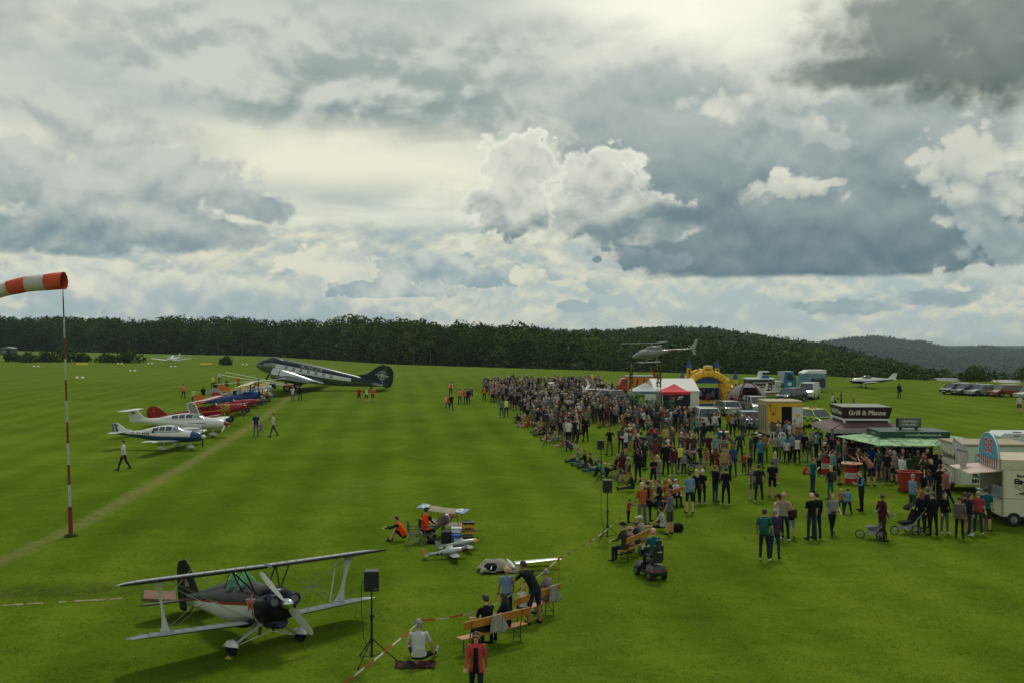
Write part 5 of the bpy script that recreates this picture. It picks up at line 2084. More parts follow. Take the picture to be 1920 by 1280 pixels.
# ---- the airliner
def airliner():
 GRN=paint('airliner_green',(12,40,38),.25)
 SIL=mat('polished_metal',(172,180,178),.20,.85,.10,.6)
 SHAD=mat('metal_shaded',(108,122,112),.28,.7,.10,.6)  # polished metal darkened for undersides, shade put into the colour
 g_=G(552,733)
 # level frame: wheel contact x=0, z=0; fuselage centre z=2.55
 t=thing('airliner','dark green and silver twin-engined airliner with a compass emblem on its fin','airliner',(g_.x-.8,g_.y+2.0,0),PI-R(2),ry=-R(11.2))

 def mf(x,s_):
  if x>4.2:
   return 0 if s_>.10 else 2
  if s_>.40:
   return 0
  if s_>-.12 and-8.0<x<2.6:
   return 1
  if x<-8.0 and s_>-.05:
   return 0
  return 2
 ZC=2.80
 st=[(5.62,ZC-.30,.04,.04),(5.58,ZC-.30,.18,.17),(5.35,ZC-.26,.42,.40),(4.9,ZC-.18,.68,.68),(4.3,ZC-.08,.90,.93),(3.6,ZC,1.04,1.10),(2.6,ZC+.02,1.17,1.25),(1.0,ZC+.02,1.22,1.30),(-1.5,ZC+.02,1.22,1.30),
(-3.5,ZC+.04,1.18,1.26),(-5.5,ZC+.10,1.05,1.12),(-8.0,ZC+.22,.78,.84),(-10,ZC+.34,.52,.58),(-11.8,ZC+.46,.28,.36),(-13.2,ZC+.54,.07,.18)]
 mb=MB()
 fus(mb,st,(.40,-.12,.10,-.05),mf,30)
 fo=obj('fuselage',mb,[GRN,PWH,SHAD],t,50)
 # cockpit hump and panes
 mb=MB()
 fus(mb,[(4.35,ZC+.55,.30,.10),(3.95,ZC+.70,.66,.45),(3.3,ZC+.82,.86,.55),(2.2,ZC+.80,.90,.50),(.5,ZC+.70,.8,.4)],(),None,20)
 obj('cockpit_roof',mb,GRN,t,50)
 for s_ in(-1,1):
  for(x0,x1,y0,y1,lo,hi)in((4.22,4.02,.10,.46,.70,1.00),(3.98,3.60,.60,.78,.72,1.06),(3.52,3.10,.82,.90,.74,1.08)):
   m_=MB()
   m_.add([(x0,s_*(y0+.03),ZC+lo),(x1,s_*(y1+.03),ZC+lo+.02),(x1-.05,s_*(y1-.02),ZC+hi),(x0-.10,s_*(y0-.02),ZC+hi)],[(0,1,2,3)])
   obj('cockpit_window',m_,GLASS,t)

 def side(p,s_=1,off=.02):
  x=p.x
  xs=[a[0]for a in st][::-1]
  ry=float(np.interp(x,xs,[a[2]for a in st][::-1]))
  rz_=float(np.interp(x,xs,[a[3]for a in st][::-1]))
  zc=float(np.interp(x,xs,[a[1]for a in st][::-1]))
  q=max(.02,1-((p.z-zc)/rz_)**2)
  return Vector((x,s_*(ry*math.sqrt(q)+off),p.z))
 for s_ in(-1,1):
  for i in range(7):
   x=1.1-i*1.06
   m_=MB()
   zz=ZC+.30
   q=[side(Vector((x+a,0,zz+b)),s_,.015)for a,b in((.22,-.19),(-.22,-.19),(-.22,.17),(.22,.17))]
   m_.add(q,[(0,1,2,3)])
   wf=obj('window',m_,mat('window_frame_dark',(40,44,44),.5),t)
   q=[side(Vector((x+a,0,zz+b)),s_,.022)for a,b in((.17,-.14),(-.17,-.14),(-.17,.12),(.17,.12))]
   m2=MB()
   m2.add(q,[(0,1,2,3)])
   obj('pane',m2,PALEGLASS,wf)
  q=[side(Vector((x,0,z)),s_,.014)for x,z in((-6.4,ZC+.42),(-7.3,ZC+.42),(-7.3,ZC-.55),(-6.4,ZC-.55))]
  m_=MB()
  m_.add(q,[(0,1,2,3)])
  obj('door',m_,paint('white_door',(178,180,176)),t)
  # pointed front end of the white band
  q=[side(Vector((x,0,z)),s_,.014)for x,z in((3.4,ZC+.50),(2.55,ZC+.50),(2.55,ZC-.12))]
  m_=MB()
  m_.add(q,[(0,1,2)])
  obj('band_tip',m_,PWH,t)
 # lettering OLIVE AIR on the visible port side (local +Y, read from +Y)
 letters('OLIVE AIR',.52,PWH,t,(-2.3,1,ZC+.80),(PI/2,0,PI),bold=.014,shear=.25,fn=lambda p:side(p,1,.02),spacing=1.35)
 letters('N150D',.30,PBLK,t,(-8.9,1,ZC-.02),(PI/2,0,PI),fn=lambda p:side(p,1,.02))
 # antennas
 obj('antenna',MB().tube((1.9,0,ZC+1.3),(1.9,0,ZC+1.62),.03,n=6).tube((1.7,0,ZC+1.62),(2.2,0,ZC+1.66),.03,n=6).tube((4.0,0,ZC-1.0),(4.0,0,ZC-1.6),.03,n=6),STEEL,t)
 # wings
 for s_ in(-1,1):
  obj('centre_wing',wing_mb([(1.1,s_*.9,ZC-.95,4.6,.15),(1.1,s_*4.3,ZC-.95,4.4,.14)],lambda y,up:0 if up else 1),[mat('paint_wing_top_dark',(50,62,58),.75,0,.1,1,spec=.15),paint('wing_under_green',(36,56,50),.4)],t,40)  # silver wing tops darkened, their dark reflection put into the colour
  secs=[(1.1-2.0*u,s_*(4.3+10.2*u),ZC-.95+.9*u,(4.4-2.9*u)*c_,.13)for u,c_ in((0,1),(.5,1),(.85,1),(.95,.85),(1,.4))]
  obj('outer_wing',wing_mb(secs,lambda y,up:0 if up else 1),[mat('paint_wing_top_dark',(50,62,58),.75,0,.1,1,spec=.15),paint('wing_under_green',(36,56,50),.4)],t,40)
  obj('wing_fillet',MB().ell((-2.7,s_*1.05,ZC-.85),(1.9,.5,.35),14,8),SIL,t,50)
  # nacelle
  mb=MB()
  yc=s_*2.85
  for x,r_,z in():
   pass
  A=[2*PI*i/20 for i in range(20)]
  NZ=ZC-.72
  mb.loft([sring(x,NZ+dz,r_,r_*1.0,A,1,yc)for x,r_,dz in((2.35,.60,0),(2.42,.70,0),(2.25,.78,0),(1.3,.80,0),(.6,.78,0),(-.6,.74,-.08),(-1.8,.60,-.12),(-3.0,.30,.0),(-3.7,.05,.05))])
  na=obj('engine_nacelle',mb,SIL,t,45)
  mb=MB()
  mb.loft([sring(x,NZ,r_,r_,A,1,yc)for x,r_ in((1.36,.815),(1.30,.82),(1.24,.815))])
  obj('cowl_gap',mb,BLK,na)
  mb=MB()
  mb.tube((2.30,yc,NZ),(2.40,yc,NZ),.58,n=18)
  for i in range(9):
   a=2*PI*i/9
   mb.tube((2.42,yc+.15*math.cos(a),NZ+.15*math.sin(a)),(2.42,yc+.5*math.cos(a),NZ+.5*math.sin(a)),.07,n=6)
  mb.tube((2.35,yc,NZ),(2.75,yc,NZ),.16,.10,10)
  obj('radial_engine',mb,BLK,na)
  for k_ in range(3):
   a=R(88 if s_>0 else 62)+2*PI*k_/3
   d=Vector((0,math.cos(a),math.sin(a)))
   tt=Vector((0,-math.sin(a),math.cos(a)))
   mb=MB()
   rings=[]
   for f_,ww in((.1,.07),(.35,.14),(.7,.15),(.95,.11),(1,.05)):
    c=Vector((2.72,yc,NZ))+d*1.75*f_
    axv=(tt*.85+Vector((.5,0,0)))*ww
    nn=Vector((.02,0,0))
    rings.append([c+axv,c+nn,c-axv,c-nn])
   mb.loft(rings)
   obj('propeller_blade',mb,BLK,t,30)
  # undercarriage
  gx=0.0
  mb=MB()
  for dy in(-.32,.32):
   mb.tube((.4,yc+dy,NZ-.5),(gx+.15,yc+dy,.62),.07,n=8)
   mb.tube((-2.3,yc+dy*.6,NZ-.3),(gx+.0,yc+dy,.70),.05,n=8)
  mb.tube((gx,yc-.4,.6),(gx,yc+.4,.6),.06,n=8)
  obj('main_gear',mb,BLK,t)
  wheel(t,(gx,yc,.58),.58,.40)
 # tail surfaces
 obj('fin',flatfin([(-8.2,ZC+.95),(-9.9,ZC+1.55),(-11.2,ZC+2.85),(-11.9,ZC+3.25),(-12.25,ZC+3.25),(-12.25,ZC+.55),(-11.0,ZC+.55)],.16),GRN,t,bevel=.05)
 rd=obj('rudder',flatfin([(-12.29,ZC+3.25),(-13.0,ZC+3.15),(-13.55,ZC+2.5),(-13.7,ZC+1.2),(-13.5,ZC+.35),(-12.9,ZC+.1),(-12.29,ZC+.35)],.14),GRN,t,bevel=.05)
 for s_ in(-1,1):
  mb=MB()
  cx,cz=-12.05,ZC+1.75
  for i in range(24):
   a0,a1=2*PI*i/24,2*PI*(i+1)/24
   mb.add([(cx+r_*math.cos(a),s_*.088,cz+r_*math.sin(a))for r_,a in((.62,a0),(.62,a1),(.55,a1),(.55,a0))],[(0,1,2,3)])
   mb.add([(cx+r_*math.cos(a),s_*.088,cz+r_*math.sin(a))for r_,a in((.34,a0),(.34,a1),(.29,a1),(.29,a0))],[(0,1,2,3)])
  for i in range(8):
   a=PI/4*i
   L_=.95 if i%2==0 else .55
   for sg in(-1,1):
    mb.add([(cx,s_*.090,cz),(cx+.16*math.cos(a+sg*.35),s_*.090,cz+.16*math.sin(a+sg*.35)),(cx+L_*math.cos(a),s_*.090,cz+L_*math.sin(a))],[(0,1,2)])
  mb.box(cx-.95,cx+.95,s_*.088-.002,s_*.088+.002,cz-.07,cz+.07)
  obj('compass_emblem',mb,paint('emblem_cream',(176,184,170),.5),rd)
  mb=MB()
  secs=[(-10.7-.9*u,s_*(.15+3.9*u),ZC+.52+.05*u,(2.1-.8*u)*c_,.09)for u,c_ in((0,1),(.6,1),(.9,.9),(1,.5))]
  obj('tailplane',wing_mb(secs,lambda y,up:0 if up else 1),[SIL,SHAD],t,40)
 wheel(t,(-10.9,0,2.42),.24,.16,name='tail_wheel')
 obj('tail_gear',MB().tube((-10.6,0,ZC+.1),(-10.9,0,2.42),.06,n=6),BLK,t)
 return t

airliner()

# ---- hovering helicopter
def helicopter():
 D=171
 c=PD(1222,664,D)
 t=thing('helicopter','grey single-rotor helicopter hovering above the crowd','helicopter',(c.x,c.y,c.z),PI-R(6),ry=R(2.5))
 GR=paint('helicopter_grey',(122,124,122),.3)
 GR2=paint('helicopter_light',(158,160,158),.3)

 def mf(x,s_):
  return 1 if s_>.55 else 0
 st=[(3.35,-.35,.05,.05),(3.2,-.32,.35,.20),(2.7,-.15,.62,.42),(2.0,.05,.82,.66),(1.2,.15,.90,.80),(0,.15,.90,.82),(-.9,.22,.75,.66),(-1.8,.36,.45,.42),(-2.8,.45,.30,.28),(-4.6,.55,.20,.20),(-6.6,.66,.14,.14),(-7.4,.70,.05,.06)]
 mb=MB()
 fus(mb,st,(.55,),mf,22)
 obj('fuselage',mb,[GR,GR2],t,50)
 for s_ in(-1,1):
  for pts in([(2.55,-.02),(2.05,.02),(1.75,.62),(1.95,.62)],[(1.92,.0),(1.10,.0),(1.08,.66),(1.62,.66)],[(.95,.02),(.35,.05),(.40,.60),(.92,.66)]):
   m_=MB()
   q=[]
   for x,z in pts:
    ry=float(np.interp(-x,[-3.2,-2.7,-2.0,-1.2,0],[.35,.62,.82,.90,.90]))
    rz_=float(np.interp(-x,[-3.2,-2.7,-2.0,-1.2,0],[.2,.42,.66,.8,.82]))
    zc=float(np.interp(-x,[-3.2,-2.7,-2.0,-1.2,0],[-.32,-.15,.05,.15,.15]))
    q.append(Vector((x,s_*(ry*math.sqrt(max(.05,1-((z-zc)/rz_)**2))+.015),z)))
   m_.add(q,[(0,1,2,3)])
   obj('window',m_,GLASS,t)
 m_=MB()
 m_.add([(2.78,-.42,.12),(2.78,.42,.12),(2.06,.50,.70),(2.06,-.50,.70)],[(0,1,2,3)])
 obj('windscreen',m_,PALEGLASS,t)
 obj('engine_cowling',MB().loft([sring(x,z,a,b,[2*PI*i/16 for i in range(16)])for x,z,a,b in((1.0,.98,.2,.12),(.7,1.05,.45,.30),(-.6,1.10,.50,.34),(-1.5,.92,.35,.25),(-1.9,.8,.2,.12))]),GR,t,50)
 obj('exhaust_pipe',MB().tube((-1.0,.1,1.28),(-1.75,.1,1.35),.15,.17,10),GR2,t,40)
 obj('mast',MB().tube((-.1,0,1.3),(-.1,0,1.88),.10,.08,10).tube((-.1,0,1.82),(-.1,0,1.95),.28,.2,12),STEEL,t,40)
 for k_ in range(3):
  a=R(-2)+2*PI*k_/3
  d=Vector((math.cos(a),math.sin(a),.03))
  s2=Vector((-math.sin(a),math.cos(a),0))
  mb=MB()
  mb.loft([[Vector((-.1,0,1.90))+d*r_+s2*w_,Vector((-.1,0,1.90))+d*r_+Vector((0,0,.025)),Vector((-.1,0,1.90))+d*r_-s2*w_,Vector((-.1,0,1.90))+d*r_-Vector((0,0,.025))]for r_,w_ in((.2,.10),(.9,.17),(5.3,.17))])
  obj('rotor_blade',mb,PGREY,t)
 obj('tail_fin',MB().prism([(-6.5,.75),(-7.6,2.25),(-7.95,2.28),(-7.4,.70)],-.05,.05,'y').prism([(-6.7,.60),(-7.1,-.35),(-7.45,-.35),(-7.3,.60)],-.05,.05,'y'),GR2,t,bevel=.02)
 obj('tailplane',MB().box(-6.3,-5.75,-1.25,1.25,.60,.66),GR,t,bevel=.02)
 obj('tail_boom_band',MB().loft([sring(x,z,r_,r_,[2*PI*i/16 for i in range(16)])for x,z,r_ in((-2.9,.46,.305),(-4.4,.545,.222))]),paint('rust_brown',(96,60,48)),t,40)
 mb=MB()
 mb.tube((-7.0,-.15,.72),(-7.0,-.30,.72),.05,n=8)
 for a in(40,220):
  mb.cbox((-7.0+.45*math.cos(R(a)),-.28,.72+.45*math.sin(R(a))),(.9,.03,.14),ry=-R(a))
 obj('tail_rotor',mb,PGREY,t)
 for s_ in(-1,1):
  mb=MB()
  mb.path([(-1.5,s_*1.05,-1.35),(1.6,s_*1.05,-1.38),(2.2,s_*1.05,-1.30),(2.6,s_*1.05,-1.1)],.05,8)
  mb.tube((1.0,s_*.4,-.5),(1.1,s_*1.05,-1.36),.045,n=8)
  mb.tube((-.8,s_*.4,-.45),(-.9,s_*1.05,-1.36),.045,n=8)
  mb.tube((.0,s_*.55,-.75),(.9,s_*.75,-.85),.06,n=6)
  obj('skid',mb,STEEL,t)

helicopter()

# ---- sailplanes
def glider(label,loc,rz,L,span,fin_text=None,roll=0.0):
 t=thing('glider',label,'glider',loc,rz,'sailplanes behind the crowd',rx=roll)
 mb=MB()
 fus(mb,[(2.2,.62,.03,.03),(2.0,.64,.16,.16),(1.4,.68,.29,.33),(.5,.74,.33,.42),(-.5,.78,.26,.34),(-1.6,.80,.13,.16),(-3.5,.86,.09,.11),(-4.6,.90,.05,.08)],n=16)
 obj('fuselage',mb,PWH,t,50)
 obj('canopy',MB().ell((.85,0,.86),(.85,.26,.30),16,8),GLASS,t,50)
 for s_ in(-1,1):
  secs=[(.1-.3*u,s_*(.2+u*span/2),1.0+.075*u*span/2*(0.5+.5*u),(.95-.55*u)*c_,.13)for u,c_ in((0,1),(.35,1),(.7,1),(.97,.8),(1,.5))]
  w=obj('wing',wing_mb(secs),PWH,t,40)
  x,y,z=secs[-1][:3]
  obj('winglet',MB().prism([(x,z),(x-.35,z),(x-.55,z+.75),(x-.30,z+.78)],y-.02,y+.02,'y'),PWH,w)
 obj('fin',flatfin([(-3.7,.92),(-4.25,2.15),(-4.85,2.15),(-4.75,.85)],.08),PWH,t,bevel=.02)
 obj('tailplane',MB().box(-4.85,-4.3,-1.3,1.3,2.15,2.19),PWH,t,bevel=.01)
 wheel(t,(.35,0,.2),.2,.12)
 if fin_text:
  for s_ in(-1,1):
   letters(fin_text,.5,PBLK,t,(-4.42,s_*.045,1.45),(PI/2,0,0 if s_<0 else PI),name='fin_number')

g5=G(1106,752)
glider('white glider in the crowd with its long wing and winglet rising to the left',(g5.x,g5.y,0),R(-6),6.8,15,roll=0)
g6=G(1440,748)
glider('white glider marked 79 with its wing pointing right, behind the dome tent',(g6.x-3.2,g6.y,0),PI+R(4),6.8,15,'79')

# ------------------------------------------------------------------ speakers, barrier, benches, models
def speaker_stand(foot,top,label_box,label_stand,rz):
 g_=G(*foot)
 hz=top
 t=thing('speaker_stand',label_stand,'speaker stand',(g_.x,g_.y,0),rz,'tripod speaker stands along the tape')
 obj('pole',MB().tube((0,0,.25),(0,0,hz-.5),.021,n=8).tube((0,0,.12),(0,0,1.15),.030,n=8),BLK,t,50)
 obj('collar',MB().tube((0,0,1.10),(0,0,1.2),.045,n=10).tube((0,0,1.15),(.08,0,1.15),.015,n=6),BLK,t)
 obj('collar',MB().tube((0,0,.52),(0,0,.60),.05,n=10),BLK,t)
 for i in range(3):
  a=2*PI*i/3
  c,s_=math.cos(a),math.sin(a)
  lg=obj('leg',MB().tube((.04*c,.04*s_,.56),(.62*c,.62*s_,.02),.016,n=6),BLK,t)
  obj('brace',MB().tube((.03*c,.03*s_,.16),(.38*c,.38*s_,.25),.011,n=5),BLK,lg)
  obj('rubber_foot',MB().tube((.60*c,.60*s_,.035),(.64*c,.64*s_,0),.024,n=6),RUB,lg)
 mb=MB()
 pts=[Vector((-.20,.05,hz-.25)),Vector((-.26,.05,hz-.4)),Vector((-.25,.03,1.2)),Vector((-.20,.05,.6)),Vector((-.10,.12,.30)),Vector((-.25,.3,.02))]
 mb.path(pts,.008,5)
 obj('cable',mb,RUB,t)
 b=thing('loudspeaker',label_box,'loudspeaker',(g_.x,g_.y,hz-.5),rz,'loudspeakers on stands along the tape')
 mb=MB()
 mb.loft([[Vector((x,y,z))for x,y in((-.19,-.15),(.19,-.15),(.14,.15),(-.14,.15))]for z in(0,.5)])
 obj('cabinet',mb,mat('speaker_black',(26,27,28),.7),b,bevel=.02)
 obj('grille',MB().box(-.165,.165,-.162,-.152,.03,.47),mat('grille_black',(34,35,36),.6,.3,.3,60),b,bevel=.004)
 obj('top_plate',MB().box(-.17,.17,-.13,.13,.500,.508),mat('speaker_top',(70,72,72),.5),b)
 obj('badge',MB().box(.08,.14,-.168,-.163,.05,.08),STEEL,b)
 obj('handle',MB().tube((-.215,-.05,.25),(-.215,.05,.25),.014,n=6),BLK,b)

speaker_stand((697,1240),2.30,'black loudspeaker on the stand beside the foreground biplane','tripod stand beside the foreground biplane',R(6))
speaker_stand((1139,1012),2.40,'black loudspeaker above the brown-jacketed man on the bench','tripod stand left of the bench with the white cap',R(-8))
speaker_stand((1127,905),2.35,'black loudspeaker before the loungers at the near end of the crowd','tripod stand before the loungers at the crowd edge',R(-14))
speaker_stand((1025,836),2.30,'black loudspeaker at the crowd edge, second farthest of the row','tripod stand at the crowd edge left of the white T-shirt man',R(-10))
speaker_stand((976,799),2.25,'black loudspeaker farthest along the tape line','farthest tripod stand along the tape line',R(-10))

TAPE_R=mat('tape_red',(190,62,40),.5)
TAPE_W=mat('tape_white',(206,204,200),.5)

def post(px,py,h,lab,lean=(0,0)):
 g_=G(px,py)
 o=obj('barrier_post',MB().tube((0,0,0),(lean[0],lean[1],h),.018,.016,8).tube((lean[0],lean[1],h),(lean[0],lean[1],h+.03),.028,n=8),mat('post_wood',(150,104,62),.7),loc=(g_.x,g_.y,0))
 tag(o,lab,'post','thin posts carrying the barrier tape')
 return Vector((g_.x+lean[0],g_.y+lean[1],h-.03))

def tape(pts,sag,lab,seg=.25):
 """striped tape hanging between points"""
 mb=MB()
 k=0
 for(a,b),sg in zip(zip(pts[:-1],pts[1:]),sag):
  L=(b-a).length
  n=max(2,int(L/seg))
  tw=rnd.uniform(0,3)
  P=[]
  for i in range(n+1):
   u=i/n
   p=a.lerp(b,u)-Vector((0,0,sg*4*u*(1-u)))
   P.append((p,.35*math.sin(tw+u*L*.7)))
  for(p,t0),(q,t1)in zip(P[:-1],P[1:]):
   d=(q-p).normalized()
   sd=d.cross(Vector((0,0,1))).normalized()
   def off(t_):return(Vector((0,0,1))*math.cos(t_)+sd*math.sin(t_))*.021
   n_=sd*.003
   mb.add([p-off(t0),q-off(t1),q+off(t1),p+off(t0),p-off(t0)+n_,q-off(t1)+n_,q+off(t1)+n_,p+off(t0)+n_],[(0,1,2,3),(7,6,5,4)],(k//2)%2)
   k+=1
 o=obj('barrier_tape',mb,[TAPE_R,TAPE_W])
 return tag(o,lab,'barrier tape','red and white barrier tape')

pA=post(790,1240,1.08,'thin barrier post right behind the seated man in white')
pB=post(1048,1112,1.15,'thin barrier post right of the rear bench')
p0=G(600,1313,.9)
tape([p0,pA],[.05],'barrier tape rising from the bottom edge to the post by the seated man')
pm=G(928,1131,.85)
tape([pA,pm,pB],[.10,.10],'barrier tape passing behind the two benches')
pC=G(1188,978)
pC=Vector((pC.x,pC.y,.82))
tape([pB,pC],[.25],'barrier tape from the rear bench to the child in the red jacket')
pD=post(1206,962,.95,'thin barrier post hidden beside the man in the orange shirt')
tape([pC,pD],[.03],'short barrier tape held by the child in the red jacket')
pE=post(1273,945,1.15,'thin barrier post beside the man in the light blue polo')
pF=post(1149,906,1.12,'thin barrier post near the woman in maroon')
pG=post(1083,866,1.12,'thin barrier post near the seated man in purple')
pH=post(1053,845,1.1,'thin barrier post before the man in a white T-shirt')
pI=post(1007,817,1.1,'thin barrier post right of the farthest speaker')
pJ=post(962,786,1.1,'thin barrier post right of the yellow vest steward')
tape([pE,pF],[.38],'sagging tape from the light blue polo man back to the maroon woman')
tape([pF,pG],[.30],'sagging tape in front of the loungers')
tape([pG,pH],[.12],'tape before the man in the white T-shirt')
tape([pH,pI],[.42],'deeply sagging tape before the people on the ground')
tape([pI,pJ],[.35],'farthest tape towards the yellow vest steward')

BENCHW=mat('bench_wood',(176,112,48),.4,0,.25,3,.2,coat=.3)
BENCHG=mat('bench_frame',(34,52,42),.5,.3)

def bench(a,b,lab,L=2.2,z=.45):
 """folding bench with a backrest; a, b: photo pixels of the seat ends (height z); people sit facing its left side"""
 A,B=G(a[0],a[1],z),G(b[0],b[1],z)
 c=(A+B)/2
 d=(B-A)
 rz=math.atan2(d.y,d.x)
 t=thing('bench',lab,'bench',(c.x,c.y,0),rz,'folding benches with wooden backrests')
 # seat +-L/2 along x; front (+y)
 obj('seat',MB().box(-L/2,L/2,-.14,.14,z-.028,z),BENCHW,t,bevel=.008)
 M_=Matrix.Translation((0,-.20,.80))@Euler((R(-12),0,0)).to_matrix().to_4x4()
 M_=Matrix.Translation((0,-.20,.80))@Euler((R(10),0,0)).to_matrix().to_4x4()
 obj('backrest',MB().box(-L/2,L/2,-.013,.013,-.11,.11,M=M_),BENCHW,t,bevel=.006)
 for x in(-L/2+.25,L/2-.25):
  mb=MB()
  mb.tube((x,-.12,z-.03),(x,-.15,0),.014,n=6).tube((x,.12,z-.03),(x,.15,0),.014,n=6).tube((x,-.14,.12),(x,.14,.12),.010,n=6)
  mb.tube((x,-.13,.12),(x+(.2 if x<0 else-.2),0,z-.03),.010,n=6)
  obj('leg',mb,BENCHG,t)
  obj('backrest_arm',MB().tube((x,-.13,z-.02),(x,-.19,.72),.014,n=6).tube((x,-.19,.72),(x,-.225,.88),.012,n=6),BENCHG,t)
 return t,c,rz

def sitpos(c,rz,u,dy=.02):
 return Vector((c.x+u*math.cos(rz)-dy*math.sin(rz),c.y+u*math.sin(rz)+dy*math.cos(rz),0))

b2,c2,r2=bench((872,1193),(973,1168),'wooden bench in the foreground with a white jacket over its back')
b1,c1,r1=bench((955,1150),(1038,1120),'wooden bench behind the standing man in the black polo')
b3,c3,r3=bench((1158,1035),(1216,1008),'wooden bench carrying the four people in hats')
b4,c4,r4=bench((1236,940),(1282,925),'folding bench behind the man in the light blue polo')
# jacket over the back of the near bench
mb=MB()
rs_=np.random.RandomState(4)
def jacket_pt(u,v):
 # v 0 front hem .. 1 back hem
 s_=(v-.38)*.80
 x=-.22+.44*u+(.05*math.sin(9*u+5*v))+(.06*(v-.5)*(u-.5)*4)
 if s_<0:
  return Vector((x,-.16+.018*math.sin(20*u),.93+s_*.9))
 z=.93-s_*.95
 return Vector((x,-.235-.10*s_-.030*math.sin(22*u+3*v)-(.05*s_),z+.03*math.sin(7*u)))
N_,M2=16,14
vs_=[jacket_pt(i/N_,j/M2)for j in range(M2+1)for i in range(N_+1)]
fs_=[(j*(N_+1)+i,j*(N_+1)+i+1,(j+1)*(N_+1)+i+1,(j+1)*(N_+1)+i)for j in range(M2)for i in range(N_)]
mb.add(vs_,fs_)
j_=obj('jacket',mb,cloth('white_jacket',(196,190,174)),smooth=60)
j_.location=(c2.x,c2.y,0)
j_.rotation_euler=(0,0,r2)
sol=j_.modifiers.new('thick','SOLIDIFY')
sol.thickness=.015
tag(j_,'cream-white jacket hanging over the back of the foreground bench','jacket')
# jacket on the rear bench
j2=bpy.data.objects.new('jacket',j_.data)
COL.objects.link(j2)
p_=sitpos(c1,r1,.75,0)
j2.location=(p_.x,p_.y,0)
j2.rotation_euler=(0,0,r1)
sol=j2.modifiers.new('thick','SOLIDIFY')
sol.thickness=.015
tag(j2,'pale cloth hanging from the right end of the rear bench','jacket')

# blanket under the seated man, bags, small things on the grass
def lump(name,px,py,d,m,lab,cat,rz=0,seed=1,z=0,bev=.05):
 g_=G(px,py)
 mb=MB()
 r_=np.random.RandomState(seed)
 rings=[]
 for j in range(7):
  t_=j/6
  q=math.sin(PI*(.12+.80*t_))**.6
  rings.append([Vector((d[0]/2*q*math.cos(a)*r_.uniform(.88,1.08),d[1]/2*q*math.sin(a)*r_.uniform(.88,1.08),d[2]*t_))for a in[2*PI*i/14 for i in range(14)]])
 mb.loft(rings)
 o=obj(name,mb,m,smooth=70,loc=(g_.x,g_.y,z))
 o.rotation_euler=(0,0,rz)
 return tag(o,lab,cat)

g_=G(779,1247)
mb=MB()
vs_=[Vector((-.50+1.0*i/12+.05*math.sin(3*j),-.26+.52*j/8+.05*math.sin(2*i),.02+.03*abs(math.sin(3*i+2*j))))for j in range(9)for i in range(13)]
mb.add(vs_,[(j*13+i,j*13+i+1,(j+1)*13+i+1,(j+1)*13+i)for j in range(8)for i in range(12)])
for k_,f_ in enumerate(mb.f):
 mb.mi[k_]=1 if(k_%12)in(1,6,9)and(k_//12)%3 else 0
o=obj('blanket',mb,[cloth('blanket_dark',(56,44,46)),cloth('blanket_orange',(150,62,36))],smooth=50,loc=(g_.x,g_.y,0))
tag(o,'crumpled dark and orange striped blanket under the seated man in white','blanket')
lump('backpack',1271,996,(.55,.38,.36),cloth('black',CL['black']),'black backpack lying on the grass right of the man in olive shorts','backpack',.3,2)
lump('bag',1226,948,(.9,.35,.25),cloth('navy',CL['navy']),'flat dark blue bag on the grass behind the man in the orange shirt','bag',.2,3)
lump('bag',1135,884,(.6,.4,.3),cloth('black',CL['black']),'dark bag under the tape near the loungers','bag',.2,5)
g_=G(1247,944)

# ---- model aircraft corner
def folding_chair(px,py,rz,label,m):
 g_=G(px,py)
 t=thing('folding_chair',label,'folding chair',(g_.x,g_.y,0),rz,'camping chairs by the model aircraft')
 obj('seat',MB().box(-.24,.24,-.22,.24,.40,.425),m,t,bevel=.01)
 obj('backrest',MB().box(-.25,.25,-.26,-.24,.45,.88),m,t,bevel=.01)
 for s_ in(-1,1):
  mb=MB()
  mb.tube((s_*.27,-.25,0),(s_*.27,.26,.42),.011,n=6).tube((s_*.27,.26,0),(s_*.27,-.25,.42),.011,n=6).tube((s_*.27,-.25,.3),(s_*.27,-.27,.9),.011,n=6)
  obj('leg',mb,STEEL,t)
  obj('armrest',MB().box(s_*.27-.03,s_*.27+.03,-.26,.25,.62,.645),m,t)
 for y in(-.24,.25):
  obj('cross_brace',MB().tube((-.27,y,.02),(.27,y,.40),.009,n=6).tube((.27,y,.02),(-.27,y,.40),.009,n=6),STEEL,t)
 return t

GRC=cloth('chair_grey',(110,112,112))
folding_chair(778,1019,R(-75),'grey camping chair standing empty between the two vest wearers',GRC)
folding_chair(801,1014,R(-60),'dark camping chair of the man in the orange vest by the model biplane',cloth('charcoal',CL['charcoal']))

def case(px,py,d,mats,lab,cat='toolbox',z=0,rz=0,name='toolbox',group=None,handle=True):
 g_=G(px,py)
 t=thing(name,lab,cat,(g_.x,g_.y,z),rz,group)
 obj('box',MB().box(-d[0]/2,d[0]/2,-d[1]/2,d[1]/2,0,d[2]*.68),mats[0],t,bevel=.015)
 obj('lid',MB().box(-d[0]/2-.01,d[0]/2+.01,-d[1]/2-.01,d[1]/2+.01,d[2]*.70,d[2]),mats[1],t,bevel=.015)
 if handle:
  obj('handle',MB().path([(-.1,0,d[2]),(-.1,0,d[2]+.05),(.1,0,d[2]+.05),(.1,0,d[2])],.012,6),BLK,t)
 for x in(-d[0]*.3,d[0]*.3):
  obj('latch',MB().box(x-.02,x+.02,-d[1]/2-.02,-d[1]/2-.008,d[2]*.58,d[2]*.8),BLK,t)
 return t

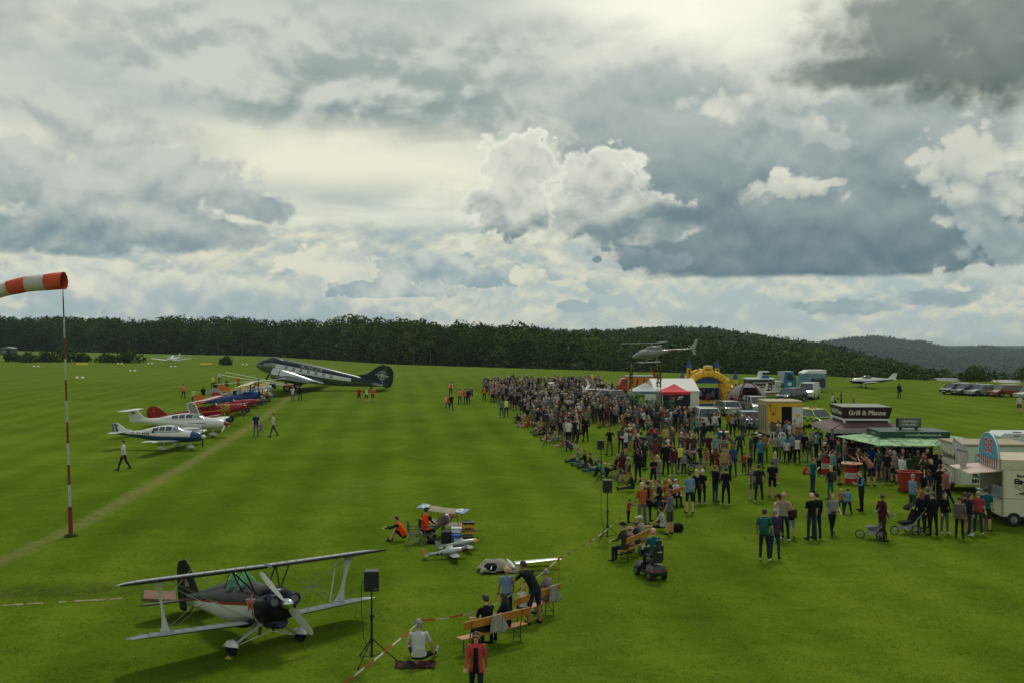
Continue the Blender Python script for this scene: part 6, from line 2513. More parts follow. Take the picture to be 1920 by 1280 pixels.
YB=mat('box_yellow',(196,152,30),.5)
case(876,1017,(.46,.34,.30),[YB,BLK],'lowest yellow and black toolbox of the stack by the model biplane',rz=.1)
case(878,1015,(.64,.42,.14),[YB,BLK],'flat wide yellow-black case in the middle of the toolbox stack',z=.355,rz=.15)
case(878,1013,(.48,.34,.26),[YB,BLK],'topmost yellow and black toolbox of the stack',z=.50,rz=.1)
case(838,1016,(.42,.34,.46),[BLK,BLK],'black box left of the blue drum among the model gear','box',rz=.1,name='storage_box')
g_=G(856,1019)
t=thing('drum','blue plastic drum standing between the black box and the toolboxes','drum',(g_.x,g_.y,0))
obj('barrel',MB().tube((0,0,0),(0,0,.36),.22,.21,16),mat('drum_blue',(24,70,140),.4),t,40,bevel=.02)
obj('lid',MB().tube((0,0,.36),(0,0,.385),.225,n=16),mat('drum_lid',(30,84,160),.4),t,40)
obj('sticker',MB().box(-.08,.08,-.225,-.215,.12,.26),paint('cream',(206,200,186)),t)
case(856,1016,(.40,.30,.20),[WHT,WHT],'white cool box on top of the blue drum','cool box',z=.40,rz=.05,name='cool_box')
lump('bag',812,1018,(.5,.35,.22),cloth('black',CL['black']),'black bag on the grass in front of the camping chairs','bag',.1,8)

# large scale model of a first world war biplane
def model_biplane():
 g_=G(838,1006)
 t=thing('model_biplane','large scale model biplane with round emblems on its tan wings and a red cowling','model plane',(g_.x-.1,g_.y+.3,.04),R(56),ry=-R(15))
 TAN,BR=mat('linen_tan',(142,134,112),.7,0,.1,3),mat('model_brown',(78,58,44),.6)
 mb=MB()
 fus(mb,[(.42,.62,.16,.16),(.20,.62,.175,.18),(-.2,.61,.15,.17),(-.8,.56,.09,.10),(-1.2,.53,.02,.06)],(),lambda x,s_:2 if x>.20 else 0,16,.8)
 obj('fuselage',mb,[mat('model_olive',(86,84,66),.6),BR,mat('model_silver',(190,192,186),.4)],t,40)
 obj('cowling',MB().loft([[Vector((x,r_*math.cos(a),.62+r_*math.sin(a)))for a in[2*PI*i/18 for i in range(18)]]for x,r_ in((.34,.185),(.50,.185),(.55,.15),(.53,.10))]),mat('model_red',(150,34,34),.4),t,40)
 prop(t,.55,.62,.34,2,30,BLK,BLK,(.04,.06),.03)
 RB,RW=mat('roundel_blue',(120,152,186),.6),mat('roundel_white',(206,206,200),.6)
 for s_ in(-1,1):
  wu=obj('upper_wing',wing_mb([(.36,s_*u,1.02+.03*u,.46,.08)for u in(.01,.6,1.22)]),TAN,t,40)
  obj('wing_tip_band',MB().box(-.10,.36,s_*1.03,s_*1.20,1.088,1.094),RB,wu)
  obj('roundel',MB().tube((.13,s_*.88,1.078),(.13,s_*.88,1.098),.20,n=20),RB,wu)
  obj('roundel_ring',MB().tube((.13,s_*.88,1.10),(.13,s_*.88,1.102),.16,n=20),RW,wu)
  obj('roundel_centre',MB().tube((.13,s_*.88,1.103),(.13,s_*.88,1.106),.06,n=14),mat('roundel_dull',(110,110,112),.6),wu)
  obj('lower_wing',wing_mb([(.26,s_*u,.45+.05*u,.42,.08)for u in(.1,.6,1.18)]),TAN,t,40)
  mb=MB()
  for y in(.16,.80):
   for x in(.28,-.02):
    mb.tube((x,s_*y,.50),(x+.02,s_*y,1.04),.012,n=5)
  obj('wing_strut',mb,mat('model_red',(150,34,34),.4),t)
  wheel(t,(.22,s_*.24,.11),.11,.04)
  obj('gear_leg',MB().tube((.1,s_*.12,.5),(.22,s_*.24,.11),.010,n=5).tube((.34,s_*.12,.5),(.22,s_*.24,.11),.010,n=5),BLK,t)
 obj('tailplane',MB().prism([(-.9,-.42),(-.9,.42),(-1.22,.36),(-1.22,-.36)],.54,.555,'z'),TAN,t)
 obj('fin',flatfin([(-1.0,.58),(-1.1,.80),(-1.28,.82),(-1.34,.62),(-1.24,.46)],.015),TAN,t)
 obj('trestle',MB().tube((-.9,-.15,0),(-.8,0,.46),.015,n=5).tube((-.9,.15,0),(-.8,0,.46),.015,n=5),BLK,t)

model_biplane()
SILV=mat('model_metal',(158,162,160),.35,.6,.1,6)
CHEAT=paint('model_green',(58,70,52),.5)
g_=G(845,1046)
t=lightplane('model_fighter','silver model fighter with a maroon nose and a yellow-banded tail, nearer of the two',(g_.x,g_.y,0),R(12),1.62,1.95,
dict(base=SILV,belly=SILV,wing=SILV,nose=mat('model_maroon',(84,26,32),.4),canopy='bubble',bubble=(-.1,.55,.22,.34),td=True,gear='bare',sp=BLK,nb=4,pa=45,r=.52,pr=1.0,
finstripe=((YB,.0,1.0),)),cat='model plane',pitch=-R(8))
for x,y in((-2.0,-.40),(-1.4,-.44)):
 obj('roundel',MB().tube((x,y-.005,1.16),(x,y-.02,1.16),.17,n=14),PBLK,t)
g_=G(868,1030)
t=lightplane('model_fighter','silver model fighter with a yellow nose, farther of the two',(g_.x,g_.y,0),R(17),1.62,1.9,
dict(base=SILV,belly=SILV,wing=SILV,nose=YB,s2=BLUEP,canopy='bubble',bubble=(-.2,.75,.24,.30),td=True,gear='bare',sp=YB,nb=4,pa=20,r=.42,pr=.8),cat='model plane',pitch=-R(8))

# covered model under a cream sheet
g_=G(948,1070)
mb=MB()
N_=22
def sheet(u,v):
 x=-.95+1.35*u
 y=-.42+.95*v
 r_=abs(u-.45)*1.6
 h=.36*max(0,1-r_**1.3)*(math.sin(PI*min(1,max(0,v*.96+.02)))**.6)+.10*math.sin(PI*v)*math.sin(8*u)**2
 return Vector((x+.05*math.sin(9*v),y,.02+max(0,h)+.035*math.sin(13*u+7*v)+.03*abs(math.sin(17*u-9*v))))
vs_=[sheet(i/N_,j/14)for j in range(15)for i in range(N_+1)]
mb.add(vs_,[(j*(N_+1)+i,j*(N_+1)+i+1,(j+1)*(N_+1)+i+1,(j+1)*(N_+1)+i)for j in range(14)for i in range(N_)])
o=obj('dust_sheet',mb,cloth('sheet_cream',(184,178,156)),smooth=60,loc=(g_.x,g_.y,0))
o.rotation_euler=(0,0,R(8))
sol=o.modifiers.new('thick','SOLIDIFY')
sol.thickness=.02
tag(o,'cream dust sheet draped over a model plane on the grass','dust sheet')
t=thing('model_glider','white model plane wings lying half under the cream sheet','model plane',(g_.x+.2,g_.y+.15,0),R(-78))
mb=MB()
for s_ in(1,):
 obj('wing',wing_mb([(.30,.1,.28,.42,.09),(.24,.8,.30,.36,.09),(.15,1.75,.34,.22,.08)]),paint('white',(206,208,204)),t,40)
 obj('wing',wing_mb([(-.25,.5,.18,.34,.09),(-.30,1.0,.2,.30,.09),(-.34,1.6,.22,.22,.08)]),paint('white',(206,208,204)),t,40)
 obj('wing',wing_mb([(.75,.2,.42,.32,.09),(.70,.8,.44,.28,.09),(.62,1.45,.46,.2,.08)]),paint('white',(206,208,204)),t,40)
fus(mb,[(.5,.20,.03,.03),(.3,.20,.07,.07),(-.3,.20,.07,.07),(-.8,.2,.02,.03)],n=12)
obj('fuselage',mb,paint('white',(206,208,204)),t,40)
lump('cover_bag',921,1073,(.62,.5,.34),cloth('black',CL['black']),'black cover bag with a white rim at the left end of the cream sheet','bag',.2,12)
obj_=MB().path([G(908,1063,.12),G(912,1068,.08),G(921,1066,.2),G(922,1058,.3)],.02,6)
tag(obj('white_band',obj_,paint('white',(206,208,204))),'curved white band lying over the black cover bag','band')

# ---- windsock
def windsock():
 g_=G(133,1005)
 ppm=(1005-620)/HC
 t=thing('windsock_pole','leaning red and white striped windsock pole','windsock pole',(g_.x,g_.y,0))
 D=g_.y
 top=PD(118,546,D)
 base=Vector((g_.x,g_.y,0))
 dv=top-base
 cuts=[0]+[(1005-y)/(1005-546)for y in(948,908,870,830,790,750,711,672,634,596,556)]+[1.0]
 RP,WP=mat('pole_red',(118,30,26),.6,0,.2,4),mat('pole_white',(176,174,164),.6,0,.15,4)
 for i in range(len(cuts)-1):
  a,b=dv*cuts[i],dv*cuts[i+1]
  obj('pole_section',MB().tube(a,b,(.085 if i==0 else .058-.003*i),(.085 if i==0 else .055-.003*i),10),RP if i%2==0 else WP,t,50)
 obj('tuft',MB().ell((0,0,.02),(.28,.22,.10),12,6),LEAF if 'LEAF' in globals()else RUB,t,50)
 s=thing('windsock','red and white windsock blowing left from the striped pole','windsock',top)
 SR=mat('sock_red',(206,74,44),.8,0,.12,4,.3)
 SW=mat('sock_white',(196,188,182),.8,0,.08,4,.3)
 px2m=D/F
 # centre line in photograph pixels, radius in metres
 cl=[(120,527),(106,527.5),(87,529),(68,531),(50,533.5),(34,536.5),(17,540),(0,546),(-22,555),(-46,566)]
 rr=[16.2,16.0,15.6,15.4,15.0,14.8,14.0,13.0,11.5,9.5]
 rings=[]
 for i,((x,y),r_)in enumerate(zip(cl,rr)):
  c=PD(x,y,D+.012*(120-x))-top
  nx=cl[min(i+1,len(cl)-1)]
  pv=cl[max(i-1,0)]
  d=Vector((nx[0]-pv[0],0,-(nx[1]-pv[1]))).normalized()
  u=Vector((0,1,0))
  w_=d.cross(u)
  R_=r_*px2m
  rings.append([c+(u*math.cos(a)+w_*math.sin(a))*R_*(1+.035*math.sin(3*a+i*1.7))for a in[2*PI*k_/20 for k_ in range(20)]])
 sec=((0,2,SR),(2,4,SW),(4,6,SR),(6,8,SW),(8,9,SR))
 for a,b,m_ in sec:
  mb=MB()
  mb.loft(rings[a:b+1],cap=False)
  o=obj('sock_band',mb,m_,s,70)
  sol=o.modifiers.new('thick','SOLIDIFY')
  sol.thickness=.006
 mb=MB()
 mb.path(rings[0]+[rings[0][0]],.012,6)
 obj('hoop',mb,BLK,s)
 obj('swivel',MB().tube((0,0,-.25),(0,0,.05),.02,n=6),STEEL,s)
 mb=MB()
 for k_ in range(0,20,2):
  mb.tube(rings[0][k_],rings[0][k_]+Vector((.05,0,0)),.006,n=4)
 obj('stitching',mb,RUB,s)

windsock()

# ------------------------------------------------------------------ cars and vans
LAMP_R=mat('lamp_red',(150,24,20),.2,coat=.5)
LAMP_W=mat('lamp_clear',(196,198,196),.1,.2)
PLATE=mat('number_plate',(200,200,194),.5)

def car(name,label,loc,rz,L,W,H,col,style='hatch',cat='car',group=None,roofcol=None):
 """nose +X"""
 t=thing(name,label,cat,loc,rz,group)
 h,w=L/2,W/2
 gc=.28  # ground clearance
 belt=H*.60
 ho,bk={'hatch':(.26,.04),'saloon':(.28,.22),'suv':(.24,.02),'van':(.12,.01),'mpv':(.18,.02)}[style]
 wr=.33 if style!='suv' else .37
 fx,rx=h-L*.19,-h+L*.18
 # body side profile with wheel arches
 pts=[(-h+.03,gc+.12)]
 def arch(cx):
  return[(cx+(wr+.07)*math.cos(a),wr+(wr+.07)*math.sin(a))for a in[PI-PI*i/8 for i in range(9)]]
 pts=[(-h+.02,gc)]+[(x,max(z,gc))for x,z in arch(rx)]+[(x,max(z,gc))for x,z in arch(fx)]+[(h-.05,gc),(h,gc+.25),(h-.04,belt*.78),(h-L*ho,belt+.02),(-h+L*bk,belt+.03),(-h,belt*.96)]
 mb=MB()
 mb.prism(pts,-w,w,'y')
 bo=obj('body',mb,col,t,40,bevel=.05)
 # greenhouse
 ws,rs_={'hatch':(.36,.10),'saloon':(.37,.20),'suv':(.34,.05),'van':(.21,.02),'mpv':(.30,.07)}[style]
 a0,a1=h-L*ho+.05,-h+L*bk+.03
 r0,r1=h-L*ws-.10,-h+L*rs_+.12
 tw=w*.80
 mb=MB()
 low=[Vector((a0,-w+.04,belt)),Vector((a0,w-.04,belt)),Vector((a1,w-.04,belt)),Vector((a1,-w+.04,belt))]
 top=[Vector((r0,-tw,H-.05)),Vector((r0,tw,H-.05)),Vector((r1,tw,H-.05)),Vector((r1,-tw,H-.05))]
 mb.loft([low,top])
 go=obj('windows',mb,GLASS if style!='van' else GLASS,t,bevel=.03)
 mb=MB()
 mb.box(r1-.02,r0+.02,-tw-.01,tw+.01,H-.07,H)
 obj('roof',mb,roofcol or col,t,40,bevel=.04)
 mb=MB()
 for s_ in(-1,1):
  for lo_,hi_ in((low[0],top[0]),(low[3],top[3])):
   a,b=Vector(lo_),Vector(hi_)
   a.y,b.y=s_*abs(a.y),s_*abs(b.y)
   mb.tube(a,b+Vector((0,0,.02)),.045,.04,6)
  for u in((.52,)if style in('hatch','saloon')else(.38,.70)):
   a=Vector(low[0]).lerp(low[3],u)
   b=Vector(top[0]).lerp(top[3],u)
   a.y,b.y=s_*(abs(a.y)+.012),s_*(abs(b.y)+.012)
   mb.tube(a,b,.035,.03,6)
 obj('pillar',mb,col,t)
 for s_ in(-1,1):
  for cx in(fx,rx):
   wheel(t,(cx,s_*(w-.10),wr),wr,.20)
  obj('mirror',MB().cbox((a0-.25,s_*(w+.07),belt+.08),(.12,.14,.12)),col,t,bevel=.03)
  obj('headlight',MB().cbox((h-.05,s_*(w-.27),belt*.74),(.12,.34,.14)),LAMP_W,t,bevel=.03)
  obj('tail_light',MB().cbox((-h+.02,s_*(w-.16),belt*.86),(.08,.18,.22 if style!='suv' else .3)),LAMP_R,t,bevel=.02)
 obj('grille',MB().cbox((h-.01,0,belt*.58),(.05,W*.42,.14)),BLK,t,bevel=.015)
 obj('bumper',MB().cbox((h-.02,0,gc+.08),(.10,W*.92,.18)),BLK if style in('suv','van')else col,t,bevel=.03)
 obj('bumper',MB().cbox((-h+.02,0,gc+.10),(.10,W*.92,.2)),BLK if style in('suv','van')else col,t,bevel=.03)
 obj('number_plate',MB().cbox((-h-.035,0,gc+.28),(.015,.50,.11)),PLATE,t)
 obj('number_plate',MB().cbox((h+.03,0,gc+.14),(.015,.50,.11)),PLATE,t)
 return t

def GP(px,py,dy=0):
 g_=G(px,py)
 return(g_.x,g_.y+dy,0)

def cpaint(n,rgb,metal=.35):
 return mat('carpaint_'+n,rgb,.22,metal,.04,1,coat=.7)

PK='cars parked in a row on the right of the field'
car('car','black hatchback, leftmost of the row parked on the right',GP(1794,738),PI+R(18),4.3,1.75,1.46,cpaint('black',(30,32,34)),'mpv',group=PK)
car('car','dark grey estate car, second from the left in the row parked on the right',GP(1816,739.5),PI+R(18),4.5,1.76,1.46,cpaint('graphite',(54,58,60)),'mpv',group=PK)
car('car','silver saloon car between the dark grey and the red car on the right',GP(1842,741),PI+R(14),4.5,1.76,1.45,cpaint('silver',(158,160,160)),'saloon',group=PK)
car('car','brick-red hatchback, right of the silver saloon',GP(1887,743),PI+R(8),4.0,1.72,1.52,cpaint('brick_red',(140,58,44),.1),'mpv',group=PK)
car('car','pale car cut off by the right edge of the photo',GP(1936,747),PI+R(8),4.2,1.74,1.45,cpaint('pale',(176,172,158)),'hatch',group=PK)
car('car','dark grey minivan parked behind the yellow container',GP(1484,752),PI+R(38),4.0,1.70,1.62,cpaint('graphite',(54,58,60)),'mpv')
car('van','white van with a blue bumper right of the dark minivan',GP(1517,747),PI+R(62),4.7,1.85,2.0,cpaint('van_white',(204,200,186),0),'van','van')
car('car','white off-road car seen from behind near the red canopy',GP(1322,802),PI/2-R(2),4.7,1.9,1.86,cpaint('off_white',(186,186,180),0),'suv')
car('car','silver hatchback with a shining rear window beyond the white off-road car',GP(1361,777),PI/2+R(10),4.1,1.72,1.45,cpaint('silver',(158,160,160)),'hatch')
car('car','pale blue car just left of the yellow container',GP(1401,800),PI/2-R(4),4.1,1.74,1.48,cpaint('pale_blue',(104,138,160)),'hatch')
car('car','silver people carrier before the dome tent',GP(1416,772),-PI/2+R(4),4.2,1.74,1.66,cpaint('silver',(158,160,160)),'mpv')
car('car','dark blue off-road car behind the glider in the crowd',GP(1156,760),R(8),4.5,1.8,1.75,cpaint('dark_blue',(40,52,70)),'suv')
car('car','white pickup cab behind the glider wing',GP(1108,757),PI-R(12),4.6,1.8,1.75,cpaint('off_white',(186,186,180),0),'suv')
# rescue car in yellow and green checks
t=car('rescue_car','yellow and green checked rescue car with an orange roof beacon',GP(1524,800),PI/2+R(22)+PI,4.2,1.75,1.62,mat('rescue_yellow',(176,190,44),.35,coat=.5),'mpv','rescue car')
obj('beacon',MB().tube((0,-.32,1.66),(0,.32,1.66),.09,n=10),mat('beacon_orange',(186,70,24),.3,coat=.5),t,40)
mb=MB()
for s_ in(-1,1):
 for i in range(8):
  for j in range(2):
   if(i+j)%2:
    continue
   x=-1.5+i*.42
   mb.box(x,x+.42,s_*.878-.004,s_*.878+.004,.55+j*.18,.73+j*.18)
for i in range(4):
 mb.box(2.0-.3,2.0-.29+.02,-.6+i*.3,-.45+i*.3,.7,.85)
obj('check_pattern',mb,mat('rescue_green',(20,84,60),.4),t,kind='stuff')
obj('bonnet_panel',MB().cbox((1.45,0,1.0),(.9,1.2,.02),ry=R(6)),mat('rescue_green',(20,84,60),.4),t,bevel=.01)

# ------------------------------------------------------------------ tents and inflatables
def canopy(name,label,px,py,W,D_,Hw,Ht,topm,legm,walls=(),valance=.28,rz=0.0):
 """peaked gazebo with its front middle at the pixel"""
 g_=G(px,py)
 t=thing(name,label,'gazebo',(g_.x,g_.y+D_/2,0),rz)
 w,d=W/2,D_/2
 mb=MB()
 n=6
 for k_ in range(4):
  c0=[(-w,-d),(w,-d),(w,d),(-w,d)][k_]
  c1=[(w,-d),(w,d),(-w,d),(-w,-d)][k_]
  prev=None
  for j in range(n+1):
   u=j/n
   zz=Hw+(Ht-Hw)*(u**1.25)
   a=Vector((c0[0]*(1-u),c0[1]*(1-u),zz))
   b=Vector((c1[0]*(1-u),c1[1]*(1-u),zz))
   mid=(a+b)/2
   mid.z-=.06*math.sin(PI*u)
   cur=(a,mid,b)
   if prev:
    mb.add([prev[0],prev[1],cur[1],cur[0],prev[2],cur[2]],[(0,1,2,3),(1,4,5,2)])
   prev=cur
 obj('roof',mb,topm,t,60)
 mb=MB()
 mb.box(-w,w,-d-.012,-d,Hw-valance,Hw).box(-w,w,d,d+.012,Hw-valance,Hw).box(-w-.012,-w,-d,d,Hw-valance,Hw).box(w,w+.012,-d,d,Hw-valance,Hw)
 obj('valance',mb,topm,t)
 for x in(-w+.03,w-.03):
  for y in(-d+.03,d-.03):
   obj('leg',MB().tube((x,y,0),(x,y,Hw),.03,n=6),legm,t)
 for nm,m_ in walls:
  mb=MB()
  z1=Hw-valance
  if nm=='front':
   mb.box(-w+.04,w-.04,-d-.008,-d+.008,.02,z1)
  elif nm=='back':
   mb.box(-w+.04,w-.04,d-.02,d-.004,.02,z1)
  elif nm=='left':
   mb.box(-w-.008,-w+.008,-d+.04,d-.04,.02,z1)
  elif nm=='right':
   mb.box(w-.008,w+.008,-d+.04,d-.04,.02,z1)
  obj('wall',mb,m_,t)
 return t,w,d

REDC=mat('gazebo_red',(204,18,36),.7,0,.06,3)
t,w,d=canopy('gazebo','red peaked gazebo with a charcoal front wall lettered in white',1268.5,779,2.75,2.9,2.35,3.08,REDC,WHT,(('front',cloth('wall_charcoal',(50,52,56))),('left',cloth('wall_charcoal',(50,52,56))),('right',cloth('wall_charcoal',(50,52,56))),('back',cloth('wall_charcoal',(50,52,56)))),.26)
letters('SKY',.36,mat('print_red',(190,40,48),.6),t,(-.35,-d-.020,1.78),(PI/2,0,0),bold=.012,shear=.3)
letters('JET',.36,mat('print_white',(206,206,204),.6),t,(.36,-d-.020,1.78),(PI/2,0,0),bold=.012,shear=.3)
LB=cloth('canopy_pale_blue',(150,190,208))
LW=cloth('canopy_white',(206,210,210))
t,w,d=canopy('gazebo','pale blue and white gazebo left of the red gazebo',1213,777,2.8,2.9,2.35,3.15,LW,LB,(('left',LB),('right',LB)),.30)
obj('valance_front',MB().box(-w+.01,w-.01,-d-.020,-d-.013,2.06,2.34),LB,t)
letters('FLUGSCHULE',.17,mat('print_teal',(60,110,120),.6),t,(0,-d-.026,2.2),(PI/2,0,0))
letters('airtours',.26,mat('print_pinkred',(170,70,90),.6),t,(0,-.72,2.80),(R(38),0,0),shear=.3)
obj('leg_wrap',MB().box(-w-.02,-w+.26,-d-.03,-d+.05,0,2.06).box(w-.26,w+.02,-d-.03,-d+.05,0,2.06),LB,t)
# big white marquee behind them
g_=G(1268,770)
t=thing('marquee','large white marquee behind the red and blue gazebos','marquee',(g_.x,g_.y+3,0),R(3))
MW=mat('marquee_canvas',(214,213,206),.8,0,.05,2)
obj('roof',MB().prism([(-3.0,2.1),(0,3.25),(3.0,2.1)],-2.4,2.3,'x').prism([(-3.02,1.95),(-3.02,2.1),(3.02,2.1),(3.02,1.95)],-2.42,2.32,'x'),MW,t)
obj('wall',MB().box(-2.35,2.25,-2.95,2.95,0,2.0),MW,t)
for i in range(4):
 obj('wall_seam',MB().box(2.26,2.275,-2.9+i*1.9,-2.85+i*1.9,0,2),mat('seam_grey',(140,140,136),.8),t)
# red feather flag
g_=G(1228,762)
t=thing('feather_flag','tall red feather flag behind the pale blue gazebo','flag',(g_.x,g_.y,0))
obj('pole',MB().path([(0,0,0),(.0,0,2.2),(-.15,0,3.4),(-.42,0,4.15),(-.60,0,4.25)],.02,6),STEEL,t)
obj('cloth',MB().prism([(.02,.9),(.42,1.0),(.28,2.6),(.02,3.7),(-.40,4.2),(-.58,4.28),(-.16,3.4),(.0,2.2)],-.008,.008,'y'),cloth('flag_cloth_red',(190,34,36)),t)
# dome tent with maroon arches
g_=G(1409,768)
t=thing('dome_tent','pale pink-white dome tent with dark red arches right of the bouncy castle','tent',(g_.x,g_.y+2,0))
mb=MB()
N_=24
rings=[]
for j in range(9):
 v=j/8
 R_=2.25*math.cos(v*PI/2*.98)
 rings.append([Vector((R_*math.cos(a),R_*math.sin(a)*.9,2.75*math.sin(v*PI/2)**.9))for a in[2*PI*i/N_ for i in range(N_)]])
fk=[]
for j in range(8):
 for i in range(N_):
  a=360*(i+.5)/N_
  if(235<a<305)and j<5:
   continue
  fk.append((j,i))
vs_=[p for r_ in rings for p in r_]
mb.add(vs_,[(j*N_+i,j*N_+(i+1)%N_,(j+1)*N_+(i+1)%N_,(j+1)*N_+i)for j,i in fk])
obj('shell',mb,cloth('dome_pinkwhite',(196,184,184)),t,60)
mb=MB()
for a in(235,305,20,160):
 mb.path([Vector((2.28*math.cos(v*PI/2)*math.cos(R(a)),2.28*.9*math.cos(v*PI/2)*math.sin(R(a)),2.78*math.sin(v*PI/2)**.9))for v in[i/8 for i in range(9)]],.055,6)
mb.path([Vector((1.5*math.cos(a),-1.75+.25*math.sin(a),.1+1.9*math.sin(a)))for a in[PI*i/12 for i in range(13)]],.06,6)
obj('arch',mb,cloth('arch_maroon',(120,32,46)),t)
obj('inner_wall',MB().box(-1.2,1.2,.6,.65,0,1.7),DARKIN,t)

# bouncy castle
def bouncy():
 g_=G(1330,762)
 t=thing('bouncy_castle','yellow and blue inflatable bouncy castle with four blue-roofed turrets','bouncy castle',(g_.x,g_.y+2.2,0),R(-2))
 Y,B=mat('inflatable_yellow',(222,172,20),.5,0,.06,2),mat('inflatable_blue',(24,62,128),.5,0,.06,2)
 J=mat('seam_brown',(120,84,20),.7)
 arch=[(-2.15,0),(-2.15,1.5),(-2.10,2.55),(-1.35,3.25),(-.55,3.62),(.55,3.62),(1.35,3.25),(2.10,2.55),(2.15,1.5),(2.15,0)]
 for y in(-1.9,1.9):
  k0=0
  for(a,b)in zip(arch[:-1],arch[1:]):
   mb=MB()
   d=(Vector((b[0],0,b[1]))-Vector((a[0],0,a[1])))
   L_=d.length
   n=max(1,round(L_/.62))
   for i in range(n):
    p=Vector((a[0],y,a[1]))+d*(i/n)
    q=Vector((a[0],y,a[1]))+d*((i+1)/n)
    dn=d.normalized()
    s_=Vector((0,1,0))
    u=dn.cross(s_)
    rg=[]
    for tt,k_ in((0,.86),(.12,.97),(.5,1.0),(.88,.97),(1,.86)):
     c=p.lerp(q,tt)
     rg.append([c+(u*(abs(math.cos(al))**.6*math.copysign(1,math.cos(al)))+s_*(abs(math.sin(al))**.6*math.copysign(1,math.sin(al))))*.40*k_ for al in[2*PI*m_/16 for m_ in range(16)]])
    mb.loft(rg)
   obj('arch_segment',mb,Y,t,50)
   mb=MB()
   for i in range(n):
    p=Vector((a[0],y,a[1]))+d*((i+.001)/n)
    mb.tube(p-d.normalized()*.012,p+d.normalized()*.012,.375,n=16)
   obj('seam',mb,J,t)
 # turrets
 for(x,y,z0,z1,r_)in((-2.85,-1.9,1.35,3.0,.27),(2.95,-1.9,1.35,3.05,.27),(-1.75,.6,3.1,4.15,.26),(1.35,.4,3.2,4.15,.26)):
  mb=MB()
  mb.loft([sring_z(x,y,z,r_*k_)for z,k_ in((z0,.8),(z0+.1,1),(z1-.1,1),(z1,.9))])
  tu=obj('turret',mb,Y,t,50)
  obj('turret_roof',MB().loft([sring_z(x,y,z,rr)for z,rr in((z1,r_*1.25),(z1+.12,r_*1.1),(z1+.5,r_*.55),(z1+.95,.02))]),B,tu,50)
  obj('turret_window',MB().cbox((x,y-r_,(z0+z1)/2+.1),(.16,.06,.5)),BLK,tu,bevel=.02)
 mb=MB()
 for x in(-2.85,2.95):
  mb.ell((x*.97,-1.9,1.25),(.5,.42,.42),14,8)
 obj('turret_base',mb,B,t,60)
 obj('crest',MB().cbox((-.05,-1.9,4.05),(1.05,.5,.62)),Y,t,bevel=.12)
 obj('crest_cap',MB().ell((-.05,-1.9,4.40),(.52,.25,.12),14,6),mat('crest_pale',(196,188,150),.6),t,50)
 letters('BURG',.24,J,t,(-.05,-2.165,4.05),(PI/2,0,0),bold=.01)
 obj('roof_curtain',MB().prism([(-1.75,2.55),(1.75,2.55),(1.25,2.95),(.5,3.28),(-.5,3.28),(-1.25,2.95)],-1.80,1.85,'y'),B,t)
 obj('floor',MB().box(-2.0,2.0,-2.6,2.0,0,.55),Y,t,bevel=.12)
 obj('step',MB().box(-1.5,1.5,-3.2,-2.62,0,.42),B,t,bevel=.12)
 mb=MB()
 for i in range(7):
  mb.tube((-1.8+i*.6,1.95,.5),(-1.8+i*.6,1.95,1.9),.30,n=12)
 obj('back_wall',mb,B,t,50)
 for s_ in(-1,1):
  mb=MB()
  for i in range(5):
   mb.tube((s_*2.15,-1.2+i*.6,.4),(s_*2.15,-1.2+i*.6,1.5),.28,n=12)
  obj('side_wall',mb,Y if s_>0 else B,t,50)

def sring_z(x,y,z,r_,n=14):
 return[Vector((x+r_*math.cos(a),y+r_*math.sin(a),z))for a in[2*PI*i/n for i in range(n)]]

bouncy()

# ------------------------------------------------------------------ trailer with maize and garlanded poles
g_=G(1221,792)
t=thing('farm_trailer','green farm trailer decorated with maize plants and four garlanded poles','trailer',(g_.x,g_.y+.6,0),R(2))
TG=mat('trailer_green',(46,74,48),.6,0,.15,3)
obj('side_board',MB().box(-1.05,1.05,-.75,-.70,.85,1.45),TG,t,bevel=.01)
obj('side_board',MB().box(-1.05,1.05,.70,.75,.85,1.45),TG,t,bevel=.01)
for x in(-1.05,1.0):
 obj('end_board',MB().box(x,x+.05,-.70,.70,.85,1.45),TG,t,bevel=.01)
obj('bed',MB().box(-1.05,1.05,-.75,.75,.75,.84),TG,t)
for i in range(2):
 obj('rail',MB().box(-1.07,1.07,-.775,-.752,1.0+.24*i,1.05+.24*i),mat('trailer_dark',(30,50,34),.6),t)
for x in(-.6,.6):
 for y in(-.6,.6):
  wheel(t,(x,y,.36),.36,.2)
obj('load_rail',MB().path([(-1.0,-.7,1.45),(-1.0,-.7,2.1),(-.2,-.7,2.1),(-.2,-.7,1.45)],.03,6),mat('rail_pale',(160,170,170),.5),t)
rs_=np.random.RandomState(9)
def plant(nm,parent,x,y,z,h,m_,n=9):
 mb=MB()
 mb.tube((x,y,z),(x,y,z+h),.018,.010,5)
 for i in range(n):
  a=rs_.uniform(0,2*PI)
  zz=z+h*(.15+.8*i/n)
  L_=rs_.uniform(.35,.6)
  d=Vector((math.cos(a),math.sin(a),0))
  s_=Vector((-math.sin(a),math.cos(a),0))*.05
  pts=[Vector((x,y,zz)),Vector((x,y,zz))+d*L_*.4+Vector((0,0,.25)),Vector((x,y,zz))+d*L_*.8+Vector((0,0,.2)),Vector((x,y,zz))+d*L_*1.1-Vector((0,0,.05))]
  ws_=(.5,1,.8,.05)
  vs2=[]
  for p,w_ in zip(pts,ws_):
   vs2+=[p-s_*w_,p+s_*w_]
  mb.add(vs2,[(0,1,3,2),(2,3,5,4),(4,5,7,6)])
 return obj(nm,mb,m_,parent)
MAIZE=mat('maize_leaf',(52,84,30),.6,0,.3,6)
for i in range(26):
 plant('maize_plant',t,rs_.uniform(-1.7,2.0),rs_.choice([-.85,-.8,.3,.5]),rs_.uniform(.2,.9),rs_.uniform(1.1,1.9),MAIZE,12)
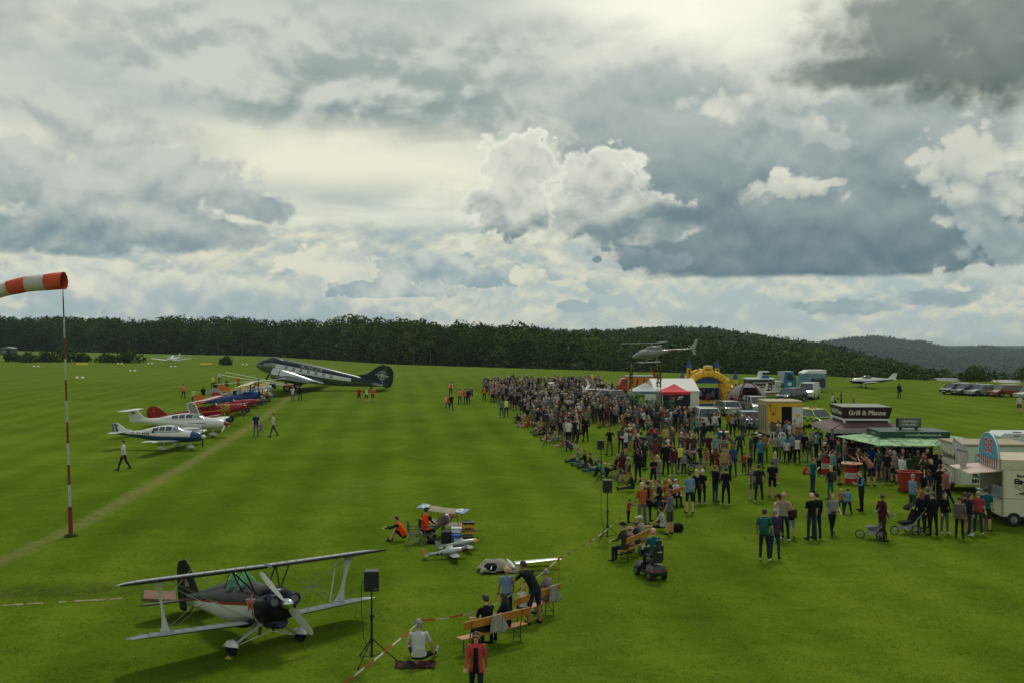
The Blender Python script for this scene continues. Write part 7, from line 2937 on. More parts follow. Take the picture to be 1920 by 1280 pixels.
for i in range(10):
 plant('maize_plant',t,rs_.uniform(-2.1,-1.3),rs_.uniform(-1.1,-.2),0,rs_.uniform(1.8,2.8),MAIZE,14)
for i,(px_,z_)in enumerate(((1184,5.2),(1188.5,5.3),(1234,5.3),(1243,5.2))):
 x=(px_-1221)/F*g_.y
 lean=(1184-1188)/F*g_.y*.2
 po=obj('pole',MB().tube((x,(i%2)*.9-.5,0),(x-.08,(i%2)*.9-.5,z_),.045,.035,8),mat('pole_bamboo',(168,140,84),.6),t)
 V_,T_=[],[]
 n=150
 u=rs_.uniform(0,1,n)
 zz=z_-2.0+2.0*u
 P_=np.stack([x-.08+rs_.normal(size=n)*.07*(1+1.4*(u>.75)),(i%2)*.9-.5+rs_.normal(size=n)*.08*(1+1.4*(u>.75)),zz],1)
 V_=quads(P_,rs_.normal(size=(n,3)),.075,rs_)
 T_=np.zeros((n,3))
 T_[:,0]=rs_.uniform(0,1,n)
 T_[:,1]=np.where(rs_.uniform(size=n)<.15,.9,0)
 obj('garland',mesh_np('garland',V_,n,T_,[BUSH]),BUSH,po,kind='stuff')

# orange truck body behind
g_=G(1200,742)
t=thing('truck','orange box truck with a grey roof behind the pale blue gazebo','truck',(g_.x,g_.y+1,0),R(2))
OR_=mat('truck_orange',(200,112,24),.45,0,.08,2)
obj('body',MB().box(-1.7,1.75,-1.1,1.1,.7,2.45),OR_,t,bevel=.05)
obj('roof',MB().box(-1.75,1.8,-1.15,1.15,2.45,2.58),mat('truck_grey',(130,140,140),.5),t,bevel=.03)
obj('cab',MB().prism([(-1.7,.6),(-1.7,2.3),(-2.35,2.2),(-2.75,1.4),(-2.8,.6)],-1.05,1.05,'y'),mat('truck_red',(170,54,34),.4),t,bevel=.05)
for i in range(4):
 obj('stripe',MB().prism([(-1.5+i*.8,.9),(-1.3+i*.8,.9),(-1.0+i*.8,2.2),(-1.2+i*.8,2.2)],-1.115,-1.103,'y'),mat('truck_dark',(60,40,26),.6),t)
for x in(-2.1,1.0):
 for s_ in(-1,1):
  wheel(t,(x,s_*.95,.42),.42,.22)
obj('windscreen',MB().box(-2.2,-1.8,-1.07,-1.06,1.5,2.1),GLASS,t)

# far equipment: white rescue truck with a lifting platform, blue cab, barrier
g_=G(1436,742)
t=thing('equipment_truck','black and white equipment truck with a raised blue and white platform behind the dome tent','truck',(g_.x+.2,g_.y+3,0),R(2))
k_=(g_.y+3)/F
def X(px):return(px-1436)*k_
def Z(py):return HC-(py-620)*k_
obj('body',MB().box(X(1410),X(1461),0,2.2,.8,Z(711)),mat('truck_blackwhite',(44,46,46),.5),t,bevel=.04)
obj('roof',MB().box(X(1409),X(1462),-.05,2.25,Z(711),Z(708.5)),WHT,t,bevel=.03)
obj('side_frame',MB().path([(X(1420),-.04,Z(717)),(X(1446),-.04,Z(717)),(X(1446),-.04,Z(726)),(X(1420),-.04,Z(726)),(X(1420),-.04,Z(717))],.05,6),WHT,t)
obj('hose_reel',MB().path([Vector((X(1451)+.42*math.cos(a),-.06,Z(721)+.42*math.sin(a)))for a in[2*PI*i/14 for i in range(15)]],.06,6),mat('reel_grey',(150,152,146),.5),t)
obj('platform',MB().box(X(1438),X(1452),.4,1.8,Z(709),Z(703.5)),mat('platform_blue',(24,84,140),.4),t,bevel=.03)
obj('platform_cab',MB().prism([(X(1434.5),Z(709)),(X(1438.5),Z(709)),(X(1440),Z(697)),(X(1436.5),Z(697))],.4,1.8,'y'),mat('platform_pale',(176,196,200),.4),t)
obj('platform_roof',MB().box(X(1438),X(1453),.4,1.8,Z(697.5),Z(696.3)),WHT,t)
for x in(1415,1455):
 wheel(t,(X(x),.2,.45),.45,.25)
g_=G(1483,737)
t=thing('cab_truck','bright blue truck cab with a white cover hanging over its left side','truck',(g_.x,g_.y+1.5,0),R(-4))
obj('cab',MB().prism([(-.75,.7),(-.75,2.9),(.55,2.9),(.95,1.9),(.98,.7)],-.9,.9,'y'),mat('cab_blue',(24,104,148),.4,coat=.4),t,bevel=.06)
obj('window',MB().prism([(-.3,1.75),(-.3,2.55),(.38,2.55),(.62,1.75)],-.925,-.91,'y'),GLASS,t)
obj('door_sign',MB().box(-.2,.3,-.93,-.912,1.05,1.45),WHT,t)
obj('cover',MB().prism([(-1.55,2.95),(-.55,2.98),(-.75,1.75),(-1.1,1.35),(-1.4,1.9)],-.95,-.88,'y'),cloth('white',CL['white']),t)
obj('flatbed',MB().box(-3.2,-.8,-.9,.9,.75,1.05),DARKIN,t)
for x in(-2.4,.3):
 wheel(t,(x,-.8,.42),.42,.22)
# horsebox / camper with a landscape print
g_=G(1532,735)
t=thing('box_trailer','white-roofed box trailer with a blue landscape print on its side','trailer',(g_.x,g_.y+1,0),R(2))
k_=g_.y/F
w_=22*k_
obj('body',MB().box(-w_,w_,0,2.2,.5,2.5),mat('trailer_print_blue',(96,132,156),.5,0,.45,1.1),t,bevel=.05)
obj('roof',MB().prism([(-w_,2.5),(-w_+.05,2.62),(-w_+.8,2.95),(w_,2.95),(w_+.02,2.5)],-.03,2.23,'y'),WHT,t,bevel=.04)
obj('print_hills',MB().prism([(-w_*.55,1.3),(-w_*.2,1.9),(w_*.2,1.75),(w_*.7,1.95),(w_*.9,1.5),(w_*.9,.7),(-w_*.55,.7)],-.012,-.002,'y'),mat('print_dark',(34,46,56),.6,0,.4,2),t)
obj('print_sky',MB().prism([(-w_*.4,2.1),(w_*.9,2.1),(w_*.9,2.4),(-w_*.4,2.4)],-.010,-.002,'y'),mat('print_grey',(120,136,140),.6,0,.3,2),t)
for x in(-.5,.5):
 wheel(t,(x,.0,.34),.34,.2)
obj('drawbar',MB().tube((w_,1,.5),(w_+1.0,1,.45),.05,n=6),STEEL,t)
# red and white barriers in front of the truck
for i in range(6):
 g_=G(1424+i*6.5,745-i*.2)
 t=thing('barrier_board','red and white warning board, number %s from the left behind the dome tent'%('one','two','three','four','five','six')[i],'barrier',(g_.x,g_.y,0),0,'red and white warning boards')
 obj('board',MB().box(-.14,.14,-.02,.02,.35,1.5),WHT,t)
 for j in range(3):
  obj('red_band',MB().box(-.145,.145,-.026,.026,.42+j*.4,.62+j*.4),paint('red',(140,24,28)),t)
 obj('foot',MB().box(-.2,.2,-.15,.15,0,.1).tube((0,0,.1),(0,0,.4),.03,n=6),RUB,t)

# ------------------------------------------------------------------ yellow container with an open door
g_=G(1438,822)
t=thing('container','yellow and cream site container with its white door standing open','container',(g_.x,g_.y,0),R(1))
t.scale=(.88,.9,.97)
YC,CC=mat('container_yellow',(206,158,20),.45,0,.06,2),mat('container_cream',(176,158,112),.6,0,.08,2)
DG=mat('container_dark_green',(28,40,38),.5)
Hc=3.0
obj('roof',MB().box(-.05,3.15,-.05,3.0,Hc-.12,Hc),mat('roof_beige',(160,150,118),.7),t,bevel=.02)
obj('left_wall',MB().box(0,.06,.06,2.9,.35,Hc-.13),CC,t)
for i in range(4):
 obj('wall_panel',MB().box(-.025,-.004,.25+i*.68,.62+i*.68,.6,Hc-.35),mat('panel_grey',(110,112,100),.6),t)
obj('front_wall',MB().box(.065,1.28,0,.06,1.28,Hc-.45),YC,t)
obj('front_wall',MB().box(.065,3.1,0,.06,Hc-.44,Hc-.13),YC,t)
obj('front_wall',MB().box(.30,1.28,.002,.062,.35,1.27),DG,t)
obj('front_wall',MB().box(.065,.295,0,.06,.35,1.27),CC,t)
obj('right_wall',MB().box(3.04,3.1,.065,2.9,.35,Hc-.13),YC,t)
obj('back_wall',MB().box(.07,3.03,2.85,2.9,.35,Hc-.13),mat('inner_grey',(110,112,108),.8),t)
obj('floor',MB().box(0,3.1,0,2.9,.22,.345),DARKIN,t)
obj('partition',MB().box(1.29,1.33,.07,2.8,.35,Hc-.14),DARKIN,t)
do=obj('door',MB().box(2.18,3.12,-.12,-.06,.38,Hc-.46),mat('door_white',(196,198,192),.5),t,bevel=.01)
obj('handle',MB().tube((2.98,-.16,1.25),(3.06,-.16,1.25),.02,n=6).tube((3.0,-.13,1.2),(3.0,-.13,1.3),.02,n=6),BLK,do)
obj('notice',MB().box(2.5,2.84,-.135,-.122,1.75,1.98),mat('notice_yellow',(206,156,24),.6),do)
obj('lamp_cable',MB().path([(.2,-.02,Hc-.3),(.35,-.03,Hc-.75),(.55,-.03,Hc-.95),(.75,-.03,Hc-.75),(.8,-.02,Hc-.4)],.014,5),BLK,t)
obj('wall_lamp',MB().cbox((.55,-.06,Hc-1.0),(.14,.12,.16)).cbox((.34,-.05,Hc-.32),(.1,.08,.1)),BLK,t,bevel=.02)
obj('bench_board',MB().box(.45,1.2,-.10,-.02,.90,.98),mat('board_grey',(110,116,110),.6),t)

# ------------------------------------------------------------------ food stalls
def letters_front(s,size,m_,parent,x,y,z,**k):
 return letters(s,size,m_,parent,(x,y,z),(PI/2,0,0),**k)

g_=G(1625,872)
t=thing('grill_stall','dark brown grill stall lettered Grill & Pfanne with white scalloped awnings','food stall',(g_.x,g_.y+1.2,0),R(-3))
BRN=mat('stall_brown',(44,22,26),.55,0,.06,2)
AWT=mat('awning_brown',(92,64,64),.7,0,.08,3)
w=1.35
s0,s1=2.92,3.62
for nm,a in(('front',0),('left',1),('back',2),('right',3)):
 M_=Matrix.Rotation(-a*PI/2,4,'Z')
 mb=MB()
 lo_,hi_=w+.02,w+.16
 q=[Vector((-lo_,-lo_,s0)),Vector((lo_,-lo_,s0)),Vector((hi_,-hi_,s1)),Vector((-hi_,-hi_,s1))]
 q2=[p+Vector((0,.05,0))for p in q]
 mb.add([M_@p for p in q+q2],[(0,1,2,3),(7,6,5,4),(0,3,7,4),(1,5,6,2),(3,2,6,7),(0,4,5,1)])
 obj('sign_board',mb,BRN,t)
CRM=mat('lettering_cream',(206,200,184),.6)
tilt=math.atan2(s1-s0,.14)
letters('Grill & Pfanne',.40,CRM,t,(0,-w-.115,3.27),(PI/2+R(8),0,0),bold=.014)
lt=letters('Grill & Pfanne',.40,CRM,t,(-w-.115,0,3.27),(PI/2+R(8),0,-PI/2),bold=.014)
obj('sign_top',MB().box(-w-.13,w+.13,-w-.11,w+.11,s1-.05,s1+.02),mat('sign_top_grey',(120,128,112),.6),t)
obj('white_band',MB().box(-w-.06,w+.06,-w-.06,w+.06,s0-.13,s0-.01),WHT,t,bevel=.02)
obj('drum_box',MB().box(-w+.02,w-.02,-w+.02,w-.02,2.45,s0-.14),BRN,t)
for x in(-w,w):
 for y in(-w,w):
  obj('post',MB().box(x-.07,x+.07,y-.07,y+.07,0,2.78),WHT,t,bevel=.01)
# awnings on four sides with scalloped valances
for a in range(4):
 M_=Matrix.Rotation(-a*PI/2,4,'Z')
 ext=1.05 if a!=3 else .45
 out_w=w+1.05
 q=[Vector((-w-.05,-w-.08,2.66)),Vector((w+.05,-w-.08,2.66)),Vector((out_w-.1,-w-ext,2.34)),Vector((-out_w+.1,-w-ext,2.34))]
 mb=MB()
 mb.add([M_@p for p in q]+[M_@(p-Vector((0,0,.03)))for p in q],[(0,1,2,3),(7,6,5,4),(2,6,7,3),(0,3,7,4),(1,5,6,2)])
 obj('awning',mb,AWT,t)
 mb=MB()
 x0,x1=-out_w+.1,out_w-.1
 n=14
 vs2,fs2=[],[]
 for i in range(n*6+1):
  x=x0+(x1-x0)*i/(n*6)
  dz=.20+.055*abs(math.sin(PI*i/6))
  vs2+=[M_@Vector((x,-w-ext-.01,2.35)),M_@Vector((x,-w-ext-.04,2.35-dz))]
 fs2=[(2*i,2*i+2,2*i+3,2*i+1)for i in range(n*6)]
 mb.add(vs2,fs2)
 obj('valance',mb,cloth('valance_cream',(200,196,184)),t)
obj('counter',MB().box(-w+.08,w-.08,-w-.05,-w+.45,0,1.05),mat('counter_brown',(60,40,38),.6),t,bevel=.02)
obj('counter_top',MB().box(-w-.02,w+.02,-w-.15,-w+.5,1.06,1.11),STEEL,t,bevel=.01)
obj('counter',MB().box(-w-.05,-w+.45,-w+.5,w-.08,0,1.05),mat('counter_brown',(60,40,38),.6),t,bevel=.02)
obj('back_wall',MB().box(-w+.1,w-.1,w-.05,w,.2,2.4),mat('stall_inner',(40,38,36),.8),t)
obj('grill_plate',MB().tube((0,0,1.1),(0,0,1.16),.8,n=20).tube((0,0,0),(0,0,1.1),.4,n=12),BLK,t)

# green beverage stall
g_=G(1722,896)
t=thing('beer_stall','green beverage stall with spread printed awnings and a sign box on the roof','drinks stall',(g_.x,g_.y+1.6,0),R(-2))
GN=mat('stall_green',(20,62,44),.45,0,.06,2)
t.scale=(1,1,.93)
GP_=bpy.data.materials.new('printed_awning')
GP_.use_nodes=True
gg_=NT(GP_.node_tree)
b_=GP_.node_tree.nodes['Principled BSDF']
tc_=gg_.n('ShaderNodeTexCoord')
nn_=gg_.noise(tc_.outputs['Object'],1.6,5,.6,.6)
n2_=gg_.noise(tc_.outputs['Object'],4.0,4,.6,.3)
cc_=gg_.mix(gg_.ss(nn_,.42,.52),lin((44,88,52)),lin((126,168,120)))
cc_=gg_.mix(gg_.ss(n2_,.56,.64),cc_,lin((176,196,120)))
gg_.put(b_.inputs['Base Color'],cc_)
b_.inputs['Roughness'].default_value=.6
W2,D2=1.95,1.25
obj('roof_box',MB().box(-W2,W2,-D2,D2,2.40,2.80),GN,t,bevel=.03)
letters('www.willingshaeuser.de',.21,mat('lettering_pale',(170,196,170),.6),t,(.45,-D2-.012,2.60),(PI/2,0,0),bold=.004)
letters('Getraenke',.17,mat('lettering_pale',(170,196,170),.6),t,(-W2-.012,0,2.60),(PI/2,0,-PI/2))
# awnings
def awn(q,nm='awning'):
 mb=MB()
 mb.add(q+[p-Vector((0,0,.03))for p in q],[(0,1,2,3),(7,6,5,4),(2,6,7,3),(0,3,7,4),(1,5,6,2),(0,4,5,1)])
 return obj(nm,mb,GP_,t)
awn([Vector((-W2,-D2-.02,2.42)),Vector((W2,-D2-.02,2.42)),Vector((W2+.1,-D2-1.1,2.08)),Vector((-W2-.4,-D2-1.1,2.08))])
awn([Vector((-W2-.02,D2,2.42)),Vector((-W2-.02,-D2,2.42)),Vector((-W2-.42,-D2-1.1,2.08)),Vector((-W2-1.7,D2+.3,2.20))])
awn([Vector((W2+.02,-D2,2.42)),Vector((W2+.02,D2,2.42)),Vector((W2+1.7,D2+.2,2.18)),Vector((W2+1.5,-D2-.2,2.22))])
for x in(-W2+.1,-.1,W2-.1):
 obj('post',MB().box(x-.05,x+.05,-D2+.05,-D2+.15,.0,2.39),GN,t)
 obj('post',MB().box(x-.05,x+.05,D2-.15,D2-.05,.0,2.39),GN,t)
GC=mat('counter_green',(28,88,56),.4,coat=.3)
obj('counter',MB().box(-W2+.16,W2-.16,-D2+.02,-D2+.4,.05,1.05),GC,t,bevel=.02)
obj('counter_top',MB().box(-W2,W2,-D2-.12,-D2+.5,1.06,1.11),mat('counter_wood',(120,110,96),.4),t,bevel=.01)
obj('foot_rail',MB().tube((-W2,-D2-.1,.16),(W2,-D2-.1,.16),.03,n=8),STEEL,t)
obj('back_shelf',MB().box(-W2+.2,W2-.2,D2-.4,D2-.2,.05,1.6),DARKIN,t)
for i in range(3):
 obj('beer_tap',MB().tube((-.9+i*.7,-D2+.25,1.11),(-.9+i*.7,-D2+.25,1.45),.035,n=8).tube((-.9+i*.7,-D2+.25,1.40),(-.9+i*.7,-D2+.12,1.38),.02,n=6),STEEL,t)
sb=obj('sign_box',MB().box(-.62,.72,-.14,.14,2.92,3.52),BLK,t,bevel=.02)
obj('sign_panel',MB().box(-.55,.65,-.155,-.143,2.98,3.46),mat('sign_print',(96,104,88),.5,0,.4,3),sb)
letters('CRAFTBIER',.17,mat('print_white2',(196,204,190),.6),sb,(.05,-.17,3.32),(PI/2,0,0),bold=.006)
letters('& BRAUEREI',.15,mat('print_white2',(196,204,190),.6),sb,(.05,-.17,3.12),(PI/2,0,0),bold=.004)
obj('sign_foot',MB().box(-.45,-.35,-.1,.1,2.80,2.92).box(.45,.55,-.1,.1,2.80,2.92),BLK,t)

# cream trailer lettered Eichenhof
g_=G(1799,925)
t=thing('sales_trailer','cream box trailer lettered Eichenhof behind the ice-cream stand','trailer',(g_.x,g_.y,0),R(-3))
TC=mat('trailer_cream',(196,196,178),.5,0,.05,1)
TCG=mat('trailer_greenish',(186,196,182),.5,0,.05,1)
Lt,Wt,Ht=2.6,3.6,2.55
obj('body',MB().box(0,Wt,0,Lt,.45,Ht-.12),[TC],t,bevel=.02)
obj('front_panel',MB().box(.05,Wt-.02,-.02,-.004,.5,Ht-.2),TCG,t)
obj('roof',MB().box(-.06,Wt+.06,-.06,Lt+.06,Ht-.12,Ht),mat('roof_tan',(150,136,112),.7),t,bevel=.03)
obj('trim',MB().box(-.03,-.004,.02,Lt-.02,1.25,1.31),mat('trim_brown',(120,96,66),.6),t)
letters('Eichenhof',.42,mat('lettering_brown',(96,86,68),.7),t,(-.012,1.45,1.80),(PI/2,0,-PI/2),bold=.008)
for y in(2.35,.25):
 obj('emblem_ring',MB().path([Vector((-.012,y+.17*math.cos(a),1.80+.2*math.sin(a)))for a in[2*PI*i/14 for i in range(15)]],.012,5),mat('lettering_brown',(96,86,68),.7),t)
obj('door_seam',MB().box(-.012,-.002,.60,.62,.5,2.3),DARKIN,t)
obj('window',MB().box(.75,1.25,-.03,-.021,1.35,2.05),mat('window_bluegrey',(140,160,170),.2),t)
for z in(1.5,1.75):
 obj('window_bar',MB().box(.75,1.25,-.04,-.031,z,z+.03),WHT,t)
letters('FRANK',.26,PBLK,t,(1.05,-.03,.92),(PI/2,0,0),bold=.01)
letters('BRUNN',.26,PBLK,t,(1.05,-.03,.66),(PI/2,0,0),bold=.01)
hb=MB()
hb.prism([(1.05+.16*math.sin(a)**3*1.0,1.28+.012*(13*math.cos(a)-5*math.cos(2*a)-2*math.cos(3*a)-math.cos(4*a)))for a in[2*PI*i/20 for i in range(20)]],-.032,-.022,'y')
obj('heart_print',hb,paint('heart_red',(160,40,50)),t)
wheel(t,(.0,1.5,.32),.32,.18)
wo=obj('wheel_arch',MB().prism([(1.5+.44*math.cos(a),.36+.44*math.sin(a))for a in[PI*i/10 for i in range(11)]],-.14,-.005,'x'),WHT,t,bevel=.02)
obj('lower_board',MB().box(-.02,-.003,1.95,2.55,.5,1.1),WHT,t)
letters('Direkt vom Hof',.10,PBLK,t,(-.024,2.25,.85),(PI/2,0,-PI/2))

# white van behind with a small cowboy print
g_=G(1894,893)
t=thing('van','large white van with a small figure print behind the cream trailer','van',(g_.x,g_.y+1.2,0),R(-4))
t.scale=(1,1,.95)
WV=mat('van_white',(200,202,200),.35,0,.03,1,coat=.4)
obj('body',MB().prism([(0,.45),(0,2.3),(.25,2.5),(4.9,2.5),(5.2,.45)],0,1.9,'y'),WV,t,bevel=.06)
obj('panel_seam',MB().box(2.15,2.17,-.012,-.002,.5,2.4),mat('seam_grey',(140,140,136),.8),t)
obj('roof_vent',MB().box(.9,1.3,.2,.5,2.5,2.54),BLK,t)
obj('rear_lamp',MB().box(.75,1.1,-.02,-.004,2.30,2.36),LAMP_R,t)
obj('blue_panel',MB().box(2.5,3.4,-.02,-.004,1.05,1.75),mat('panel_blue',(24,60,120),.4),t)
fp=obj('figure_print',MB().ell((1.42,-.01,1.80),(.07,.008,.09),10,6,0).prism([(1.28,1.25),(1.56,1.25),(1.60,1.70),(1.24,1.70)],-.014,-.004,'y',1).prism([(1.28,.95),(1.40,.95),(1.42,1.2),(1.44,.95),(1.56,.95),(1.56,1.25),(1.28,1.25)],-.013,-.005,'y',2),[SKIN[0],paint('print_red_shirt',(160,60,60)),PNAVY],t)
for x in(.9,4.2):
 wheel(t,(x,.1,.34),.34,.22)
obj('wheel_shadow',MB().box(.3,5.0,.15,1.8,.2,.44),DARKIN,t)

# ice-cream trailer at the right edge
NN=G(1880,986)
t=thing('ice_cream_trailer','cream ice-cream trailer with an arched blue EIS sign and an open hatch','ice-cream stand',(NN.x,NN.y,0),R(-7))
# local: x to the right along the lettered end wall, y away along the serving side
Le,We,He=2.9,3.2,2.78
IC=mat('ice_cream_cream',(206,200,172),.45,0,.04,1)
obj('end_wall',MB().box(0,We,0,.05,.42,He),IC,t,bevel=.01)
obj('fascia',MB().box(-.02,We,-.03,.02,2.42,He),mat('fascia_cream',(196,192,164),.5),t,bevel=.01)
obj('frame_strip',MB().box(-.03,.02,-.035,.03,.42,2.42),mat('alu_strip',(150,152,146),.4,.5),t)
obj('panel_line',MB().box(.03,We,-.012,-.001,1.18,1.20),mat('seam_grey',(140,140,136),.8),t)
obj('roof',MB().box(0,We,0,Le,He,He+.05),mat('roof_tan2',(186,170,140),.7),t)
obj('back_wall',MB().box(0,We,Le-.05,Le,.42,He),IC,t)
obj('floor',MB().box(0,We,0,Le,.35,.42),DARKIN,t)
obj('side_lower',MB().box(-.04,.01,.06,Le-.06,.42,1.15),IC,t,bevel=.01)
obj('side_upper',MB().box(-.02,.01,.06,Le-.06,2.36,He),IC,t)
obj('counter',MB().box(-.22,.5,.10,Le-.1,1.16,1.22),STEEL,t,bevel=.01)
obj('display_glass',MB().prism([(.02,1.22),(.35,1.22),(.35,1.62),(.12,1.62)],.15,1.5,'y'),PALEGLASS,t)
obj('inner_wall',MB().box(1.6,1.65,.06,Le-.06,.42,2.4),mat('inner_dim',(60,58,52),.8),t)
# hatch
mb=MB()
q=[Vector((-.02,.12,2.36)),Vector((-.02,Le-.1,2.36)),Vector((-1.35,Le-.1,2.22)),Vector((-1.35,.12,2.22))]
mb.add(q+[p-Vector((0,0,.04))for p in q],[(0,1,2,3),(7,6,5,4),(2,6,7,3),(0,3,7,4),(1,5,6,2),(0,4,5,1)])
obj('hatch',mb,mat('hatch_pale_pink',(196,170,156),.4,0,.12,2),t)
obj('hatch_strut',MB().tube((-.02,.3,1.9),(-1.1,.3,2.2),.012,n=5).tube((-.02,Le-.3,1.9),(-1.1,Le-.3,2.2),.012,n=5),STEEL,t)
# arched sign standing along the serving side
arc=[(.25,He+.02)]+[(1.45-1.25*math.cos(a),He+.05+1.02*math.sin(a))for a in[PI*i/20 for i in range(21)]]+[(2.65,He+.02)]
sg=obj('arched_sign',MB().prism([(y,z)for y,z in arc],-.10,-.04,'x'),mat('sign_sky_blue',(70,160,190),.45,coat=.2),t)
obj('sign_rim',MB().path([Vector((-.105,y,z))for y,z in arc],.022,6),WHT,sg)
letters('EIS',.82,mat('eis_white',(206,196,190),.5),sg,(-.112,1.45,He+.48),(PI/2,0,-PI/2),bold=.045,spacing=1.05)
letters('EIS',.80,mat('eis_red',(170,30,56),.5),sg,(-.118,1.45,He+.48),(PI/2,0,-PI/2),bold=.012,spacing=1.08)
mb=MB()
n=18
for i in range(n):
 y=.22+(2.46/n)*i
 mb.box(-.11,-.05,y,y+2.46/n,2.36,He+.0,i%2)
obj('striped_skirt',mb,[paint('skirt_cream',(200,190,180)),mat('skirt_brown',(90,40,36),.6)],sg)
letters('Benzelten',.17,PBLK,t,(.95,-.03,2.16),(PI/2,0,0),bold=.004,spacing=1.15)
letters('Eis-Caf\u00e9',.30,PBLK,t,(.95,-.03,1.92),(PI/2,0,0),bold=.012)
letters('... willkommen',.15,PBLK,t,(.95,-.03,1.42),(PI/2,0,0),bold=.004)
mb=MB()
mb.path([Vector((.72+.22*math.cos(a)*(1+.2*math.sin(3*a)),-.02,1.68+.10*math.sin(a)*(1+.3*math.cos(4*a))))for a in[2*PI*i/22 for i in range(23)]],.007,4)
mb.path([(.6,-.02,1.70),(.7,-.02,1.62),(.8,-.02,1.72),(.9,-.02,1.66)],.006,4)
obj('line_drawing',mb,PBLK,t)
wheel(t,(.45,.08,.30),.30,.2)
wheel(t,(.45,2.3,.30),.30,.2)
obj('drawbar',MB().tube((.5,.2,.3),(2.8,.2,.3),.05,n=6),STEEL,t)
# flag on a slanting pole
fl_=thing('flag','white pennant flag on a slanting pole left of the EIS sign','flag',PD(1845,866,NN.y+2.2))
e_=PD(1786,818,NN.y+2.0)-Vector(fl_.location)
obj('pole',MB().tube((0,0,0),e_,.025,.02,6),WHT,fl_)
mb=MB()
rows=[]
for i in range(9):
 u=i/8
 a=e_.lerp(e_*.50,u)
 drop=(1.05 if u<.75 else 1.05-(u-.75)*2.6)*(.25+.75*min(1,u*2.2))
 rows.append([a+Vector((.05*math.sin(5*v+4*u),.06*math.sin(6*v+3*u),-drop*v))for v in[j/6 for j in range(7)]])
mb.loft(rows,cap=False,close=False)
fo=obj('cloth',mb,cloth('flag_white',(196,194,190)),fl_,60)
letters('AIRSHOW',.12,PNAVY,fl_,e_*.72+Vector((0,-.08,-.30)),(PI/2,R(14),0),name='flag_lettering')

# red bin
g_=G(1712,923)
t=thing('wheelie_bin','large red open-topped waste bin before the beverage stall','waste bin',(g_.x-.1,g_.y+.3,0),R(-6))
RB_=mat('bin_red',(150,32,24),.5,0,.08,3)
mb=MB()
rr_=[]
for z,w_,d_ in((.06,.38,.32),(1.0,.50,.42),(1.02,.56,.48),(1.08,.56,.48),(1.08,.50,.42),(.85,.48,.40)):
 rr_.append([Vector((x,y,z))for x,y in((-w_,-d_),(w_,-d_),(w_,d_),(-w_,d_))])
mb.loft(rr_)
obj('body',mb,RB_,t,bevel=.02)
obj('waste',MB().ell((0,0,.86),(.42,.34,.08),10,5),mat('waste_grey',(90,86,80),.9,0,.4,8),t)
for s_ in(-1,1):
 wheel(t,(s_*.42,.2,.08),.08,.05)

# round high tables on red-white barrels
def high_table(px,py,lab,top_m,r_,hh=1.12,text=True):
 g_=G(px,py)
 t=thing('barrel_table',lab,'high table',(g_.x,g_.y+.3,0),0,'high tables on red and white barrels')
 RR,WW=mat('barrel_red',(168,20,24),.45),mat('barrel_white',(190,186,180),.5)
 for z0,z1,m_ in((0,.31,RR),(.312,.62,WW),(.622,.93,RR)):
  obj('barrel_band',MB().tube((0,0,z0),(0,0,z1),.33,n=18),m_,t,40)
 obj('tabletop',MB().tube((0,0,hh-.04),(0,0,hh),r_,n=24).tube((0,0,.93),(0,0,hh-.04),.12,n=10),top_m,t,40)
 if text:
  letters('Bitte Pfand',.11,BLK,t,(0,-.33,.46),(PI/2,0,0),fn=lambda p:Vector((p.x,-math.sqrt(max(0,.335**2-p.x**2))-.004,p.z)))
 return t,g_

TT=mat('table_top_tan',(176,132,92),.4,0,.12,3)
t2,g2_=high_table(1599,907,'nearer high table with a wide tan top crowded with plates',TT,.62)
t1,g1_=high_table(1550,888,'high table behind, on a red and white barrel with a small top',TT,.40)
t3,g3_=high_table(1358,838,'dark barrel table with a white top in the middle of the crowd',mat('table_white',(200,198,190),.4),.40,text=False)
for i,(dx,dy,rr)in enumerate(((-.3,0,.11),(.05,-.2,.12),(.25,.15,.10))):
 o=obj('plate',MB().tube((0,0,0),(0,0,.015),rr,rr*1.1,14).ell((0,0,.03),(rr*.6,rr*.5,.03),8,5,1),[WHT,mat('food_brown',(150,90,50),.7)],loc=(g2_.x+dx,g2_.y+.3+dy,1.12))
 tag(o,['plate of food at the left of the nearer high table','plate of food at the front of the nearer high table','plate of food at the right of the nearer high table'][i],'plate','plates on the nearer high table')

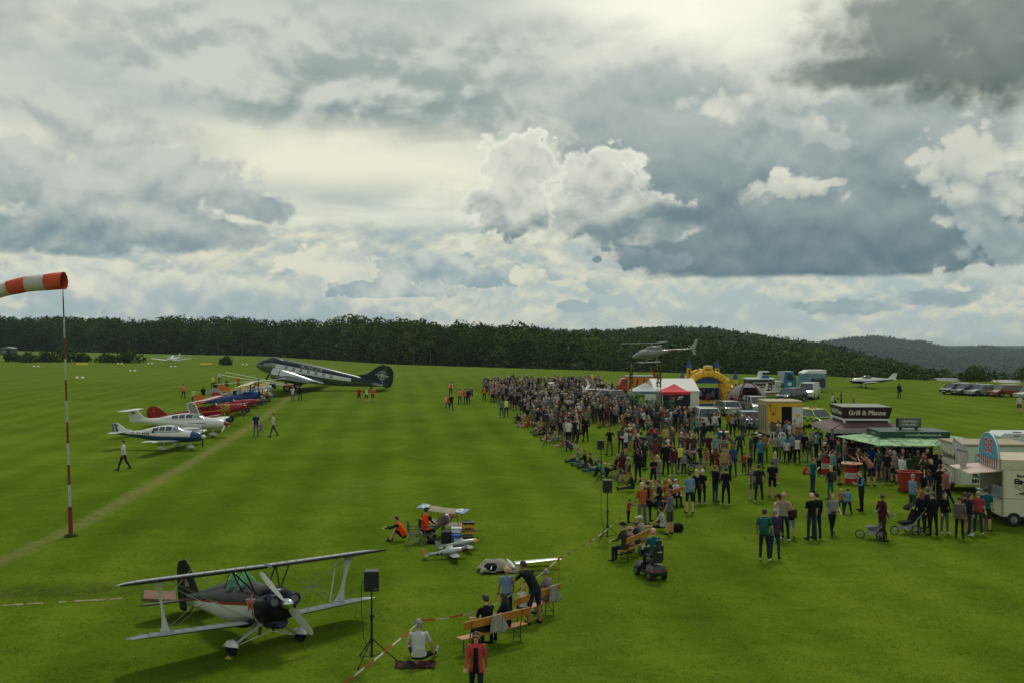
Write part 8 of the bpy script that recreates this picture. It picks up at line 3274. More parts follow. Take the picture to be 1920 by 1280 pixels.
# ------------------------------------------------------------------ pushchairs and mobility scooter
def stroller(px,py,label,rz,m_,jog=True):
 g_=G(px,py)
 t=thing('pushchair',label,'pushchair',(g_.x,g_.y,0),rz)
 for c,r_ in(((-.25,-.30,.2),.20),((-.25,.30,.2),.20),((.55,0,.17),.17)):
  mb=MB()
  mb.path([Vector((c[0]+r_*math.cos(a),c[1],c[2]+r_*math.sin(a)))for a in[2*PI*i/16 for i in range(17)]],.022,6)
  w_=obj('wheel',mb,RUB,t)
  mb=MB()
  for k_ in range(4):
   a=PI*k_/4
   mb.tube((c[0]-r_*math.cos(a),c[1],c[2]-r_*math.sin(a)),(c[0]+r_*math.cos(a),c[1],c[2]+r_*math.sin(a)),.006,n=4)
  obj('spokes',mb,STEEL,w_)
 mb=MB()
 for s_ in(-1,1):
  mb.path([(-.75,s_*.22,1.05),(-.25,s_*.24,.55),(-.1,s_*.24,.42),(.55,0,.18)],.014,6)
  mb.tube((-.25,s_*.3,.2),(-.1,s_*.24,.45),.014,n=6)
 mb.tube((-.75,-.22,1.05),(-.75,.22,1.05),.016,n=6)
 obj('frame',mb,STEEL,t)
 obj('seat',MB().prism([(-.45,.95),(-.25,.45),(.25,.40),(.35,.50),(-.12,.55),(-.32,1.0)],-.20,.20,'y'),m_,t,bevel=.02)
 mb=MB()
 rr_=[]
 for i in range(7):
  a=R(20+22*i)
  rr_.append([Vector((-.28+.36*math.cos(a),y,.88+.34*math.sin(a)))for y in(-.23,-.1,.1,.23)])
 mb.loft(rr_,cap=False,close=False)
 ho=obj('hood',mb,m_,t,60)
 sol=ho.modifiers.new('thick','SOLIDIFY')
 sol.thickness=.012
 obj('basket',MB().box(-.3,.25,-.18,.18,.22,.36),mat('basket_pale',(150,150,156),.8),t,bevel=.02)
 return t

stroller(1640,1010,'grey three-wheeled pushchair beside the man in the wide hat',R(160),cloth('stroller_grey',(140,144,150)))
stroller(1700,1000,'black pushchair in front of the people queuing for ice cream',R(190),cloth('black',CL['black']))
stroller(1300,882,'black pushchair beside the woman reaching forward in the crowd',R(10),cloth('black',CL['black']))
stroller(1571,766,'dark pushchair between two people beyond the grill stall',R(0),cloth('black',CL['black']))

g_=G(1222,1086)
t=thing('mobility_scooter','black four-wheeled mobility scooter seen from behind','mobility scooter',(g_.x+.05,g_.y+.25,0),R(112))
t.scale=(.86,.86,.9)
# nose +X local
SB=mat('scooter_black',(26,26,28),.35,coat=.4)
obj('chassis',MB().box(-.55,.62,-.27,.27,.16,.30),SB,t,bevel=.05)
obj('rear_body',MB().loft([[Vector((x,y,z))for x,y in((-.62+k_,-.34+k_),(-.05,-.34+k_),(-.05,.34-k_),(-.62+k_,.34-k_))]for z,k_ in((.20,.02),(.34,0),(.50,.05),(.56,.12))]),SB,t,bevel=.03)
obj('front_body',MB().loft([[Vector((x,y,z))for x,y in((.45,-.28+k_),(.85-k_,-.28+k_),(.85-k_,.28-k_),(.45,.28-k_))]for z,k_ in((.22,.02),(.38,0),(.52,.08))]),SB,t,bevel=.03)
for x in(-.36,.66):
 for s_ in(-1,1):
  wheel(t,(x,s_*.31,.18),.18,.12)
obj('tiller',MB().tube((.62,0,.45),(.42,0,1.0),.035,n=8),SB,t)
obj('handlebar',MB().tube((.40,-.24,1.0),(.40,.24,1.0),.018,n=8).cbox((.42,0,1.04),(.14,.2,.1)),SB,t)
obj('basket',MB().loft([[Vector((x,y,z))for x,y in((.52,-.18-k_),(.80+k_,-.18-k_),(.80+k_,.18+k_),(.52,.18+k_))]for z,k_ in((.72,0),(.98,.03))]),BLK,t,bevel=.02)
obj('seat',MB().cbox((-.18,0,.68),(.48,.48,.10)),mat('seat_vinyl',(30,30,32),.5),t,bevel=.03)
obj('seat_post',MB().tube((-.2,0,.5),(-.2,0,.66),.05,n=8),STEEL,t)
obj('backrest',MB().cbox((-.45,0,1.02),(.09,.46,.60),ry=R(-6)),mat('seat_vinyl',(30,30,32),.5),t,bevel=.04)
obj('headrest',MB().cbox((-.50,0,1.42),(.08,.26,.18)),mat('seat_vinyl',(30,30,32),.5),t,bevel=.03)
obj('seat_label',MB().cbox((-.515,-.04,1.06),(.008,.20,.03),ry=R(-6)),mat('label_white',(200,206,190),.5),t)
for s_ in(-1,1):
 obj('armrest',MB().cbox((-.18,s_*.28,.90),(.34,.07,.05)).tube((-.38,s_*.27,.72),(-.34,s_*.28,.90),.018,n=6),BLK,t,bevel=.01)
 obj('tail_light',MB().cbox((-.635,s_*.22,.40),(.02,.14,.06)),LAMP_R,t)
mb=MB()
mb.ell((.60,.22,1.02),(.10,.08,.14),8,6)
obj('green_bag',mb,cloth('green',CL['green']),t)

# loungers and small furniture at the crowd edge
for(px,py,lab)in((1171,899,'dark camping lounger by the loudspeaker at the crowd edge'),(1152,892,'dark camping chair left of the maroon woman'),(1262,946,'dark folding chair behind the man in the grey T-shirt')):
 folding_chair(px,py,R(60),lab,cloth('charcoal',CL['charcoal']))
# high frame near the glider
g_=G(1126,758)
t=thing('black_frame','black tubular frame standing beside the glider in the crowd','frame',(g_.x,g_.y-.5,0))
for x,dx in((-.6,-.1),(-.2,-.03),(.2,.03),(.6,.15)):
 obj('leg',MB().tube((x+dx,0,0),(x,0,2.1),.035,n=6),BLK,t)
obj('crossbar',MB().tube((-.65,0,2.1),(.65,0,2.1),.05,n=6).box(-.4,.4,-.3,.3,2.15,2.4),BLK,t)
# fence rope pegs by the white and blue plane
for i in range(5):
 g_=G(1556+i*11,728-i*1.1)
 o=obj('ground_board',MB().box(-.35,.35,-.06,.06,0,.05),mat('board_pale',(150,160,120),.8),loc=(g_.x,g_.y,0))
 tag(o,'pale board on the grass left of the white and blue plane','board','line of pale boards on the grass')

# ------------------------------------------------------------------ people placed one by one
# px py height pose build face top sleeve bottom legs hair accessories shoe | label
FOLK='''
893 1321 1.66 walk HF 182 coral l navy l darkbrown long,glasses,shirtfront:black black|woman in a red jacket with long brown hair walking at the bottom edge
998 1168 1.84 bend H 42 black s denim s darkbrown - black|man in a black polo and denim shorts bending over the rear bench
950 1163 1.52 stand H 20 lightblue s denim l blond - white|blond boy in a light blue shirt standing behind the two benches
232 880 1.80 walk H 96 white s black l black - black|man in a white shirt walking past the tail of the nearest parked plane
480 817 1.82 stand H 190 denim s lightdenim l darkbrown - black|man in a blue T-shirt and jeans with a child by the parked row
489 817 1.12 stand f 200 palepink s palepink s brown - white|small child in pale pink beside the man in the blue T-shirt
513 817 1.82 walk H 110 white s denim l darkbrown - black|man in a white shirt and jeans on the dry track
344 747 1.80 wide m 10 hiorange n black l black - black|steward in an orange vest and black trousers standing alone left of the parked row
363 757 1.75 stand m 30 hiyellow white navy l grey - black|steward in a yellow vest and white sleeves behind the striped rudder
381 752 1.75 stand m 30 black l black l darkbrown - black|person in black by the maroon and white striped rudder
399 728 1.78 stand m 200 hiyellow n black l black - black|steward in a yellow vest at the left tips of the rotor blades
411 718 1.78 stand m 180 white s black l darkbrown - black|man in a white shirt beyond the rotor blades
447 727 1.75 stand m 170 hiorange n black l black - black|steward in an orange vest standing under the crossing rotor blades
404 739 1.78 stand m 40 black l black l black - black|person dressed in black near the grey tail of the silver plane
425 736 1.78 pockets m 20 charcoal l black l black - black|person in charcoal behind the orange tail of the blue biplane
549 752 1.72 camera f 30 white s lightdenim l brown - white|person in a white T-shirt and light jeans near the airliner wheel
563 750 1.80 camera b 20 black s charcoal l darkbrown - black|broad person in black near the airliner wheel
673 754 1.72 hips b 0 red s black s brown - white|man in a red T-shirt and black shorts, left of three watching the airliner
687 754 1.76 hips m 5 hiyellow navy navy s brown - black|steward in a yellow vest and navy shorts, middle of three watching the airliner
699 753 1.72 camera b 0 hiorange n darkgrey s brown - black|steward in an orange vest and grey shorts, right of three watching the airliner
845 741 1.80 stand m 20 hiorange white black l darkbrown - black|steward in an orange vest farthest in the group on the runway edge
839 769 1.72 walk m 200 hiorange white lightdenim l darkbrown - white|person in an orange vest walking nearest the camera on the runway edge
846 769 1.75 walk m 190 charcoal l brown l darkbrown - black|person in charcoal walking beside the orange-vested person on the runway edge
862 757 1.78 stand m 20 hiorange n denim l brown - black|steward in an orange vest and jeans, left of the trio on the runway edge
873 757 1.76 stand m 20 hiorange charcoal denim l brown - black|steward in an orange vest and charcoal sleeves in the trio on the runway edge
878 757 1.78 stand m 30 navy l black l darkbrown - black|person in navy in the trio on the runway edge
884 750 1.62 stand f 30 grey l brown s blond - black|person in grey with bare legs behind the trio on the runway edge
908 751 1.80 stand m 20 hiorange charcoal black l darkbrown - black|steward in an orange vest at the far corner of the crowd
923 753 1.80 stand m 20 hiorange white maroon l grey - black|steward in an orange vest and maroon trousers at the far corner of the crowd
949 781 1.80 stand b 15 hiyellow n black l brown - black|steward in a bright yellow vest with black trousers at the crowd corner
940 781 1.78 phone m 30 lightgrey l teal l brown - white|person in a grey top and teal jeans beside the bright yellow vest
1001 797 1.74 stand f 30 beige l beige l white coat:beige black|person in a long beige coat standing at the tape
1066 833 1.84 stand m 20 white s black l darkbrown - black|man in a white T-shirt and black trousers standing tall at the crowd edge
1098 826 1.86 folded b 30 black s black l brown - black|large man in a black shirt right of the tall white T-shirt man
1084 797 1.60 stand f 30 coral l black l blond - black|woman in a coral top holding a bag in the crowd
1111 792 1.88 stand b 20 darkgreen s black l grey - black|large man in a dark green T-shirt in the crowd
1150 771 1.86 stand b 10 brightblue s teal l brown - black|broad man in a bright blue T-shirt before the gazebos
1131 764 1.78 stand m 20 green l navy l brown - black|person in a bright green top near the black frame
1111 760 1.74 stand m 20 red s black l brown - black|person in a red T-shirt near the black frame
1143 852 1.80 hips m 25 black s khaki l ginger - black|red-haired man in a black T-shirt and khaki trousers behind the speaker
1164 848 1.80 stand j 200 black l black l grey - black|person in a long black jacket with a pale scarf near the maroon woman
1174 843 1.78 stand m 20 olive s brown s darkbrown - black|man in an olive T-shirt and brown shorts in the crowd
1180 838 1.66 stand f 20 white s lightdenim s blond ponytail white|girl in a white T-shirt and denim shorts beside the olive T-shirt man
1167 905 1.74 stand f 20 maroon s maroon s darkbrown long black|woman dressed all in maroon with long dark hair
1196 903 1.80 stand b 30 black l black l brown bag:black black|person all in black with a black shoulder bag standing on the grass
1152 792 1.70 stand m 200 red s navy l grey - black|man in a red T-shirt below the bright blue T-shirt man
1225 915 1.66 phone f 200 black s black s brown - black|woman in a black top and black shorts looking at her phone
1233 912 1.68 stand fj 30 cream l lightgrey l blond backpack:beige white|woman with pale patterned trousers and a beige rucksack beside the phone woman
1248 888 1.86 stand j 20 black l black l darkbrown - black|tall person all in black behind the rucksack woman
1264 892 1.70 stand fj 30 maroon l khaki l darkbrown ponytail white|person in a maroon hoodie and khaki trousers
1282 890 1.28 stand m 20 lightgrey l black l brown - white|boy in a pale grey hoodie with black sleeves
1276 884 1.66 stand f 160 hiyellow n navy l darkbrown - white|woman in a neon yellow top beside the maroon hoodie
1314 886 1.70 reach f 70 black s lightdenim s darkbrown ponytail white|woman in a black top and pale skirt reaching towards the pushchair
1324 875 1.22 stride f 200 salmon s salmon n brown - white|child in a salmon dress stepping behind the reaching woman
1335 884 1.26 stand f 190 brown l brown n blond - black|blond child in a brown top next to the man in yellow
1346 897 1.66 folded fj 200 rust l lightdenim l brown - white|person in a rusty brown jacket by the man in yellow
1357 898 1.74 stand b 182 yellow s beige s brown - white|man in a pale yellow T-shirt and beige shorts facing the camera
1364 893 1.50 stand f 170 pink s denim l brown cap:pink white|child in a pink cap right behind the man in yellow
1375 890 1.76 stand b 178 blue s denim l brown bob,glasses black|woman in a royal blue T-shirt and jeans with sunglasses facing the camera
1343 867 1.76 stand m 182 palemint s khaki l grey backpack:charcoal black|man in a pale shirt with a dark rucksack facing the camera
1328 865 1.80 pockets j 160 maroon l navy s black - white|man in a dark red hoodie and navy shorts
1395 888 1.24 stand m 30 red l darkgrey l darkbrown - white|child in a red jacket left of the bright blue shirt
1406 889 1.18 stand m 30 charcoal l darkgrey l brown - black|child in charcoal beside the child in the red jacket
1426 877 1.84 wave m 320 brightblue s denim l brown - black|man in a bright blue T-shirt shading his eyes with a raised arm
1411 934 1.62 stand f 200 lilac s grey s brown - white|person in a patterned lilac shirt behind the man in the dark polo
1423 940 1.80 pockets b 0 charcoal s charcoal l darkbrown - white|man in a dark polo with white shoes in the middle of the grass
1448 931 1.78 stand b 345 black s black s darkbrown - black|man in a black T-shirt and shorts right of the dark polo man
1453 906 1.70 stand f 330 grey s lightdenim s blond long white|blond woman in a grey T-shirt and pale denim skirt
1408 866 1.80 folded j 60 black l khaki l darkbrown - black|man in a black jacket and khaki trousers with his back turned
1418 862 1.78 stand j 20 charcoal l black l brown cap:white black|man in a white cap and dark jacket, left of two white caps
1425 867 1.78 stand j 60 navy l black l brown cap:white black|man in a white cap and navy jacket, right of two white caps
1434 864 1.78 stand j 330 mustard l olive l darkbrown - black|man in an ochre jacket by the yellow container
1387 862 1.82 pockets j 160 darkgrey l black l brown - black|tall person in a dark grey coat left of the black jacket man
1372 856 1.68 bend m 60 grey s darkgrey l brown - black|person in grey bending forward beside the tall dark coat
1347 851 1.76 stand m 150 teal s navy l grey - black|grey-haired man in a teal T-shirt
1356 850 1.66 stand f 30 darkgrey s palemint l brown bob white|woman in a grey top with a peach belt and pale trousers
1454 863 1.68 stand f 340 cream s denim l darkbrown ponytail black|woman in a cream top and dark jeans with a dark ponytail
1467 864 1.80 stand b 350 palemint s grey l darkgrey - white|man in a mint T-shirt and grey jeans in the grill queue
1475 867 1.50 stand f 340 white s black l brown ponytail black|girl in a white T-shirt with a brown ponytail in the grill queue
1485 863 1.80 stand m 20 lightblue l black l brown - black|man in a light blue shirt in the grill queue
1495 868 1.72 stand f 350 white n black l black bob black|woman in a white sleeveless top and black trousers in the grill queue
1488 858 1.76 stand m 200 navy l black l ginger - black|ginger-haired person in navy in the grill queue
1462 842 1.74 stand fj 190 lightgrey l navy l blond bob black|fair-haired woman before the open container door
1509 863 1.82 stand j 20 black l black s darkbrown - white|man in a black jacket and shorts at the awning corner of the grill
1518 870 1.72 folded b 330 olive grey grey l grey - white|broad man in an olive vest and grey trousers at the grill
1531 857 1.76 reach m 300 mint s black l black - black|man in a mint green T-shirt reaching towards the grill counter
1524 851 1.78 stand m 350 cream s charcoal l blond - black|fair man in a cream shirt behind the mint T-shirt man
1535 852 1.80 stand j 330 denim l charcoal l grey - black|grey-haired man in a blue-grey jacket at the grill
1554 854 1.84 reach j 300 darkgreen l black l darkbrown - black|person in dark green reaching to the grill counter
1538 891 1.66 leanfwd f 300 darkgrey s black l brown long white|woman with long brown hair leaning on the small barrel table
1547 881 1.66 stand f 190 black s black l white bob black|white-haired woman in a black T-shirt behind the small barrel table
1508 889 0.98 cross f 300 coral l coral s ginger - white|toddler in coral red sitting on the grass left of the barrel table
1524 922 1.76 phone m 290 teal s denim l ginger - black|man in a teal T-shirt and blue jeans looking at his phone
1561 899 1.66 stand fj 290 palemint l black l brown - black|woman in a pale mint hoodie beside the small barrel table
1573 908 1.72 stand m 250 black s black s black - black|man in black with a pale shirt under his arm between the two barrel tables
1585 878 1.64 stand m 270 mustard l lightdenim l brown cap:palepink white|youth in a mustard sweater and pale pink cap behind the barrel tables
1599 872 1.74 stand f 320 black s black l blond long black|blond woman in black facing the grill counter
1606 887 1.60 leanfwd f 190 black n black l blond bob black|woman in black leaning on the wide barrel table from behind
1618 902 1.76 leanfwd m 90 charcoal s charcoal l darkbrown - black|man in charcoal leaning on the wide barrel table
1631 910 1.82 leanfwd b 30 salmon s navy s darkbrown - black|man in a salmon T-shirt and navy shorts bending to the beverage stall
1615 957 1.82 phone H 95 navy lightblue black l darkbrown - black|man in a navy vest over a light blue shirt looking at his phone
1557 936 1.66 stand f 30 navy l teal l blond long,backpack:olive black|blond woman with an olive rucksack between the two standing couples
1577 959 1.06 stand f 180 salmon s denim l blond - black|little girl in a salmon top holding hands right of the rucksack woman
1589 963 1.20 stride m 330 lightblue l navy l brown - black|little boy in a light blue sweater
1560 1001 1.74 stride b 182 lightgrey s black l ginger bob,waistbag:black black|woman in a grey shirt with a black waist bag walking towards the camera
1522 1011 1.82 stand H 10 black s denim l bald - black|bald man in a black T-shirt and jeans with his back turned
1531 1008 1.80 stand j 10 black l navy l black - black|person in a long black jacket hidden beside the bald man
1484 1007 1.36 stand m 20 black s palemint s black backpack:brown black|boy in a black top and pale shorts with a rucksack
1469 1013 1.88 hips H 340 beige n navy l bald - white|muscular man in a beige tank top and navy trousers
1461 1011 1.78 stand m 20 white s black l brown cap:black white|person in a white T-shirt and black cap beside the muscular man
1433 1050 1.84 pockets H 335 green s charcoal l darkbrown backpack:teal white|man in a green T-shirt with a blue rucksack
1453 1046 1.78 stand m 350 purple l denim l grey - black|grey-haired person in purple-grey beside the green T-shirt man
1654 1013 1.84 pockets H 285 maroon l brown l darkbrown brim:khaki brown|man in a wide-brimmed hat, maroon shirt and brown trousers
1711 966 1.84 stand b 290 lightblue s olive s grey - black|man in a light blue polo and olive shorts by the red bin
1691 915 1.78 stand m 300 white l black l darkgrey cap:charcoal black|man in a white shirt, black trousers and flat cap at the beverage stall
1648 899 1.78 stand m 10 black s grey s darkbrown - black|man in a black T-shirt and grey shorts at the beverage stall
1636 892 1.78 stand m 350 blue s denim l black - black|man in a blue T-shirt at the awning of the beverage stall
1663 906 1.74 stand m 350 black s khaki l brown - white|man in a black T-shirt and khaki trousers at the green counter
1721 905 1.76 stand fj 340 olive l black l brown - black|person in olive right of the white shirt man at the stall
1733 912 1.78 stand m 90 black s black l brown - black|man in black turning towards the red bin
1745 926 1.80 pockets b 160 black s black l darkbrown - black|broad helper in a black T-shirt facing the camera by the cream trailer
1738 900 1.76 stand m 200 black s navy l darkbrown - black|helper in black standing in the shade of the beverage stall
1756 903 1.80 stand m 170 black s black l black - black|helper in black at the right post of the beverage stall
1762 943 1.84 stand j 20 black l black l black - black|large man in a black jacket with red lettering on his back
1727 998 1.72 stand fj 20 navy l denim l ginger long black|woman with red-brown hair, dark jacket and blue jeans in the ice-cream queue
1738 990 1.68 stand fj 40 navy l black l brown - black|person in navy hidden between the two dark jackets in the queue
1750 1003 1.74 stand fj 15 black l black l brown ponytail black|woman all in black with a long brown ponytail in the ice-cream queue
1771 1000 1.66 stand f 200 black l grey l brown long,waistbag:black white|young woman in a black hooded top and grey leggings facing the camera
1799 1008 1.66 stand fj 330 khaki l black l brown backpack:maroon black|woman in a khaki jacket with a small maroon rucksack
1818 1003 1.70 stand f 250 navy l denim l black bob white|dark-haired woman in a navy top and blue jeans at the ice-cream stand
1809 998 1.64 stand f 300 maroon s salmon s brown - black|person in dark pink behind the dark-haired woman at the ice-cream stand
1834 1000 1.72 stand b 330 red s denim l grey - white|man in a red T-shirt and jeans at the ice-cream stand
1849 994 1.76 stand m 320 teal s brown s black - black|man in a petrol blue T-shirt and brown shorts at the ice-cream hatch
1204 986 1.84 folded H 20 orange l grey l bald - black|bald man in an orange shirt and grey jeans by the tape
1214 976 1.74 stand m 330 red s black l black backpack:black black|person in a red top with a black rucksack right behind the orange shirt
1236 977 1.80 phone m 80 navy s denim l darkbrown - black|man in a dark navy polo and jeans talking to the grey T-shirt man
1256 1001 1.82 stand H 55 grey s olive s brown - brown|man in a grey T-shirt and olive shorts
1178 979 1.02 reach f 290 red l black l darkbrown - black|small child in a bright red jacket holding the tape
1293 961 1.84 stand b 15 lightblue s navy s brown cap:brown brown|man in a light blue polo, navy shorts and cap with his back turned
1306 945 1.66 stand f 20 black l black l blond long,bag:khaki white|woman with long blond hair and a tan shoulder bag
1317 943 1.62 stand f 330 black s black l white - white|short-haired fair woman in black trousers right of the tan bag
1341 940 1.76 stand j 300 black l denim l ginger - brown|person in a black jacket and blue jeans with reddish hair
1361 946 1.78 phone fj 350 black l black l darkbrown - white|person all in black with wide trousers in the middle of the grass
1220 823 1.56 stand f 10 lightblue l navy s brown - white|person in a pale blue hoodie and navy shorts
1192 856 1.70 stand m 30 white s charcoal l grey backpack:charcoal black|person in a white T-shirt with a dark rucksack behind the black-clad couple
1231 855 1.82 stand b 20 darkgreen l charcoal l brown - black|broad person in a dark green jacket in the crowd
1248 846 1.80 stand b 20 yellow l khaki l brown - black|man in a mustard-yellow shirt in the crowd
1221 840 1.66 stand f 30 red l black l brown - black|person in a crimson top left of the dark green jacket
1278 842 1.74 stand m 20 grey s black l brown - black|person in a mid-grey T-shirt in the crowd centre
1301 862 1.80 stand m 90 black s black l darkbrown - black|man in black carrying a small pale dog
1288 838 1.80 stand m 340 charcoal s black l darkbrown - black|person in charcoal behind the man with the dog
1230 815 1.78 stand j 10 brown l black l darkbrown hood:brown black|person in a dark brown hooded jacket near the trailer
1243 803 1.66 hips f 160 red s denim l brown bob black|woman in a red top holding a folder before the farm trailer
1251 805 1.66 stand f 190 black s black l white bob black|white-haired person beside the woman in the red top
1266 806 1.80 stand b 10 black s navy l darkbrown - black|man in a black T-shirt left of the couple in denim
1277 813 1.84 stand j 300 denim l navy l brown - black|man in a denim-blue jacket standing close to a woman in grey
1285 811 1.74 stand fj 60 lightgrey l navy l blond bob black|woman in a pale grey jumper close to the denim-blue jacket
1287 812 1.40 stand f 20 palepink l black l brown - white|child in pale pink in front of the woman in pale grey
1298 814 1.68 stand f 10 grey l lightgrey l brown long black|woman in a grey patterned dress-like top behind the white off-road car
1306 827 1.76 stand m 10 green s black l ginger backpack:mint black|person with a pale green rucksack before the white off-road car
1318 828 1.76 stand m 350 lightgrey s navy l brown backpack:navy black|person with a dark blue rucksack before the white off-road car
1330 807 1.80 stand m 330 black s black l darkbrown - black|man in black behind the white T-shirt by the barrel table
1340 813 1.70 stand m 280 white s grey l grey - white|grey-haired man in a white T-shirt at the barrel table with the white top
1350 812 1.72 reach m 90 navy white navy l black cap:black black|man in a dark cap at the barrel table with the white top
1374 817 1.78 leanfwd m 330 lilac l navy l brown - black|man in a pale shirt leaning over beside the barrel table
1366 812 1.72 stand f 200 mustard l black l ginger - black|person in mustard behind the leaning man
1382 806 1.76 stand m 180 khaki s black l darkbrown - black|man in khaki and black before the pale blue car
1392 817 1.68 stand m 300 grey s denim l white - black|white-haired man in grey before the pale blue car
1397 814 1.68 stand f 100 blue n lightdenim l brown - white|person in a royal blue sleeveless top before the pale blue car
1405 814 1.72 phone m 270 white s olive l darkbrown - black|man in a white T-shirt in the trio by the container
1414 814 1.68 phone f 100 palepink s lightdenim l darkbrown - black|woman in pale pink in the trio by the container
1425 815 1.78 stand b 80 lightblue s navy l black - black|man in a light blue T-shirt, right of the trio by the container
1314 757 1.80 stand m 20 white s navy s darkbrown - black|person in a white T-shirt and navy shorts at the bouncy castle
1320 759 1.80 stand m 10 blue s navy l grey - black|person in royal blue at the bouncy castle
1328 760 1.50 stand f 30 orange s black s brown - white|child in an orange top at the bouncy castle
1336 758 1.70 stand m 20 lightgrey s charcoal l brown - white|person in light grey beside the bouncy castle entrance
1349 757 1.72 stand m 200 brown l black l black - black|person in brown inside the bouncy castle entrance
1360 758 1.74 stand m 30 lightgrey s charcoal l grey - black|person in pale grey at the right pillar of the bouncy castle
1371 770 1.70 stand m 20 charcoal l denim l brown - black|person in charcoal and denim before the silver hatchback
1378 770 1.66 stand f 340 coral l lightdenim l ginger - white|person in coral red before the silver hatchback
1382 757 1.66 stand f 30 palepink s denim l brown - white|person in pale pink by the dome tent
1390 760 1.68 stand m 30 black l white s darkbrown - black|person in black with white shorts by the dome tent
1561 767 1.72 stand f 270 white s lightdenim l darkbrown ponytail white|woman in white with pale jeans standing far beyond the grill stall
1577 763 1.72 stand f 90 black s black l darkbrown bob black|woman in black beyond the grill stall, right of the pushchair
1600 760 1.04 stand f 180 palepink s grey s brown - white|small child far beyond the grill sign
1686 746 1.84 stand j 10 navy l navy l black bag:navy black|person in navy with a bag on open grass before the white plane
1911 774 1.80 stand m 160 white s black s darkbrown - brown|man in a white T-shirt and black shorts below the red parked car
1161 738 1.76 stand j 20 black l black l black - black|person in black standing left of the orange truck
1148 740 1.70 stand f 20 brown l charcoal l brown - black|person in brown on the grass left of the orange truck
1142 742 1.60 stand f 10 white s grey s brown - black|person in white between the black frame and the orange truck
1121 722 1.78 stand m 10 grey s navy l brown - black|person in grey at the far edge of the crowd above the glider cockpit
1110 720 1.74 stand m 20 hiyellow n white l brown - black|person in a yellow-green top at the far edge of the crowd
963 722 1.88 camera m 60 black l black l black - black|photographer in black raised above the far end of the crowd
987 724 1.84 stand m 40 charcoal l black l white cap:white black|person in a white cap raised above the far end of the crowd
'''
SEATED='''
785 1248 1.80 side H 12 white s black l grey - white|grey-haired man in a white T-shirt sitting on a blanket in the foreground
757 1014 1.72 crouch m 80 hiorange black black s black - black|person in black and an orange vest crouching left of the camping chairs
1186 921 1.64 side m 95 darkgreen l brown l brown - brown|person in a dark green jacket sitting on the grass with outstretched legs
1243 996 1.62 side f 60 white s black n black - black|dark-haired woman in white sitting on the grass in front of the olive shorts
1237 950 1.70 side m 80 denim l denim l brown - black|person in denim lying back on the grass near the bench of the orange shirt
1071 846 1.60 crouch fj 20 purple l navy l darkbrown - black|person in a purple jacket crouching before the white T-shirt man
1058 838 1.20 ground f 70 salmon s grey n brown - white|child in salmon sitting at the tape left of the white T-shirt man
1042 829 1.40 ground m 70 mint s grey s blond - white|child in mint sitting at the tape
1033 826 1.66 ground m 80 khaki s khaki s brown - black|man in khaki sitting on the grass at the tape
991 801 1.60 ground f 80 coral s coral s brown - white|person in coral sitting at the foot of the beige coat
984 799 1.64 ground f 90 salmon s lightgrey n blond - white|person in salmon sitting at the far tape with stretched legs
1012 812 1.66 ground m 90 lightgrey s grey l grey - black|grey-haired person in light grey sitting at the far tape
1020 818 1.66 ground m 80 charcoal l charcoal l brown - black|person in charcoal sitting with stretched legs at the far tape
975 793 1.62 crouch m 60 navy l navy l brown - black|person in navy squatting by the farthest speaker
1085 868 1.70 ground m 85 lightgrey s denim l grey - black|grey-haired man with jeans sitting below the sagging tape
1097 874 1.70 ground m 85 black l lightdenim l brown - black|person in black and pale jeans stretching his legs below the sagging tape
1108 880 1.70 ground fj 80 brown l denim l darkbrown - black|person in brown sitting left of the near speaker
1120 886 1.66 ground f 80 green l teal l grey - black|grey-haired woman in green sitting by the near speaker
1131 893 1.66 crouch m 70 mint s black l brown - black|person in mint crouching by the near speaker
'''

def parse(txt,seated=False):
 for ln in txt.strip().split('\n'):
  a,lab=ln.split('|')
  v=a.split()
  px,py,h,pose,bd,face,top,sl,bot,lg,hair,acc,shoe=v
  person(float(px),float(py),float(h),pose,float(face)+rnd.uniform(-6,6),top,bot,hair,lab,sl,lg,bd,'' if acc=='-' else acc,shoe,group='visitors and helpers on the airfield')

parse(FOLK)
parse(SEATED)

def seated(at,h,pose,bd,rz,top,sl,bot,lg,hair,acc,lab,shoe='black',z=0.0):
 p=Vector(at)
 p.z+=z
 return person(0,0,h,pose,0,top,bot,hair,lab,sl,lg,bd,acc,shoe,at=p),rz

def bsit(c,rz,u,h,top,sl,bot,lg,hair,acc,lab,bd='m',pose='sit',turn=0):
 # seat height .45: hip of the posed body sits at about .52 less its leg drop
 p=sitpos(c,rz,u,.02)
 me,J=body(pose,bd)
 k=h/1.75
 zz=.45+.10*k-J['hip'].z*k
 o=person(0,0,h,pose,math.degrees(rz)+turn,top,bot,hair,lab,sl,lg,bd,acc,'black',at=Vector((p.x,p.y,zz)))
 return o

bsit(c2,r2,-.15,1.76,'black','s','charcoal','l','darkgrey' if False else 'darkbrown','','short-haired person in a black T-shirt sitting on the foreground bench','H')
bsit(c2,r2,.48,1.68,'black','s','black','l','black','long','dark curly-haired woman in black sitting on the foreground bench','HF',turn=25)
bsit(c1,r1,.82,1.66,'lilac','s','beige','l','grey','','person in a grey-lilac patterned shirt at the right end of the rear bench','m')
bsit(c1,r1,-.35,1.20,'white','s','denim','l','blond','','small child in white and jeans sitting on the rear bench','m',turn=-40)
bsit(c3,r3,-.75,1.78,'olive','l','navy','l','grey','brim:black','man in a brown jacket and dark hat at the left end of the bench','j','sit')
bsit(c3,r3,-.15,1.30,'palepink','l','grey','l','brown','brim:palepink','child in a pale pink sun hat on the bench','f')
bsit(c3,r3,.35,1.50,'denim','s','denim','l','brown','cap:navy','child in a dark blue cap and denim shirt on the bench','m')
bsit(c3,r3,.85,1.76,'cream','s','beige','l','grey','cap:white','man in a white cap and cream shirt at the right end of the bench','m')
